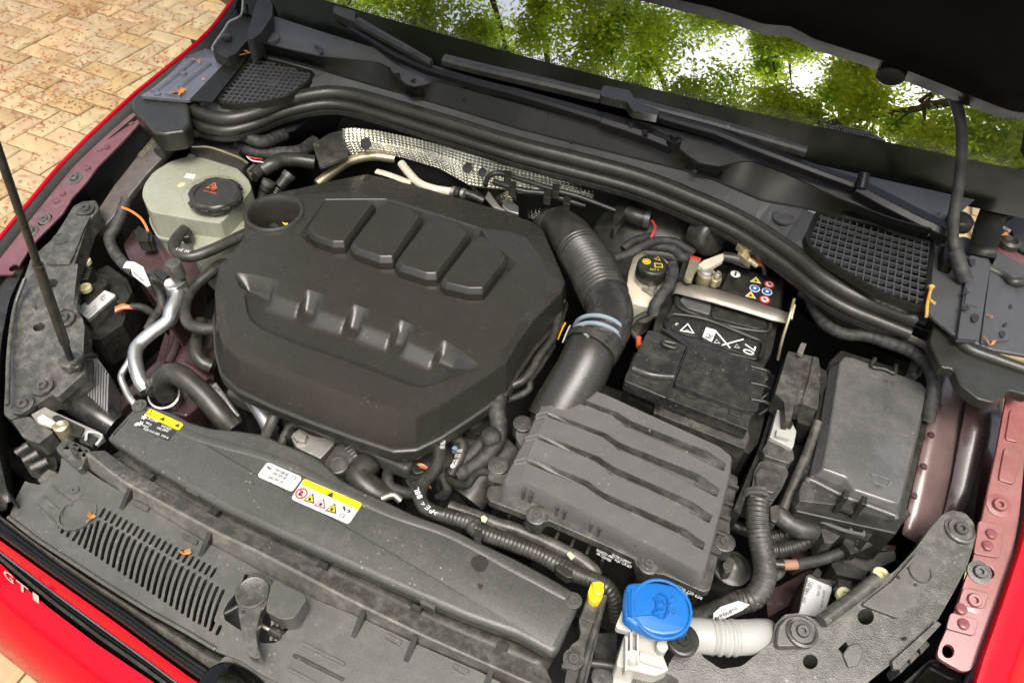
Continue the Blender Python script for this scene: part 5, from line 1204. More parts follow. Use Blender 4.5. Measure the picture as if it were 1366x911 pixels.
# prints
prism('white_panel', BT((592, 755), (618, 690), (688, 712), (655, 790)), .0004, M.wprint, btop, pl=.8392, bevel=0)
text('70', BT((930, 800))[0], BT((893, 868))[0], .8386, M.wprint, btop, h=.020) if False else None
a, b = BT((948, 812))[0], BT((905, 812))[0]
def rtext(s, p0, p1, h, mat, par, z): text(s, BT(p0)[0], BT(p1)[0], z, mat, par, h=h, lift=.0004, bold=.01)
rtext('70', (882, 800), (862, 862), .0155, M.wprint, btop, .8389)
rtext('EFB', (668, 775), (650, 808), .007, M.wprint, btop, .8389) if False else None
rtext('P6', (622, 735), (610, 765), .009, M.ink, btop, .8394)
for (p0, p1) in (((680, 715), (780, 832)), ((722, 812), (868, 772))): tube('cross_stroke', [BT((p0[0], p0[1], .839))[0], BT((p1[0], p1[1], .839))[0]], .0011, M.wprint, btop, seg=5, per=1)
tri(*BT((690, 790))[0], .0052, .3, .8389, M.wprint, btop, lift=.0003, inner=M.black); tri(*BT((825, 822))[0], .0048, .3, .8389, M.wprint, btop, lift=.0003, inner=M.black)
tri(*BT((490, 705))[0], .0125, .2, .8389, M.wprint, btop, name='recycling_mark', lift=.0003, inner=M.black)
text('Pb', BT((478, 722))[0], BT((508, 728))[0], .8396, M.wprint, btop, h=.004)
text('M', BT((418, 682))[0], BT((433, 672))[0], .8389, M.wprint, btop, h=.004)
cbm = U(*BT((815, 333))[0], .8422)
lathe('minus_disc', cbm, [(.0075, 0), (.0075, .0005), (.0001, .0005)], M.wprint, bat)
boxw('minus_bar', cbm + Vector((0, 0, .0008)), .0026, .009, .0004, M.ink, bat, bevel=0)
for (x, y, kd) in ((955, 375, 't'), (1045, 402, 'r'), (945, 430, 'b'), (1028, 452, 'b'), (920, 475, 't'), (1013, 505, 'r')):
    px, py = BT((x, y))[0]
    if kd == 't':
        tri(px - .5, py + .5, .0095, .15, .8422, M.wprint, bat, lift=.0003); tri(px - .5, py + .5, .0075, .15, .8427, M.yellow, bat, lift=.0003)
        boxw('pictogram', U(px - .5, py + .5, .8434), .003, .004, .0003, M.ink, bat, bevel=0)
    else:
        c = U(px, py, .8422)
        lathe('symbol_disc', c, [(.0078, 0), (.0078, .0004), (.0001, .0004)], M.rprint if kd == 'r' else M.wprint, bat)
        lathe('symbol_field', c, [(.0056 if kd == 'r' else .0066, .0004), (.0056 if kd == 'r' else .0066, .0008), (.0001, .0008)], M.wprint if kd == 'r' else M.bprint, bat)
        boxw('pictogram', c + Vector((0, 0, .001)), .004, .0045, .0003, M.ink if kd == 'r' else M.wprint, bat, bevel=0)
        if kd == 'r': boxw('slash', c + Vector((0, 0, .0014)), .011, .0014, .0003, M.rprint, bat, ax=(Vector((.7, -.7, 0)), Vector((.7, .7, 0)), Vector((0, 0, 1))), bevel=0)
# clamp strap
strap = thing('battery_clamp', 'weathered metal strap laid across the battery', 'clamp', U(980, 400, .80))
sa = [BT((x, y, z))[0] for x, y, z in ((375, 510, .80), (394, 468, .838), (415, 462, .848), (660, 525, .8495), (850, 580, .8495), (1060, 645, .8495), (1172, 668, .848))]
sb = [BT((x, y, z))[0] for x, y, z in ((395, 475, .80), (412, 404, .838), (436, 387, .848), (700, 440, .8495), (870, 494, .8495), (1100, 572, .8495), (1192, 602, .848))]
sheet('strap', [W3(sa), W3(sb)], M.rust, strap, th=.002)
tube('hook_bolt', [BT((1212, 500, .87))[0], BT((1180, 620, .86))[0], BT((1130, 780, .83))[0], BT((1100, 911, .80))[0]], .0022, M.brass, strap, seg=8)
tube('hook_bolt', [BT((1214, 540, .868))[0], BT((1190, 640, .858))[0]], .0022, M.brass, strap, seg=8)
# negative terminal and clamp
tm = thing('battery_terminal', 'brass coloured negative terminal clamp with white wrapped cable', 'terminal', U(940, 365, .82))
prism('clamp_plate', rnd(BT((470, 350), (515, 215), (580, 235), (575, 285), (545, 310), (525, 370), (490, 368)), 1), .008, M.brass, tm, pl=.866, bevel=.0015)
prism('clamp_base', rnd(BT((505, 215), (530, 208), (588, 225), (580, 240), (515, 228)), 1), .012, M.redw, tm, pl=.867, bevel=.001)
lathe('post', U(*BT((620, 310))[0], .868), [(.0095, -.03), (.009, .0), (.008, .001), (.0001, .001)], M.cast, tm, n=24)
lathe('clamp_ring', U(*BT((616, 345))[0], .856), [(.009, -.012), (.0135, -.012), (.0135, .006), (.009, .006)], M.brass, tm, n=24, caps=(False, False))
prism('clamp_ear', rnd(BT((655, 340), (690, 310), (722, 320), (725, 370), (690, 385), (660, 375)), 1), .014, M.brass, tm, pl=.864, bevel=.002)
lathe('clamp_nut', U(*BT((692, 348))[0], .866), [(.0055, 0), (.0055, .005), (.003, .006), (.003, .009), (.0001, .009)], M.steel, tm, n=6)
prism('cable_lug', rnd(BT((565, 270), (600, 240), (680, 210), (738, 190), (735, 235), (690, 262), (660, 280), (600, 295)), 1), .008, M.tankw, tm, pl=.872, bevel=.002)
tube('earth_cable', [BT((730, 215, .868))[0], BT((800, 225, .868))[0], BT((870, 250, .866))[0], BT((920, 270, .868))[0]], .008, M.rubber, tm)
tube('earth_wire', [BT((935, 210, .872))[0], BT((980, 250, .870))[0], BT((1005, 290, .865))[0], BT((1015, 330, .855))[0]], .0035, M.rubber, tm)
tube('copper_wire', [BT((935, 215, .873))[0], BT((965, 240, .873))[0], BT((990, 275, .871))[0]], .003, M.oprint, tm)
prism('sensor_bracket', rnd(BT((825, 130), (850, 100), (960, 130), (930, 170), (870, 170)), 1), .01, M.brass, tm, pl=.89, bevel=.001)
prism('sensor_bracket', rnd(BT((830, 190), (870, 160), (910, 175), (920, 260), (890, 240)), 1), .01, M.brass, tm, pl=.88, bevel=.001)
tube('terminal_stud', [BT((900, 230, .88))[0], BT((960, 275, .872))[0]], .0045, M.brass, tm)

# ================================================================== BATTERY JACKET
jk = thing('battery_jacket', 'scuffed black plastic box lid covering the front half of the battery', 'box', U(930, 520, .66))
jt = [(880, 436), (893, 438), (920, 446), (960, 456), (1002, 468), (1020, 476), (1036, 492), (1034, 508), (1024, 540), (1018, 552), (1010, 570), (1004, 580), (940, 550), (893, 530), (836, 506), (834, 498), (848, 462), (872, 438)]
q = T(2, 2)
j1 = q((720, 0), (760, 5), (920, 85), (860, 240), (815, 355), (740, 325), (598, 265), (600, 240))
j2 = q((930, 90), (1100, 60), (1330, 200), (1340, 240), (1320, 320), (1225, 300), (1325, 370), (1280, 420), (1210, 410), (865, 275))
j2 = [(920, 463), (1004, 470), (1022, 480), (1024, 502), (1018, 524), (1006, 546), (990, 544), (901, 511)]
prism('lid', rnd(j1, 2), .02, M.scr, jk, pl=.849, bevel=.002)
prism('lid', rnd([(881, 437), (900, 444), (940, 459), (1000, 480), (1018, 488), (1024, 500), (1010, 548), (990, 546), (900, 512), (919, 464), (916, 462)], 2), .02, M.scr, jk, pl=.8465, bevel=.002)
prism('step', rnd(q((860, 275), (1245, 420), (1255, 445), (1240, 520), (815, 355)), 1), .02, M.scr, jk, pl=.836, bevel=.0015)
prism('front_rail', rnd(q((760, 350), (800, 360), (1240, 520), (1250, 560), (1225, 620), (1150, 590), (750, 430)), 1), .05, M.blackd, jk, pl=.812, bevel=.003)
prism('tub', rnd([(836, 500), (846, 470), (1034, 500), (1012, 590), (1000, 605), (905, 560), (838, 530)], 2), .15, M.black, jk, pl=.806, bevel=.002)
prism('lid_seam', q((925, 90), (932, 90), (820, 355), (812, 352)), .003, M.deep, jk, pl=.8505, bevel=0)
tube('lid_ridge', [q((640, 200, .851))[0], q((740, 235, .852))[0], q((850, 245, .851))[0]], .006, M.scr, jk)
tube('latch', [q((805, 55, .852))[0], q((800, 75, .853))[0], q((860, 95, .852))[0], q((865, 75, .852))[0], q((810, 60, .852))[0]], .003, M.black, jk, seg=8)
lathe('lid_boss', U(*q((1025, 238))[0], .847), [(.010, 0), (.010, .001), (.005, .0015), (.0045, .004), (.002, .004), (.0001, .002)], M.scr, jk)
for x, y in ((945, 330), (1065, 375), (1175, 425)): prism('clip', rnd(q((x - 28, y - 16), (x + 30, y + 6), (x + 24, y + 28), (x - 34, y + 8)), 1), .006, M.black, jk, pl=.839, bevel=.001)
for y0 in (0, 1, 2): tube('side_hook', [q((1255, 190 + y0 * 85, .848))[0], q((1340, 215 + y0 * 82, .847))[0], q((1345, 245 + y0 * 80, .835))[0], q((1300, 300 + y0 * 70, .825))[0]], .0025, M.black, jk, seg=8)

# ================================================================== CONNECTOR CARRIER
cn_ = thing('connector_carrier', 'black cable connector block with grey locking lever beside the fuse box', 'connector', U(1050, 560, .66))
prism('cover', rnd(CB((298, 92), (430, 120), (438, 180), (432, 300), (425, 345), (350, 315), (322, 330), (310, 395), (285, 390), (280, 310), (242, 275)), 1.5), .035, M.blackd, cn_, pl=.862, bevel=.002)
tube('cover_ridge', [CB((412, 120, .864))[0], CB((385, 240, .864))[0], CB((360, 315, .864))[0]], .002, M.blackd, cn_, seg=6)
prism('metal_tab', rnd(CB((338, 95), (355, 55), (378, 60), (362, 105)), 1), .006, M.steel, cn_, pl=.872, bevel=.001)
prism('side_latch', rnd(CB((432, 160), (465, 180), (468, 230), (440, 290), (425, 250)), 1), .03, M.black, cn_, pl=.85, bevel=.002)
prism('grey_lever', rnd(CB((218, 465), (265, 295), (280, 300), (275, 395), (320, 410), (335, 440), (322, 505), (315, 515)), 1.5), .018, M.gwhite, cn_, pl=.842, bevel=.002)
prism('lever_step', rnd(CB((250, 430), (310, 440), (305, 475), (245, 460)), 1), .006, M.gwhite, cn_, pl=.848, bevel=.001)
prism('lever_clip', rnd(CB((275, 390), (290, 380), (320, 400), (315, 420), (270, 405)), .5), .006, M.black, cn_, pl=.850, bevel=.001)
prism('connector_body', rnd(CB((185, 520), (210, 480), (320, 515), (325, 560), (300, 580), (195, 545)), 1.5), .05, M.blackd, cn_, pl=.836, bevel=.002)
prism('connector_boot', rnd(CB((150, 620), (170, 575), (215, 560), (285, 590), (300, 620), (270, 690), (235, 740), (130, 720), (145, 660)), 2.5), .05, M.blackd, cn_, pl=.828, bevel=.004, bseg=3)
prism('boot_cap', rnd(CB((155, 625), (180, 590), (270, 625), (275, 650), (235, 710), (160, 690)), 2.5), .008, M.blackd, cn_, pl=.833, bevel=.003)
prism('carrier', rnd(CB((180, 490), (240, 290), (255, 290), (200, 480), (120, 700), (90, 800), (60, 780)), 1), .12, M.black, cn_, pl=.82, bevel=.002)
tube('carrier_edge', [CB((425, 400, .84))[0], CB((385, 520, .83))[0], CB((330, 650, .82))[0], CB((275, 780, .81))[0]], .006, M.blackd, cn_)
prism('inner_frame', rnd(CB((330, 340), (415, 360), (400, 420), (340, 400)), 1), .04, M.black, cn_, pl=.835, bevel=.002)
prism('carrier', rnd(CB((330, 345), (420, 400), (330, 640), (270, 790), (250, 760), (320, 560)), 1), .1, M.deep, cn_, pl=.79, bevel=.002)

# ================================================================== FUSE BOX
fz = thing('fuse_box', 'large scuffed dark grey fuse box with a clipped lid at right', 'fuse box', U(1150, 600, .64))
FZ = .850
q = T(2, 3)
fo2 = rnd(q((405, 165), (430, 135), (470, 138), (830, 270), (868, 310), (855, 360), (735, 860), (720, 905), (690, 905), (480, 835), (440, 770), (310, 725), (345, 560)), [3, 3, 3, 4, 5, 2, 3, 3, 3, 4, 3, 3, 2], 3)
fw = W(fo2, FZ)
loft('lid', [inset(fw, .004), inset(out(fw, 0, -.0006), .0015), out(fw, 0, -.003), grow_(fw, .002, -.014), grow_(fw, .006, -.018), grow_(fw, .007, -.022), grow_(fw, .006, -.03)], M.fuse, fz, caps=(True, False))
prism('base', rnd([(1106, 482), (1122, 466), (1245, 506), (1246, 530), (1208, 690), (1196, 712), (1140, 700), (1062, 682), (1058, 668)], 3), .07, M.black, fz, pl=.824, bevel=.003)
prism('front_step', rnd([(1072, 640), (1092, 628), (1136, 642), (1150, 652), (1142, 676), (1066, 668), (1066, 655)], 3), .02, M.blackd, fz, pl=.836, bevel=.003)
q6 = RH
for pts in (((610, 20), (640, 0), (860, 110), (1000, 165), (1225, 250), (1215, 265)),): tube('base_bead', [q6((x, y, .838))[0] for x, y in pts], .003, M.fuse, fz, seg=8)
for x, y in ((850, 150), (975, 195)): c = U(*q6((x, y))[0], .842); boxw('clip', c, .006, .012, .035, M.black, fz)
prism('clip_plate', rnd(q6((800, 140), (870, 160), (940, 190), (1005, 210), (985, 245), (840, 190)), 1), .006, M.blackd, fz, pl=.836, bevel=.001)
fr0 = [(595, 230), (620, 140), (740, 180), (1110, 310), (1040, 430), (760, 310)]
prism('rib_panel', rnd(q6(*fr0), 1), .05, M.black, fz, pl=.812, bevel=.001)
for k in range(3): tube('panel_rib', [q6((615 - 12 * k, 150 + 42 * k, .8135))[0], q6((860 - 10 * k, 245 + 48 * k, .8135))[0], q6((1095 - 40 * k, 315 + 35 * k, .8135))[0]], .0022, M.fuse, fz, seg=6)
for k in range(5): tube('panel_rib', [q6((690 + 85 * k, 165 + 31 * k, .8137))[0], q6((650 + 88 * k, 250 + 36 * k, .8137))[0]], .002, M.fuse, fz, seg=6)
prism('cable_exit', rnd(q6((705, 330), (760, 285), (885, 345), (800, 440), (735, 440)), 2), .04, M.blackd, fz, pl=.80, bevel=.003)
qq = T(2, 3)
for pts in (((590, 150), (575, 190), (640, 205), (690, 225), (700, 185)), ((770, 220), (800, 150), (830, 175), (815, 240))): tube('rear_hook', [qq((x, y, .853))[0] for x, y in pts], .003, M.black, fz, seg=8)
prism('rear_hook_block', rnd(qq((765, 215), (800, 150), (835, 190), (815, 245)), 1), .02, M.greyd, fz, pl=.852, bevel=.002)
for p0, p1, s in ((( 632, 270), (690, 290), '(I I)'),): text(s, qq(p0)[0], qq(p1)[0], FZ, M.black, fz, h=.006, lift=.0002)
tube('moulded_mark', [qq((570, 235, FZ + .0003))[0], qq((610, 245, FZ + .0003))[0]], .0012, M.fuse, fz, seg=5); tube('moulded_mark', [qq((585, 260, FZ + .0003))[0], qq((605, 225, FZ + .0003))[0]], .0012, M.fuse, fz, seg=5)
for pts in (((575, 765), (580, 750), (665, 780), (655, 815)), ((580, 790), (650, 815))): tube('moulded_mark', [qq((x, y, FZ + .0003))[0] for x, y in pts], .0012, M.fuse, fz, seg=5)
text('>PP<', qq((585, 820))[0], qq((630, 835))[0], FZ, M.black, fz, h=.005, lift=.0002)

# ================================================================== WASHER FILLER
wf = thing('washer_filler', 'white washer fluid filler neck with a blue cap', 'filler neck', U(880, 850, .70))
q = T(3, 2)
blue = q((607, 420), (612, 395), (640, 385), (700, 382), (770, 382), (850, 398), (905, 425), (925, 460), (940, 540), (938, 600), (925, 635), (870, 655), (800, 662), (740, 650), (690, 625), (640, 600), (602, 570), (600, 480))
bw = W(rnd(blue, 2, 2), .832)
capb = loft('cap', [inset(bw, .004), inset(out(bw, 0, -.0006), .0015), out(bw, 0, -.0025), grow_(bw, .001, -.013), inset(out(bw, 0, -.013), .005), inset(out(bw, 0, -.02), .006)], M.blue, wf)
cb_ = U(*q((790, 520))[0], .832)
lathe('cap_ring', cb_, [(.0325, -.001), (.0325, .0014), (.031, .0018), (.0298, .0014), (.0298, -.001)], M.blue, capb, n=40, caps=(False, False))
tube('cap_groove', [q((622, 440, .833))[0], q((622, 500, .833))[0], q((625, 560, .833))[0]], .0018, M.blueh, capb, seg=8)
tube('hinge_bead', [q((640, 420, .833))[0], q((638, 500, .833))[0], q((640, 570, .833))[0]], .002, M.blue, capb, seg=8)
for pts in (((742, 545), (800, 570), (822, 520), (820, 470), (790, 440)), ((742, 545), (765, 510), (760, 470)), ((760, 500), (790, 480), (810, 500)), ((765, 530), (800, 520)), ((790, 440), (770, 465), (745, 470))): tube('washer_symbol', [q((x, y, .8332))[0] for x, y in pts], .0012, M.blueh, capb, seg=6)
for x, y in ((840, 500), (855, 530), (835, 545), (860, 550), (845, 470), (770, 455)): lathe('drop_symbol', U(*q((x, y))[0], .832), [(.0016, 0), (.0014, .0014), (.0001, .0018)], M.blueh, capb, n=8)
neck = prism('collar_plate', rnd(q((552, 610), (585, 530), (600, 505), (640, 560), (900, 640), (935, 640), (945, 690), (930, 725), (895, 732), (840, 705), (700, 650), (620, 640), (560, 625)), 3), .010, M.white, wf, pl=.810, bevel=.002, holes=[ell(*q((603, 585))[0], 3.6, 3.2, 12)])
prism('neck', rnd(q((600, 650), (700, 640), (815, 700), (800, 760), (830, 840), (760, 870), (560, 820), (555, 800)), 3), .16, M.white, wf, pl=.798, bevel=.003)
for x, y, l in ((625, 720, 30), (660, 730, 34), (600, 770, 22)): boxw('neck_rib', U(*q((x, y))[0], .80), .003, .035, .02, M.white, wf, ax=(Vector((.95, .3, 0)), Vector((-.3, .95, 0)), Vector((0, 0, 1))))
prism('neck_ledge', rnd(q((680, 740), (810, 790), (800, 830), (670, 790)), 1), .02, M.white, wf, pl=.804, bevel=.002)
lathe('neck_knob', U(*q((635, 775))[0], .802), [(.008, -.02), (.008, .004), (.006, .007), (.0001, .007)], M.white, wf, n=16)
lathe('neck_knob', U(*q((790, 725))[0], .806), [(.006, -.01), (.006, .005), (.0001, .007)], M.white, wf, n=14)
lathe('bolt_seat', U(*q((900, 685))[0], .8105), [(.017, -.004), (.017, .003), (.012, .005), (.0001, .005)], M.black, wf, n=20)
screw(*q((900, 685))[0], .815, .0075, M.black, wf, 'bolt')
hz = thing('washer_tube', 'grey white corrugated plastic tube beside the blue cap', 'tube', U(970, 850, .74))
tube('tube', [q((900, 660, .785))[0], q((980, 660, .785))[0], q((1060, 670, .785))[0]], .0188, M.gwhite, hz, seg=24)
tube('corrugated', [q((1050, 668, .785))[0], q((1110, 672, .785))[0], q((1170, 672, .784))[0]], .0188, M.gwhite, hz, seg=24, ribs=.008, amp=.07)
tube('tube', [q((1160, 672, .784))[0], q((1240, 668, .782))[0], q((1300, 655, .775))[0], q((1340, 640, .76))[0]], [.0188, .0188, .017, .014], M.gwhite, hz, seg=24)

# ================================================================== LAMP CONTROL MODULES
def module(name, label, poly, sticker, lines, pl, nuts, base):
    t = thing(name, label, 'control unit', W(poly, pl - .06)[0], 'lamp control units')
    prism('housing', rnd(poly, 2, 3), .03, M.blackd, t, pl=pl, bevel=.002)
    s = prism('label', rnd(sticker, 1.5, 2), .0005, M.paper, t, pl=pl + .0007, bevel=0)
    for tx, p0, p1, h in lines: text(tx, p0, p1, pl + .0007, M.ink, s, h=h, lift=.0004)
    for px, py, z in nuts: lathe('grommet', U(px, py, z), [(.0001, -.004), (.0095, -.004), (.0095, .002), (.008, .003), (.004, .003), (.0035, -.001), (.0001, -.001)], material_nut, t, n=20)
    for pts, z, d in base: prism('body', rnd(pts, 2), d, M.black, t, pl=z, bevel=.003)
    return t
material_nut = material('pale yellow grommet', (.55, .52, .28), .5, vary=.1)
ZL = Zm(80, 370, 15.18)
q = T(1, 0)
module('headlamp_module', 'white labelled control unit on the left headlamp', ZL((330, 650), (810, 210), (850, 215), (1150, 345), (1155, 390), (610, 880), (560, 880)), ZL((340, 655), (815, 230), (840, 232), (1115, 350), (1110, 385), (590, 835), (540, 825)),
       [('7PP 907 357', ZL((430, 660))[0], ZL((575, 530))[0], .004), ('VALEO', ZL((470, 700))[0], ZL((560, 620))[0], .004), ('HW 041 SW 0430', ZL((545, 750))[0], ZL((750, 580))[0], .0035), ('MADE IN EU', ZL((590, 790))[0], ZL((770, 630))[0], .003), ('LED', ZL((830, 440))[0], ZL((930, 360))[0], .004), ('E1', ZL((880, 480))[0], ZL((945, 425))[0], .006)],
       .762, [(113, 349, .782), (113.5, 384, .778)], [(q((420, 500), (480, 480), (500, 560), (640, 600), (680, 680), (640, 740), (560, 680), (480, 620), (410, 640)), .755, .06), (q((440, 820), (600, 700), (660, 760), (640, 830), (520, 909), (400, 900)), .74, .06), (q((405, 560), (430, 520), (480, 530), (460, 590), (420, 600)), .778, .03), (q((410, 660), (440, 640), (540, 590), (560, 620), (450, 720)), .768, .03)])
ZR = Zm(1055, 755, 15.18)
module('headlamp_module', 'white labelled control unit behind the right headlamp bracket', [(1064, 819), (1070, 790), (1075, 768), (1080, 765), (1108, 775), (1111, 780), (1100, 822), (1090, 835)], [(1066, 818), (1078, 770), (1080, 770), (1109, 782), (1110, 785), (1098, 824)],
       [('7PP 907 357', ZR((290, 770))[0], ZR((400, 300))[0], .0035), ('VALEO', ZR((350, 550))[0], ZR((460, 350))[0], .004), ('LED', ZR((590, 490))[0], ZR((620, 400))[0], .004), ('HW 041 SW 0430', ZR((640, 850))[0], ZR((700, 500))[0], .003), ('0430', ZR((560, 620))[0], ZR((590, 520))[0], .003)],
       .765, [(1175, 767, .80), (1127, 794, .79)], [(RH((580, 860), (600, 700), (790, 690), (860, 640), (1010, 660), (1060, 700), (960, 800), (800, 900)), .755, .06), (RH((650, 650), (690, 610), (720, 650), (700, 680)), .77, .03), (RH((780, 590), (840, 555), (1040, 640), (1000, 700), (820, 660)), .772, .04), (RH((830, 690), (930, 710), (900, 790), (830, 760)), .782, .02)])
for k in range(13):
    pass
# finned heat sink under the left bracket
fs = thing('finned_ballast', 'silver finned heat sink beside the left headlamp bracket', 'heat sink', U(125, 510, .68))
q = T(2, 0)
prism('core', rnd(q((390, 90), (420, 50), (445, 60), (575, 240), (560, 450), (500, 400), (400, 310)), 1), .05, M.ripr, fs, pl=.742, bevel=.001)
for k in range(13):
    x0, y0 = 400 + k * 13.5, 75 + k * 14 - (k > 3) * 6; x1, y1 = 395 + k * 13.4, 300 + k * 11
    a, b = U(*q((x0 + 5, y0))[0], .745), U(*q((x1 + 5, y1))[0], .745); m_ = (a + b) / 2; d = (b - a).normalized()
    boxw('fin', m_, (b - a).length, .0022, .008, M.ripr, fs, ax=(d, Vector((-d.y, d.x, 0)), Vector((0, 0, 1))), bevel=0)
lathe('corner_stud', U(*q((415, 45))[0], .748), [(.005, -.01), (.005, .004), (.0001, .006)], M.ripr, fs, n=12)
# ================================================================== HOSES, PIPES, LOOMS
def H(name, label, cat, pts, r, mat, group=None, **kw):
    if mat is M.tape and 'ribs' not in kw: kw.update(ribs=.011, amp=.03)
    return tube(name, [U(*p) for p in pts], r, mat, None, label=label, cat=cat, group=group, **kw)
q1, q0, q2 = T(1, 0), T(0, 0), T(2, 0)
# --- engine mass under the cover
M.eng = material('dark castings', (.060, .058, .054), .45, metal=.3, dust=.3, vary=.4, bump=.4, bscale=300, grime=.5)
eb = thing('engine_block', 'dark engine castings showing under the edge of the engine cover', 'engine', (-.1, .4, .45))
boxw('crankcase', Vector((-.10, .44, .60)), .40, .36, .26, M.eng, eb, bevel=.01)
boxw('cylinder_head', Vector((-.10, .50, .745)), .36, .30, .07, M.eng, eb, bevel=.008)
boxw('gearbox', Vector((.24, .42, .56)), .26, .34, .16, M.eng, eb, bevel=.02)
for k in range(7): boxw('casting_rib', Vector((-.26 + k * .055, .255, .66)), .008, .02, .16, M.eng, eb, bevel=.002)
boxw('front_gallery', Vector((-.12, .25, .735)), .30, .03, .03, M.eng, eb, bevel=.006)
# --- tank outlet hose and neighbours
hs_ = thing('tank_outlet_hose', 'black hose leaving the milky tank towards the engine', 'hose', U(250, 330, .80))
tube('hose', [q1((965, 335, .842))[0], q1((930, 372, .842))[0], q1((905, 420, .840))[0], q1((930, 460, .838))[0], q1((1000, 478, .838))[0], q1((1120, 435, .838))[0], q1((1280, 358, .834))[0]], .0088, M.rubber, hs_, seg=14)
prism('quick_connector', rnd(OC((105, 700), (140, 660), (200, 660), (238, 700), (215, 750), (150, 760)), 2), .016, M.black, hs_, pl=.842, bevel=.003)
for p0, p1, s in (((905, 440), (985, 462), 'O||//O')  ,): text('11E 0Y', q1((915, 445))[0], q1((985, 462))[0], .8475, M.wprint, hs_, h=.006)
lathe('paint_dot', U(*q1((900, 402))[0], .837), [(.003, 0), (.0025, .001), (.0001, .001)], M.wprint, hs_, n=10)
H('coolant_hose', 'black bent hose hanging beside the left end of the engine cover', 'hose', [q1(p)[0] for p in [(1190, 470, .80), (1110, 550, .80), (1010, 640, .795), (965, 730, .79), (975, 815, .788), (1035, 850, .788), (1130, 852, .79)]], .0088, M.rubber, seg=14)
H('coolant_hose', 'olive grey hose dropping below the black bent hose at left', 'hose', [LP(p)[0] for p in [(830, 60, .75), (815, 160, .75), (790, 280, .748), (805, 360, .745), (860, 420, .74), (930, 450, .735)]], .0105, M.rubber, seg=14)
bh = thing('radiator_hose', 'thick olive black radiator hose arching behind the radiator cover', 'hose', U(*LP((520, 700))[0], .70))
tube('hose', [LP(p)[0] for p in [(545, 700, .735), (505, 630, .752), (500, 560, .768), (550, 515, .778), (640, 520, .782), (740, 590, .778), (860, 700, .770), (990, 850, .757), (1100, 980, .74)]], .0155, M.rubber, bh, seg=20)
lathe('aluminium_cup', U(*LP((510, 690))[0], .742), [(.0205, -.03), (.0205, -.004), (.022, .0), (.0195, .001), (.0185, -.006)], M.alu, bh, n=28, axis=Vector((.25, -.25, .95)), caps=(False, False))
tube('clamp', [LP((330, 640, .745))[0], LP((400, 610, .757))[0], LP((440, 650, .757))[0]], .013, M.blackd, bh)
# --- refrigerant pipes
rp = thing('refrigerant_pipe', 'thick silver pipe bending down beside the left headlamp', 'pipe', U(185, 490, .72))
tube('pipe', [q1((930, 628, .80))[0], q1((925, 690, .80))[0], q1((890, 760, .797))[0]] + [LP(p)[0] for p in [(540, 55, .79), (400, 160, .784), (300, 250, .78), (262, 330, .778), (275, 470, .772), (310, 570, .765), (360, 640, .757)]], .0098, M.alu, rp, seg=18)
lathe('valve_cap', U(*q1((905, 520))[0], .845), [(.0001, .004), (.010, .004), (.011, .002), (.011, -.022), (.008, -.024), (.008, -.034)], M.greyd, rp, n=24, wob=lambda i, r, h: 1 + .04 * (i % 2))
prism('block_joint', rnd(q1((850, 625), (900, 590), (960, 575), (965, 610), (920, 640), (870, 650)), 1), .018, M.alu, rp, pl=.815, bevel=.002)
H('refrigerant_pipe', 'thin silver pipe running alongside the thick silver one', 'pipe', [LP(p)[0] for p in [(245, 320, .772), (200, 420, .768), (150, 500, .764), (142, 555, .762), (180, 650, .756), (230, 740, .752), (275, 790, .748)]], .0048, M.alu, seg=12)
H('coolant_pipe', 'dark silver pipe diving under the front left of the engine cover', 'pipe', [(316, 505, .755), (335, 530, .752), (350, 552, .748), (362, 575, .742)], .011, M.alu, seg=14)
rb_ = thing('ribbed_bracket', 'ribbed aluminium bracket between radiator hose and engine cover', 'bracket', U(*LP((1010, 780))[0], .70))
for k in range(4): tube('rib', [LP((900 + k * 34, 660 + k * 18 - 40, .742))[0], LP((985 + k * 34, 740 + k * 20, .738))[0], LP((1060 + k * 30, 830 + k * 20, .73))[0]], .0042, M.cast, rb_, seg=8)
prism('base', LP((880, 650), (960, 570), (1010, 640), (1170, 860), (1100, 911), (1000, 800)), .02, M.cast, rb_, pl=.735, bevel=.003)
# --- sensor plug and looms on the left
sp_ = thing('pressure_sensor_plug', 'black plug with pale ring at the end of the left loom', 'plug', U(*q1((840, 590))[0], .78))
prism('plug', rnd(q1((775, 575), (810, 535), (880, 575), (900, 600), (850, 620)), 1.5), .02, M.black, sp_, pl=.812, bevel=.003)
prism('lock', rnd(q1((800, 560), (830, 540), (875, 570), (850, 600)), 1), .006, M.black, sp_, pl=.818, bevel=.001)
lathe('sensor_body', U(*q1((885, 620))[0], .81), [(.0085, -.012), (.0085, .008), (.006, .010), (.0001, .010)], M.cast, sp_, n=18, axis=Vector((.6, -.4, .5)))
H('wiring_loom', 'taped black loom curving down left of the coolant tank', 'wiring loom', [q1(p)[0] for p in [(660, 180, .83), (635, 250, .82), (600, 330, .808), (570, 385, .80), (600, 460, .795), (650, 520, .792), (700, 560, .79)]], .0088, M.tape, seg=12)
H('wiring_loom', 'dark loom dropping among the left headlamp parts', 'wiring loom', [q1(p)[0] for p in [(690, 560, .788), (780, 600, .78), (830, 660, .772), (840, 740, .76), (800, 800, .745), (770, 860, .735)]], .007, M.tape, seg=12)
H('orange_wire', 'single orange wire beside the coolant tank', 'wire', [q1(p)[0] for p in [(635, 222, .83), (680, 240, .828), (730, 275, .824), (755, 310, .82), (772, 348, .815)]], .0022, M.orange, seg=8)
wt = thing('paper_tag', 'white printed paper tag wrapped on the left loom', 'tag', U(*q1((720, 560))[0], .78))
prism('tag', q1((655, 500), (700, 505), (745, 530), (785, 625), (765, 635), (690, 575), (680, 540), (640, 535)), .001, M.paper, wt, pl=.80, bevel=0)
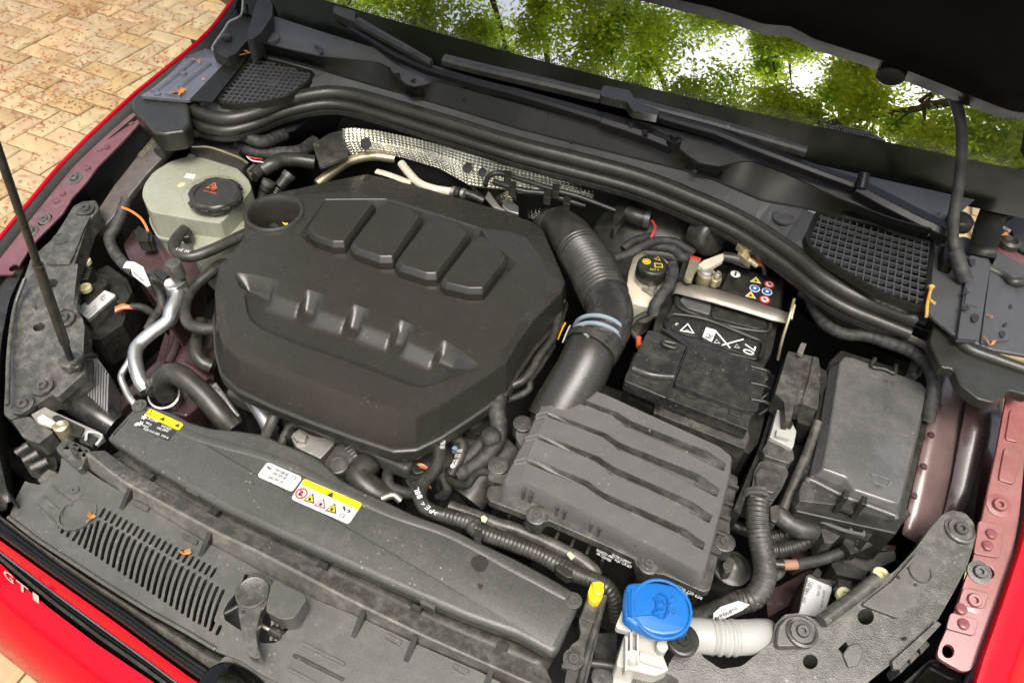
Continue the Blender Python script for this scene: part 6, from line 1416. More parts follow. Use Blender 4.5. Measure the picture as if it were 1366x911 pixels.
for k in range(3): text('0435 0501', q1((690 + k * 14, 560 + k * 4))[0], q1((745 + k * 12, 610 + k * 4))[0], .8004, M.ink, wt, h=.003) if k < 1 else None
wr = thing('coloured_wires', 'orange and white wires leaving the left control unit', 'wires', U(*q1((650, 740))[0], .74))
for k, mt in enumerate((M.orange, M.orange, M.paper, M.oprint)): tube('wire', [q1((600, 742 + k * 8, .755))[0], q1((640, 728 + k * 7, .76))[0], q1((690, 738 + k * 3, .758))[0]], .0014, mt, wr, seg=6)
tube('sleeve', [q1((685, 738, .757))[0], q1((740, 742, .755))[0], q1((800, 775, .74))[0]], .006, M.tape, wr)
prism('lamp_wiring_box', rnd(q1((480, 560), (560, 520), (660, 590), (690, 660), (640, 720), (520, 640)), 3), .05, M.black, None, pl=.75, bevel=.004, label='black ribbed box behind the left headlamp control unit', cat='box')
for k in range(2): prism('harness_clip', rnd(q1((700 + k * 45, 345 + k * 10), (720 + k * 45, 315 + k * 10), (775 + k * 20, 350 + k * 10), (770 + k * 20, 400), (715 + k * 30, 395)), 2), .02, M.black, None, pl=.80 - k * .004, bevel=.003, label='small black loom clip under the orange wire' if k == 0 else 'small black loom clip right of the orange wire', cat='clip')
# --- parts behind the tank
H('wiring_loom', 'taped loom running under the seal at the far left corner', 'wiring loom', [q0(p)[0] for p in [(830, 800, .87), (900, 735, .875), (980, 690, .88), (1120, 680, .88), (1260, 705, .878), (1366, 740, .87), (1480, 700, .86)]], .011, M.tape, seg=12)
H('wiring_loom', 'second dark loom crossing behind the coolant tank', 'wiring loom', [q0(p)[0] for p in [(1240, 760, .85), (1330, 790, .85), (1420, 800, .845), (1560, 790, .84), (1640, 740, .835)]], .012, M.tape, seg=12)
ab = thing('bulkhead_box', 'olive black moulded box behind the coolant tank', 'box', U(*q0((1130, 780))[0], .78))
prism('box', rnd(q0((985, 770), (1010, 735), (1080, 705), (1200, 715), (1285, 735), (1240, 800), (1290, 850), (1260, 880), (1000, 800)), 2), .06, M.rubber, ab, pl=.855, bevel=.004)
tube('box_rim', [q0((1000, 765, .857))[0], q0((1100, 770, .857))[0], q0((1240, 820, .857))[0], q0((1290, 850, .857))[0]], .002, M.brass, ab, seg=6)
for lab, pa in (('black ribbed hose coupling nearest the coolant tank', ((850, 420, .82), (870, 350, .835), (900, 290, .845))), ('black ribbed hose coupling next to the oil filler well', ((950, 400, .82), (1000, 320, .835), (1075, 225, .848)))):
    t = thing('hose_coupling', lab, 'coupling', U(*OC(pa[0])[0])); tube('ribbed_barrel', [OC(p)[0] for p in pa[:2]], .009, M.black, t, ribs=.004, amp=.06); tube('barrel', [OC(p)[0] for p in pa[1:]], .0105, M.black, t)
    e = U(*OC(pa[2])[0]); lathe('grey_collar', e, [(.0115, -.004), (.0115, .004), (.008, .005), (.0001, .005)], M.greyd, t, axis=(e - U(*OC(pa[1])[0])))
H('heater_hose', 'thick black hose running back from the coolant level sensor', 'hose', [OC(p)[0] for p in [(850, 175, .845), (930, 130, .85), (1020, 90, .85), (1150, 90, .845), (1301, 110, .84)]], .0125, M.rubber, seg=16)
# --- behind the engine
H('olive_pipe', 'olive steel pipe curving below the heat shield', 'pipe', [HS(p)[0] for p in [(10, 235, .80), (80, 180, .81), (150, 138, .815), (240, 120, .815), (330, 130, .81)]], .0088, M.brass, seg=14)
H('vacuum_hose', 'pale beige braided hose lying behind the engine cover', 'hose', [HS(p)[0] for p in [(358, 150, .845), (390, 190, .842), (430, 230, .84), (490, 255, .84), (570, 268, .838)]], .0072, M.tankw, seg=12)
H('vacuum_hose', 'pale flat lever behind the engine cover\'s rear edge', 'lever', [HS(p)[0] for p in [(255, 182, .838), (310, 198, .838), (400, 232, .836)]], .0062, M.tankw, seg=10, flat=.5)
fh = thing('fuel_line_union', 'small steel hose union behind the engine cover', 'union', U(*HS((600, 268))[0], .82))
for k in range(3): lathe('ring', U(*HS((575 + k * 20, 266 + k * 4))[0], .842), [(.006, -.003), (.0085, -.003), (.0085, .003), (.006, .003)], M.steel if k != 1 else M.black, fh, axis=Vector((1, -.1, 0)), n=16)
tube('line', [HS(p)[0] for p in [(620, 270, .84), (660, 285, .838), (700, 305, .834)]], .006, M.rubber, fh)
es = thing('turbo_shield', 'crumpled silver shield corner behind the engine cover', 'shield', U(*HS((780, 320))[0], .78))
prism('shield', HS((705, 290), (720, 262), (760, 320), (790, 345), (740, 330)), .004, M.cast, es, pl=.838, bevel=.001)
prism('shield', HS((780, 300), (800, 292), (845, 325), (845, 358), (800, 345), (775, 325)), .012, M.alu, es, pl=.835, bevel=.003)
for lab, pa, r in (('upper thin black line clipped over the heat shield', [(705, 240, .87), (720, 205, .875), (760, 190, .878), (850, 215, .878), (1000, 262, .876), (1100, 290, .872), (1245, 345, .865)], .0042), ('lower thin black line clipped over the heat shield', [(740, 225, .868), (800, 245, .868), (870, 265, .866), (960, 275, .864), (1050, 305, .86), (1120, 325, .855)], .0055)):
    H('clipped_line', lab, 'line', [HS(p)[0] for p in pa], r, M.black, seg=10)
for k, (x, y) in enumerate(((800, 195), (1000, 250), (965, 275), (1045, 300), (820, 240))):
    prism('line_clip', rnd(HS((x - 15, y - 18), (x + 16, y - 14), (x + 12, y + 20), (x - 18, y + 14)), 1), .014, M.black, None, pl=.882 - .002 * k, bevel=.002, label=['black clip at the left end of the upper line', 'black clip at the middle of the upper line', 'black clip at the middle of the lower line', 'black clip at the right end of the lower line', 'black clip at the left end of the lower line'][k] + ' on the heat shield', cat='clip', group='line clips')
q = T(1, 2)
sv = thing('solenoid_valve', 'black solenoid valve with red wires on the bulkhead', 'valve', U(*q((640, 270))[0], .80))
prism('bracket', rnd(q((555, 190), (580, 168), (635, 180), (630, 230), (570, 290), (545, 340), (530, 330)), 2), .02, M.black, sv, pl=.862, bevel=.003)
tube('body', [q((610, 250, .855))[0], q((660, 270, .855))[0], q((720, 285, .853))[0]], .0145, M.black, sv, seg=16)
lathe('cap_ring', U(*q((715, 283))[0], .854), [(.0155, -.004), (.0155, .004), (.011, .005), (.0001, .005)], M.greyd, sv, axis=Vector((1, .1, 0)))
for k in range(2): tube('wire', [q((738 + k * 6, 290, .86))[0], q((755 + k * 4, 320, .862))[0], q((745 + k * 8, 350, .86))[0], q((732 + k * 6, 380, .855))[0]], .0014, M.redw, sv, seg=6)
bo_ = thing('brake_servo', 'dark round brake servo behind the brake fluid reservoir', 'servo', U(*q((690, 400))[0], .70))
lathe('drum', U(*q((690, 400))[0], .82), [(.0001, -.10), (.095, -.10), (.10, -.04), (.085, -.01), (.06, .0), (.0001, .004)], M.rubber, bo_, n=40, axis=Vector((-.05, -.55, .7)))
rg = thing('bulkhead_grommet', 'large black rubber grommet on the bulkhead behind the battery', 'grommet', U(*q((1040, 380))[0], .82))
lathe('body', U(*q((1040, 375))[0], .868), [(.0001, -.02), (.030, -.02), (.031, .004), (.027, .012), (.020, .014), (.0001, .012)], M.rubber, rg, n=28, axis=Vector((.75, -.55, .35)))
for lab, pts, r in (('taped loom arching over the brake fluid reservoir', [(555, 485, .86), (620, 465, .868), (680, 430, .872), (760, 398, .872), (850, 400, .87), (910, 430, .866), (955, 460, .86)], .0068), ('loom behind the reservoir cap ending at the terminal', [(700, 420, .86), (780, 425, .862), (850, 440, .862), (900, 480, .86), (935, 480, .858)], .008), ('black corrugated loom hanging right of the reservoir', [(845, 520, .868), (850, 560, .866), (830, 620, .862), (790, 680, .856), (755, 730, .85), (745, 780, .838)], .0085), ('thin loom with a red tip left of the battery jacket', [(750, 765, .838), (690, 785, .83), (645, 815, .825), (628, 850, .82), (650, 885, .815), (670, 905, .812)], .0045), ('dark loom pressed against the bulkhead right of the servo', [(590, 440, .84), (640, 400, .846), (700, 380, .848), (740, 372, .846)], .007)):
    H('wiring_loom', lab, 'wiring loom', [q(p)[0] for p in pts], r, M.tape, seg=12)
lathe('red_sleeve', U(*T(2, 2)((672, 65))[0], .818), [(.0001, -.008), (.0042, -.008), (.0042, .008), (.0001, .008)], M.oprint, None, axis=Vector((.3, -.8, -.1)), label='short red sleeve on the thin loom by the battery jacket', cat='sleeve')
prism('battery_tray_side', rnd(BT((280, 660), (370, 540), (390, 560), (340, 690), (290, 700)), 1), .05, M.grmetal, None, pl=.81, bevel=.002, label='bare grey metal tray edge between reservoir and battery', cat='tray')
prism('terminal_cover_post', rnd(q((880, 580), (905, 495), (935, 505), (915, 600)), 1), .03, M.black, None, pl=.856, bevel=.002, label='black upright post beside the brass terminal', cat='post')
# --- between engine cover and air box
fhz = thing('breather_hose', 'black hose with white print winding below the engine cover', 'hose', U(*HB((200, 600))[0], .70))
tube('hose', [HB(p)[0] for p in [(470, 135, .80), (400, 185, .795), (330, 228, .79), (260, 290, .785), (222, 360, .782), (210, 450, .780), (205, 530, .778), (170, 590, .777), (115, 650, .778), (90, 720, .78), (110, 790, .783), (170, 830, .785), (260, 860, .785)]], .0088, M.rubber, fhz, seg=16)
q3, q31 = T(3, 2), T(3, 1)
tube('corrugated_sleeve', [HB((240, 850, .785))[0], HB((420, 905, .787))[0], q31((1150, 110, .788))[0], q31((1366, 190, .788))[0], q3((160, 240, .788))[0], q3((300, 320, .788))[0], q3((420, 370, .786))[0], q3((500, 410, .782))[0], q3((548, 480, .77))[0], q3((560, 570, .75))[0]], .0098, M.rubber, fhz, seg=16, ribs=.005, amp=.035)
tube('clip_ring', [HB((345, 215, .797))[0], HB((372, 205, .797))[0]], .0118, M.black, fhz)
for (x, y) in ((480, 875),): prism('green_tab', rnd(HB((462, 860), (482, 848), (505, 870), (490, 895), (465, 885)), 1), .003, material('pale green tape', (.35, .38, .25), .6), fhz, pl=.799, bevel=.001)
for s, p0, p1, z, h in (('>PE< 180', (230, 838), (75, 700), .795, .0085),): 
    for ch, p in (('>', (205, 835)), ('P', (182, 822)), ('E', (158, 802)), ('<', (132, 780)), ('1', (108, 745)), ('8', (97, 722)), ('L', (88, 700))): text(ch, HB(p)[0], HB((p[0] - 17, p[1] - 14) if p[1] > 770 else (p[0] - 6, p[1] - 18))[0], .7935, M.wprint, fhz, h=.0065)
for k in range(2): text('0501 A1B20 E7', HB((230 + k * 14, 340))[0], HB((212 + k * 14, 450))[0], .7915, M.wprint, fhz, h=.003)
sr = thing('support_rail', 'narrow black rail beside the corrugated sleeve behind the radiator cover', 'rail', U(640, 715, .74))
tube('rail', [HB((270, 800, .77))[0], HB((560, 905, .77))[0], q3((60, 120, .77))[0], q3((320, 240, .77))[0], q3((420, 310, .768))[0], q3((450, 350, .762))[0]], .0085, M.greyd, sr, seg=12)
for x, y in ((317, 245),): prism('green_tab', rnd(q3((295, 235), (315, 222), (340, 250), (320, 268)), 1), .003, MT['pale green tape'], sr, pl=.78, bevel=.001)
for lab, (x, y) in (('black hose clip holding the sleeve near its middle', (1160, 120)),): pass
for lab, pts in (('black double clip on the sleeve near the yellow plug', q3((235, 290), (260, 285), (330, 325), (325, 360), (300, 360), (240, 320))), ('black clip on the sleeve beside the hazard sticker', q31((1140, 100), (1185, 115), (1180, 160), (1140, 150)))):
    prism('sleeve_clip', rnd(pts, 1.5), .014, M.black, None, pl=.803, bevel=.002, label=lab, cat='clip')
for lab, pts, r, z in (('thick taped loom descending right of the engine cover', [(575, 60, .80), (570, 140, .795), (560, 220, .79), (570, 310, .782), (560, 400, .775), (500, 490, .765), (420, 560, .755), (330, 610, .745)], .0118, 0), ('taped loom branch forking towards the breather hose', [(560, 320, .775), (500, 380, .768), (430, 460, .76), (350, 540, .75)], .009, 0)):
    H('wiring_loom', lab, 'wiring loom', [HB(p)[0] for p in pts], r, M.tape, seg=14)
lathe('loom_knot', U(*HB((525, 370))[0], .786), [(.0001, -.01), (.0135, -.01), (.0145, .0), (.011, .006), (.0001, .008)], M.tape, None, n=20, label='round taped knot on the thick loom', cat='loom knot')
H('small_hose', 'small black hose curling to a nipple on the air box', 'hose', [HB(p)[0] for p in [(270, 580, .745), (270, 630, .75), (320, 665, .76), (385, 665, .772), (425, 610, .785), (470, 588, .795), (530, 600, .80)]], .0052, M.rubber, seg=12)
lathe('vacuum_pump', U(*HB((415, 265))[0], .755), [(.0001, -.03), (.026, -.03), (.027, -.004), (.024, .002), (.020, .0), (.015, .004), (.0001, .006)], M.black, None, n=32, axis=Vector((.2, -.4, .9)), label='round black pump cover under the front right of the engine cover', cat='pump')
tube('dipstick_tube', [HB(p)[0] for p in [(490, 110, .80), (430, 160, .798), (390, 195, .796)]], .009, M.black, None, label='short black tube tucked under the engine cover rim', cat='tube')
for lab, pts, z in (('upper black connector with orange marked wires below engine cover', [(10, 530), (60, 500), (130, 540), (140, 590), (60, 600)], .742), ('lower black connector with white wires below engine cover', [(0, 640), (40, 600), (110, 620), (120, 680), (40, 700)], .735), ('black connector housing left of the vacuum pump', [(275, 350), (290, 315), (345, 330), (350, 370), (300, 395)], .765)):
    t = thing('connector', lab, 'connector', U(*HB(pts[0])[0], z - .03)); prism('shell', rnd(HB(*pts), 2), .025, M.black, t, pl=z, bevel=.003)
    p = pts[1]; prism('lock', rnd(HB((p[0] - 20, p[1] + 15), (p[0] + 15, p[1] + 5), (p[0] + 30, p[1] + 30), (p[0] - 5, p[1] + 40)), 1), .006, M.black, t, pl=z + .005, bevel=.001)
    if z < .75:
        for k, mt in enumerate((M.orange, M.paper, M.oprint, M.orange)): tube('wire', [HB((75 + k * 6, p[1] + 40 + k * 6, z + .002))[0], HB((110 + k * 5, p[1] + 42 + k * 8, z + .004))[0], HB((150 + k * 3, p[1] + 70 + k * 6, z - .004))[0]], .0012, mt, t, seg=6)
    if z == .742: prism('yellow_marker', HB((0, 530), (8, 528), (10, 560), (0, 560)), .002, M.ytag, t, pl=z + .004, bevel=0)
prism('blue_connector', rnd(HB((285, 445), (300, 425), (330, 435), (320, 460)), 1), .012, material('pale blue plastic', (.16, .26, .30), .4), None, pl=.76, bevel=.002, label='tiny pale blue plug among the looms below the engine cover', cat='plug')
for k in range(3): H('loom_branch', ['leftmost', 'middle', 'rightmost'][k] + ' of three black wires fanning below the breather hose', 'wire', [HB(p)[0] for p in [(200 + k * 24, 600 - k * 2, .745), (235 + k * 14, 640, .74), (250 + k * 8, 700, .73), (200 + k * 20, 740, .715)]], .0052, M.tape, group='fanned loom branches', seg=10)
tg = thing('printed_hose', 'dark hose with white print between breather hose and loom', 'hose', U(*HB((320, 500))[0], .70))
tube('hose', [HB(p)[0] for p in [(300, 390, .765), (350, 420, .765), (345, 480, .762), (310, 550, .757), (280, 600, .75)]], .0075, M.rubber, tg, seg=12)
for k in range(2): text('5WA 131 55', HB((290 + k * 18, 560))[0], HB((335 + k * 16, 455))[0], .771, M.wprint, tg, h=.003)
lathe('white_ring', U(*HB((290, 555))[0], .766), [(.003, 0), (.003, .001), (.0015, .001), (.0015, 0)], M.wprint, tg, n=12, caps=(False, False))
H('large_intake_pipe', 'dark satin pipe under the looms left of the air box', 'pipe', [HB(p)[0] for p in [(640, 470, .725), (560, 530, .725), (470, 640, .72), (380, 760, .71)]], .026, M.cast if False else M.eng, seg=20)
qa = T(2, 1)
cst = thing('throttle_housing', 'pale cast metal housing in the gap before the engine cover', 'housing', U(*qa((290, 600))[0], .66))
prism('casting', rnd(qa((180, 545), (235, 510), (290, 545), (350, 560), (410, 545), (415, 590), (370, 640), (340, 670), (215, 610)), 2), .05, M.cast, cst, pl=.742, bevel=.004)
prism('casting_step', rnd(qa((195, 545), (230, 522), (270, 548), (260, 580), (215, 575)), 1), .012, M.cast, cst, pl=.750, bevel=.002)
prism('motor_cover', rnd(qa((355, 690), (420, 600), (470, 575), (540, 600), (520, 680), (450, 745), (400, 750)), 3), .04, M.eng, cst, pl=.748, bevel=.003)
for k in range(4): tube('cover_rib', [qa((470 + k * 14, 620 + k * 14, .751))[0], qa((500 + k * 10, 602 + k * 16, .751))[0]], .0018, M.cast, cst, seg=6)
lathe('cover_disc', U(*qa((432, 705))[0], .749), [(.014, -.004), (.014, .002), (.012, .003), (.010, .001), (.0001, .002)], M.eng, cst, n=24)
tube('elbow', [qa((590, 690, .735))[0], qa((540, 760, .735))[0], qa((600, 830, .73))[0], qa((680, 880, .72))[0]], .019, M.rubber, cst, seg=18)
prism('side_clip', rnd(qa((130, 540), (180, 480), (215, 500), (175, 570)), 2), .02, M.black, cst, pl=.745, bevel=.003)
tube('steel_clamp', [qa((660, 880, .742))[0], qa((720, 860, .744))[0], qa((760, 890, .74))[0]], .005, M.steel, cst)
H('oil_line', 'black tube rising beside the pale casting at its left', 'tube', [qa(p)[0] for p in [(60, 545, .74), (80, 500, .75), (110, 440, .76), (140, 400, .765)]], .008, M.eng, seg=12)
H('wiring_loom', 'black loom in front of the pale casting', 'wiring loom', [qa(p)[0] for p in [(140, 590, .735), (160, 540, .742), (200, 490, .748), (300, 500, .748), (420, 540, .742)]], .006, M.tape, seg=10)
H('wiring_loom', 'vertical black loom between the elbow and the connectors', 'wiring loom', [qa(p)[0] for p in [(700, 720, .725), (690, 770, .73), (710, 820, .73), (800, 850, .725), (860, 830, .72)]], .008, M.tape, seg=10)
# right side of the engine cover
q22 = T(2, 2)
H('vacuum_line', 'smooth black line running down beside the engine cover\'s right flank', 'line', [(748, 402, .815), (745, 420, .815)] + [q22(p)[0] for p in [(240, 0, .812), (215, 60, .81), (160, 130, .806), (120, 200, .803), (70, 260, .80), (0, 295, .797)]], .006, M.rubber, seg=12)
H('vacuum_line', 'corded black line below the smooth one by the engine cover', 'line', [q22(p)[0] for p in [(225, 80, .79), (150, 200, .788), (105, 260, .785), (100, 310, .78), (30, 350, .775), (-40, 370, .77)]], .005, M.tape, seg=10)
q12 = T(1, 2)
bk_ = thing('coil_plug', 'pale and black coil plug beside the intake duct', 'plug', U(*q12((190, 850))[0], .74))
prism('body', rnd(q12((140, 890), (180, 800), (215, 780), (250, 800), (230, 860), (170, 930)), 2), .03, M.cast, bk_, pl=.78, bevel=.003)
tube('lead', [q12((265, 700, .82))[0], q12((265, 740, .815))[0], q12((245, 800, .80))[0], q12((215, 870, .79))[0]], .005, M.black, bk_)
lathe('lead_cap', U(*q12((267, 715))[0], .822), [(.0001, .006), (.006, .005), (.006, -.006), (.0001, -.006)], M.greyd, bk_, n=14)
for k, (x, y) in enumerate(((290, 820), (315, 835))): tube('wire', [q12((x, y, .80))[0], q12((x - 20, y + 40, .79))[0], q12((x - 40, y + 90, .78))[0]], .0014, (M.ytag, M.paper)[k], bk_, seg=6)
# --- right front: corrugated looms
hl3 = thing('main_loom', 'thick dusty corrugated loom hanging from the connector block', 'wiring loom', U(*RH((280, 400))[0], .64))
tube('conduit', [RH(p)[0] for p in [(265, 130, .815), (262, 220, .812), (265, 320, .806), (285, 440, .80), (310, 560, .792), (318, 660, .785), (290, 760, .778), (230, 830, .772)]] + [q3(p)[0] for p in [(1190, 490, .765), (1080, 540, .758), (960, 590, .752)]], .0135, M.blackd, hl3, seg=18, ribs=.005, amp=.035)
for k in range(2): hoop('clamp', *[RH((258 - k * 4 + j * 2, 95 + k * 28 + j * 22, .818))[0] for j in (0, 1)], .014, .003, M.greyd, hl3)
lg = thing('paper_tag', 'white printed tag wrapped round the loom near the blue cap', 'tag', U(*q3((1100, 560))[0], .75))
prism('tag', q3((1060, 545), (1100, 510), (1190, 480), (1250, 500), (1210, 530), (970, 640), (1060, 570)), .001, M.paper, lg, pl=.784, bevel=0)
for k in range(2): text('1EA 971 010', q3((1020 + k * 25, 610 - k * 18))[0], q3((1160 + k * 25, 545 - k * 20))[0], .7844, M.ink, lg, h=.003)
lp2 = thing('side_loom', 'dusty rubber gaiter branching right from the main loom', 'wiring loom', U(*RH((500, 320))[0], .70))
tube('gaiter', [RH(p)[0] for p in [(385, 215, .80), (450, 275, .80), (530, 330, .797), (610, 350, .795), (660, 358, .792)]], .0118, M.blackd, lp2, seg=16)
tube('tail', [RH(p)[0] for p in [(650, 356, .792), (700, 340, .792), (740, 330, .792)]], .008, M.rubber, lp2)
prism('clip', rnd(RH((350, 190), (400, 170), (435, 205), (400, 300), (360, 280)), 2), .02, M.greyd, lp2, pl=.812, bevel=.003)
for lab, pts, r, rb in (('ribbed black conduit behind the side loom', [(330, 410, .765), (420, 385, .768), (500, 360, .77), (560, 350, .77)], .009, .006), ('ribbed black conduit below the side loom', [(345, 490, .76), (430, 490, .763), (520, 465, .766), (620, 420, .77), (680, 400, .77)], .010, .006), ('grey cable passing under the air box corner', [(60, 290, .75), (130, 330, .752), (200, 360, .75), (300, 420, .745)], .008, None)):
    H('conduit', lab, 'conduit', [RH(p)[0] for p in pts], r, M.rubber, seg=14, ribs=rb, amp=.08)
cb2 = thing('rusty_cable', 'long thin cable crossing to the right, rusty near its left end', 'cable', U(*RH((700, 560))[0], .70))
tube('cable', [RH(p)[0] for p in [(350, 588, .772), (450, 594, .774), (540, 592, .776)]], .0058, M.rubber, cb2)
tube('rusty_part', [RH(p)[0] for p in [(450, 594, .7742), (500, 594, .7752), (545, 590, .7762)]], .0062, material('rusty brown', (.26, .13, .07), .7, vary=.4, dust=.3), cb2)
tube('cable', [RH(p)[0] for p in [(540, 592, .776), (700, 562, .778), (850, 510, .782), (1000, 450, .786), (1120, 390, .79), (1220, 310, .795), (1300, 220, .80)]], .0068, M.tape, cb2)
prism('cable_clip', rnd(RH((860, 440), (890, 390), (940, 380), (975, 370), (970, 420), (940, 450), (955, 510), (920, 525), (900, 480)), 1), .016, M.black, cb2, pl=.80, bevel=.002)
H('gasket_ring', 'grey curved ring showing behind the main loom', 'ring', [RH(p)[0] for p in [(350, 490, .745), (400, 520, .745), (435, 580, .745), (420, 650, .745), (360, 690, .745)]], .006, M.greyd, seg=10)
pm = thing('washer_pump', 'dirty black round plug below the air box corner', 'pump', U(*RH((80, 640))[0], .68))
lathe('body', U(*RH((85, 620))[0], .752), [(.0001, -.04), (.020, -.04), (.020, -.006), (.023, -.004), (.023, .002), (.016, .004), (.010, .014), (.0001, .016)], M.blackd, pm, n=24)
prism('plug', rnd(RH((20, 590), (60, 530), (110, 560), (90, 640), (40, 650)), 2), .02, M.greyd, pm, pl=.775, bevel=.003)
prism('rusty_member', rnd(RH((500, 540), (620, 480), (760, 430), (900, 420), (1240, 460), (1230, 500), (900, 480), (700, 540), (560, 600)), 2), .03, M.maroon, car, pl=.735, bevel=.003)
prism('side_member', rnd(RH((320, 760), (420, 740), (640, 620), (700, 680), (560, 840), (340, 960)), 2), .05, M.maroon, car, pl=.70, bevel=.004)
prism('lower_duct', rnd(RH((850, 540), (1230, 490), (1240, 560), (1060, 640), (900, 620)), 3), .03, M.eng, car, pl=.745, bevel=.004)
H('wiring_loom', 'taped loom running round the rear of the fuse box', 'wiring loom', [T(1, 3)(p)[0] for p in [(245, 660, .85), (270, 740, .852), (330, 830, .854), (430, 880, .856), (540, 890, .858)]] + [T(2, 3)(p)[0] for p in [(650, 65, .862), (760, 105, .866), (840, 160, .868), (890, 240, .866), (895, 320, .858), (880, 400, .845), (865, 470, .83)]], .0085, M.tape, seg=12)
bw_ = sheet('bulkhead_side', [W([(1060, 400), (1110, 440), (1180, 470), (1250, 500)], .80), W([(1070, 380), (1130, 415), (1200, 440), (1262, 470)], .885)], material('grimy bulkhead paint', (.085, .075, .06), .6, dust=.5, vary=.5, grime=.5), car, th=.002)
for k in range(3): prism('base_tab', rnd([(1096 + k * 9, 470 - k * 6), (1100 + k * 9, 462 - k * 6), (1106 + k * 9, 464 - k * 6), (1102 + k * 9, 474 - k * 6)], 1), .02, M.steel if k == 0 else M.black, car, pl=.85, bevel=.001) if False else None
# --- left front corner: striker, horn, duct pieces
st = thing('catch_plate', 'bare metal catch plate with a round pin left of the radiator cover', 'catch', U(*q2((350, 510))[0], .74))
prism('plate', rnd(q2((160, 440), (235, 400), (270, 420), (520, 530), (545, 560), (490, 600), (440, 570), (300, 500), (200, 490)), 2), .008, M.rust, st, pl=.775, bevel=.0015)
prism('slot', q2((270, 450), (300, 440), (440, 510), (420, 560), (330, 540), (290, 500)), .004, M.black, st, pl=.7775, bevel=.001)
prism('bent_tab', rnd(q2((195, 455), (225, 440), (290, 480), (260, 500), (200, 480)), 1), .006, M.tankw, st, pl=.780, bevel=.001)
lathe('pin', U(*q2((325, 512))[0], .782), [(.0095, -.02), (.0095, .006), (.006, .008), (.003, .006), (.0001, .006)], M.brass, st, n=20)
tube('bright_wire', [q2(p)[0] for p in [(445, 575, .781), (460, 530, .782), (530, 550, .782), (500, 600, .781)]], .0018, M.chrome, st, seg=6)
prism('latch_body', rnd(q2((410, 580), (450, 530), (510, 560), (480, 610)), 1), .012, M.black, st, pl=.778, bevel=.001)
H('horn_duct', 'black shiny duct between left bracket and radiator cover', 'duct', [q2(p)[0] for p in [(330, 330, .735), (420, 390, .735), (520, 450, .73), (600, 500, .72)]], .019, M.scr, seg=18)
cr2 = thing('corner_trim', 'black moulded trim pieces at the lower left corner', 'trim', U(*q2((180, 560))[0], .70))
prism('trim', rnd(q2((60, 470), (150, 450), (280, 530), (200, 590), (120, 560)), 3), .03, M.greyd, cr2, pl=.772, bevel=.004)
prism('trim', rnd(q2((290, 610), (340, 560), (470, 620), (430, 690), (350, 660)), 3), .03, M.greyd, cr2, pl=.776, bevel=.004)
prism('trim', rnd(q2((120, 580), (290, 660), (300, 720), (230, 790), (160, 760), (90, 640)), 4), .03, M.black, cr2, pl=.735, bevel=.004)
for k in range(3): tube('strut', [q2((85 + k * 40, 640 + k * 40, .752))[0], q2((150 + k * 50, 600 + k * 40, .755))[0]], .005, M.greyd, cr2, seg=8)
prism('trim', rnd(q2((190, 780), (250, 720), (300, 740), (280, 800), (220, 810)), 2), .02, M.greyd, cr2, pl=.748, bevel=.003)
# --- bottom right bits
bs = thing('cable_stub', 'black cable stub pointing right below the white filler neck', 'cable', U(*q3((560, 830))[0], .72))
tube('cable', [q3(p)[0] for p in [(400, 800, .765), (520, 815, .767), (640, 845, .77), (735, 865, .772)]], [.005, .006, .008, .009], M.black, bs)
lt2 = thing('latch_block', 'small bare metal latch block at the bottom edge', 'latch', U(*q3((540, 890))[0], .72))
prism('block', rnd(q3((430, 890), (470, 830), (560, 855), (640, 905), (620, 990), (440, 990)), 2), .02, M.cast, lt2, pl=.76, bevel=.003)
lathe('disc', U(*q3((480, 885))[0], .762), [(.012, -.004), (.012, .003), (.008, .005), (.0001, .003)], M.eng, lt2, n=20)
prism('dark_cover', rnd(q3((670, 830), (760, 815), (870, 850), (890, 930), (700, 940), (640, 890)), 3), .03, M.greyd, lt2, pl=.775, bevel=.004)
prism('lower_trim', rnd(q3((440, 650), (560, 640), (560, 800), (440, 790)), 3), .03, M.blackd, lt2, pl=.70, bevel=.003)

# ================================================================== LEAVES AND TWIGS
def leafbit(px, py, z, s, lab, n=5, mat=None):
    c = U(px, py, z); rr = random.Random(int(px * 7 + py)); V, F = [], []
    for k in range(n):
        a = rr.uniform(0, 6.28); l = s * rr.uniform(.5, 1); d = Vector((math.cos(a), math.sin(a), rr.uniform(-.05, .3))); nn = Vector((-d.y, d.x, 0)) * s * .13; b = len(V)
        V += [c + Vector((0, 0, .002)), c + d * l * .5 + nn + Vector((0, 0, .004)), c + d * l + Vector((0, 0, .002)), c + d * l * .5 - nn + Vector((0, 0, .001))]; F.append([b, b + 1, b + 2, b + 3])
    o = obj('leaf', V, F, mat or M.leaf, label=lab, cat='leaf'); m = o.modifiers.new('t', 'SOLIDIFY'); m.thickness = .0008
for px, py, z, s, lab, n in ((240, 124, .934, .017, 'curled brown leaf on the grey shelf by the left fender', 9), (269, 107, .936, .011, 'small brown leaf fragment left of the left grille', 3), (265, 83, .938, .013, 'thin brown leaf fragment near the hinge', 3), (333, 72, .945, .024, 'tuft of tan leaf pieces above the left grille', 7), (122, 692, .762, .010, 'tan leaf crumb beside the round recess', 5), (247, 740, .765, .012, 'brown leaf crumb on the front slots', 4), (364, 20, .965, .018, 'curled leaf by the far hinge cup', 3), (1320, 462, .932, .014, 'brown leaf sliver on the right cowl end', 2), (1335, 315, .912, .016, 'tan leaf sliver in the hinge pocket', 2), (1213, 311, .938, .008, 'yellow crumb on the right grille rim', 2), (1320, 422, .934, .006, 'tiny brown crumb on the right cowl shelf', 2)):
    leafbit(px, py, z, s, lab, n)
tw = thing('twig', 'forked yellow twig lying right of the right grille', 'twig', U(1240, 400, .935))
tq = T(1, 3)
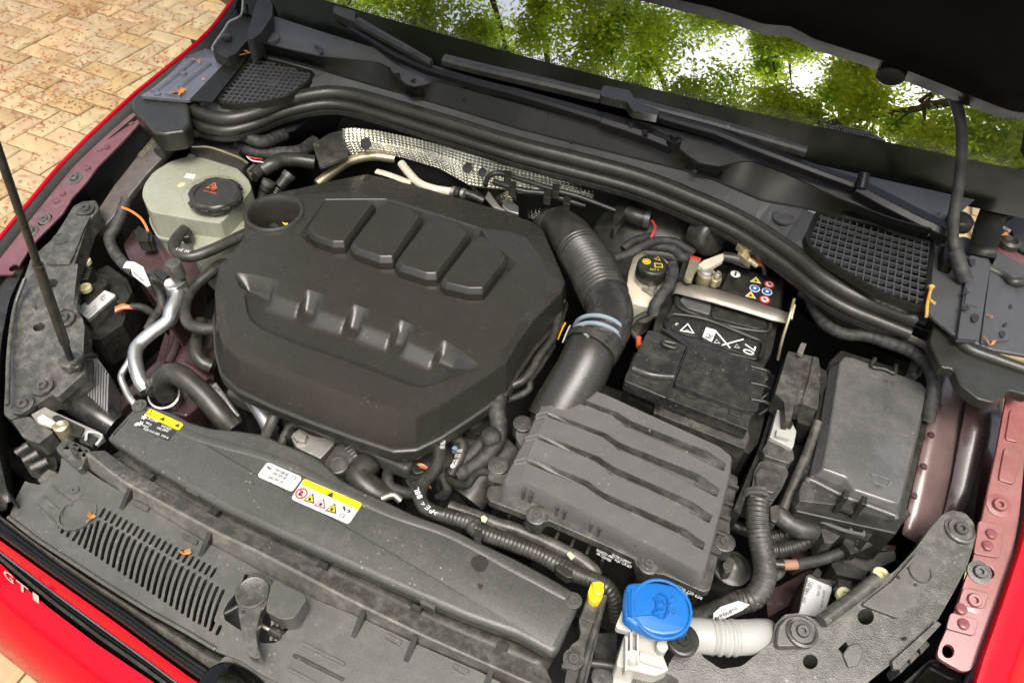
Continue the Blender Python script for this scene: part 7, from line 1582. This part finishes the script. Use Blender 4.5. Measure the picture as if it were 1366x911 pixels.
tube('stem', [tq(p)[0] for p in [(885, 632, .942), (872, 680, .941), (862, 730, .94), (858, 790, .939)]], .0022, M.twig, tw, seg=8)
tube('branch', [tq(p)[0] for p in [(868, 695, .941), (885, 710, .943), (902, 722, .944)]], .002, M.twig, tw, seg=8)
tube('tip', [tq(p)[0] for p in [(870, 638, .942), (885, 632, .943), (894, 638, .942)]], .003, M.twig, tw, seg=8)
# ================================================================== TREES (they stand over the car and show in the windscreen)
def leafmat(name, c1, c2):
    m = bpy.data.materials.new(name); m.use_nodes = True; nt = m.node_tree; L = nt.links; nt.nodes.clear()
    o = nt.nodes.new('ShaderNodeOutputMaterial'); mx = nt.nodes.new('ShaderNodeMixShader'); df = nt.nodes.new('ShaderNodeBsdfDiffuse'); tl = nt.nodes.new('ShaderNodeBsdfTranslucent')
    g = nt.nodes.new('ShaderNodeNewGeometry'); cr = nt.nodes.new('ShaderNodeMix'); cr.data_type = 'RGBA'
    ins = [i for i in cr.inputs if i.type == 'RGBA']; ins[0].default_value = (*c1, 1); ins[1].default_value = (*c2, 1)
    L.new(g.outputs['Random Per Island'], cr.inputs[0]); co = [x for x in cr.outputs if x.type == 'RGBA'][0]
    L.new(co, df.inputs[0]); L.new(co, tl.inputs[0]); mx.inputs[0].default_value = .62
    L.new(df.outputs[0], mx.inputs[1]); L.new(tl.outputs[0], mx.inputs[2]); L.new(mx.outputs[0], o.inputs[0]); return m
M.lf1 = leafmat('fresh green leaves', (.30, .48, .03), (.62, .72, .08)); M.lf2 = leafmat('darker leaves', (.20, .36, .02), (.46, .58, .05))
M.bark = material('bark', (.07, .055, .04), .9, vary=.4, bump=1, bscale=60)
def tree(label, base, h, clumps, mat, nl, seed, ls=.05):
    rr = random.Random(seed); t = thing('tree', label, 'tree', base, 'trees round the car')
    top_ = Vector(base) + Vector((0, 0, h)); tr = [Vector(base), Vector(base) + Vector((.05, .1, h * .35)), Vector(base) + Vector((-.1, 0, h * .7)), top_]
    tube('trunk', tr, [.20, .16, .11, .05], M.bark, t, seg=12)
    V, F = [], []; per = nl // len(clumps)
    for (cx, cy, cz, cr_) in clumps:
        c = Vector((cx, cy, cz)); s0 = tr[1].lerp(tr[2], rr.random()); midp = s0.lerp(c, .55) + Vector((0, 0, .3))
        tube('limb', [s0, midp, c, c + Vector((rr.uniform(-1, 1), rr.uniform(-1, 1), .3)) * cr_ * .7], [.06, .035, .018, .006], M.bark, t, seg=8, per=5)
        for b_ in range(3):
            d = Vector((rr.gauss(0, 1), rr.gauss(0, 1), rr.gauss(0, .6))).normalized() * cr_ * .8
            tube('twig', [c, c + d * .5 + Vector((0, 0, .1)), c + d], [.014, .008, .003], M.bark, t, seg=6, per=4)
        sub = [(c + Vector((rr.gauss(0, .42), rr.gauss(0, .42), rr.gauss(0, .34))) * cr_, cr_ * rr.uniform(.15, .34)) for _ in range(9)]
        for k in range(per):
            sc, sr_ = rr.choice(sub); p = sc + Vector((rr.gauss(0, .6), rr.gauss(0, .6), rr.gauss(0, .5))) * sr_
            d = Vector((rr.gauss(0, 1), rr.gauss(0, 1), rr.gauss(0, .5))).normalized(); n = d.cross(Vector((rr.gauss(0, 1), rr.gauss(0, 1), rr.gauss(0, 1)))).normalized()
            l = ls * rr.uniform(.6, 1.3); wd = l * .5; b = len(V); f_ = d.cross(n) * l * .12
            V += [p - d * l, p + n * wd - f_, p + d * l, p - n * wd - f_]; F += [[b, b + 1, b + 2], [b, b + 2, b + 3]]
    me = bpy.data.meshes.new('crown'); off = OFF[t.name]; me.from_pydata([v - off for v in V], [], F); me.materials.append(mat)
    o = bpy.data.objects.new('crown', me); COL.objects.link(o); o.parent = t; o['kind'] = 'stuff'
    return t
tree('broad green tree behind the car, mirrored in the windscreen', (-2.6, 3.6, 0), 7.5, [(-3.4, 1.3, 5.0, .9), (-2.7, .7, 5.2, .9), (-2.6, 1.8, 5.0, .9), (-1.9, 1.2, 5.4, .8), (-1.7, 2.1, 5.0, .9), (-1.2, .7, 5.2, .8), (-1.0, 1.6, 4.8, .7), (-.45, 1.2, 5.5, .65), (-2.2, 3.2, 6.6, 1.3), (-3.8, 2.8, 5.8, 1.2), (-.5, 2.4, 5.6, .8)], M.lf2, 110000, 11, .022)
tree('bright yellow green tree right of the car, mirrored in the windscreen', (3.2, 2.8, 0), 7.0, [(.75, 1.25, 5.0, .55), (1.1, .7, 5.2, .6), (1.25, 1.6, 4.7, .7), (1.8, 1.1, 5.0, .8), (2.0, 2.0, 5.4, .9), (2.8, 2.6, 6.2, 1.3), (.9, 2.3, 5.4, .7), (3.0, 1.2, 5.2, 1.1), (.35, 1.9, 5.6, .5)], M.lf1, 100000, 23, .022)
tree('green tree in front of the car on its right', (4.2, -3.0, 0), 6.5, [(3.0, -2.0, 4.4, 1.2), (4.2, -3.0, 6.0, 1.5), (3.2, -3.4, 5.0, 1.3), (4.6, -1.6, 4.8, 1.3), (2.4, -2.9, 5.4, 1.1)], M.lf1, 12000, 31, .07)
tree('dark green tree in front of the car on its left', (-4.4, -3.4, 0), 7.0, [(-3.2, -2.6, 4.6, 1.3), (-4.3, -3.2, 6.2, 1.5), (-2.6, -3.6, 5.4, 1.2), (-4.8, -2.0, 5.0, 1.3), (-1.6, -3.2, 5.8, 1.1)], M.lf2, 12000, 37, .07)
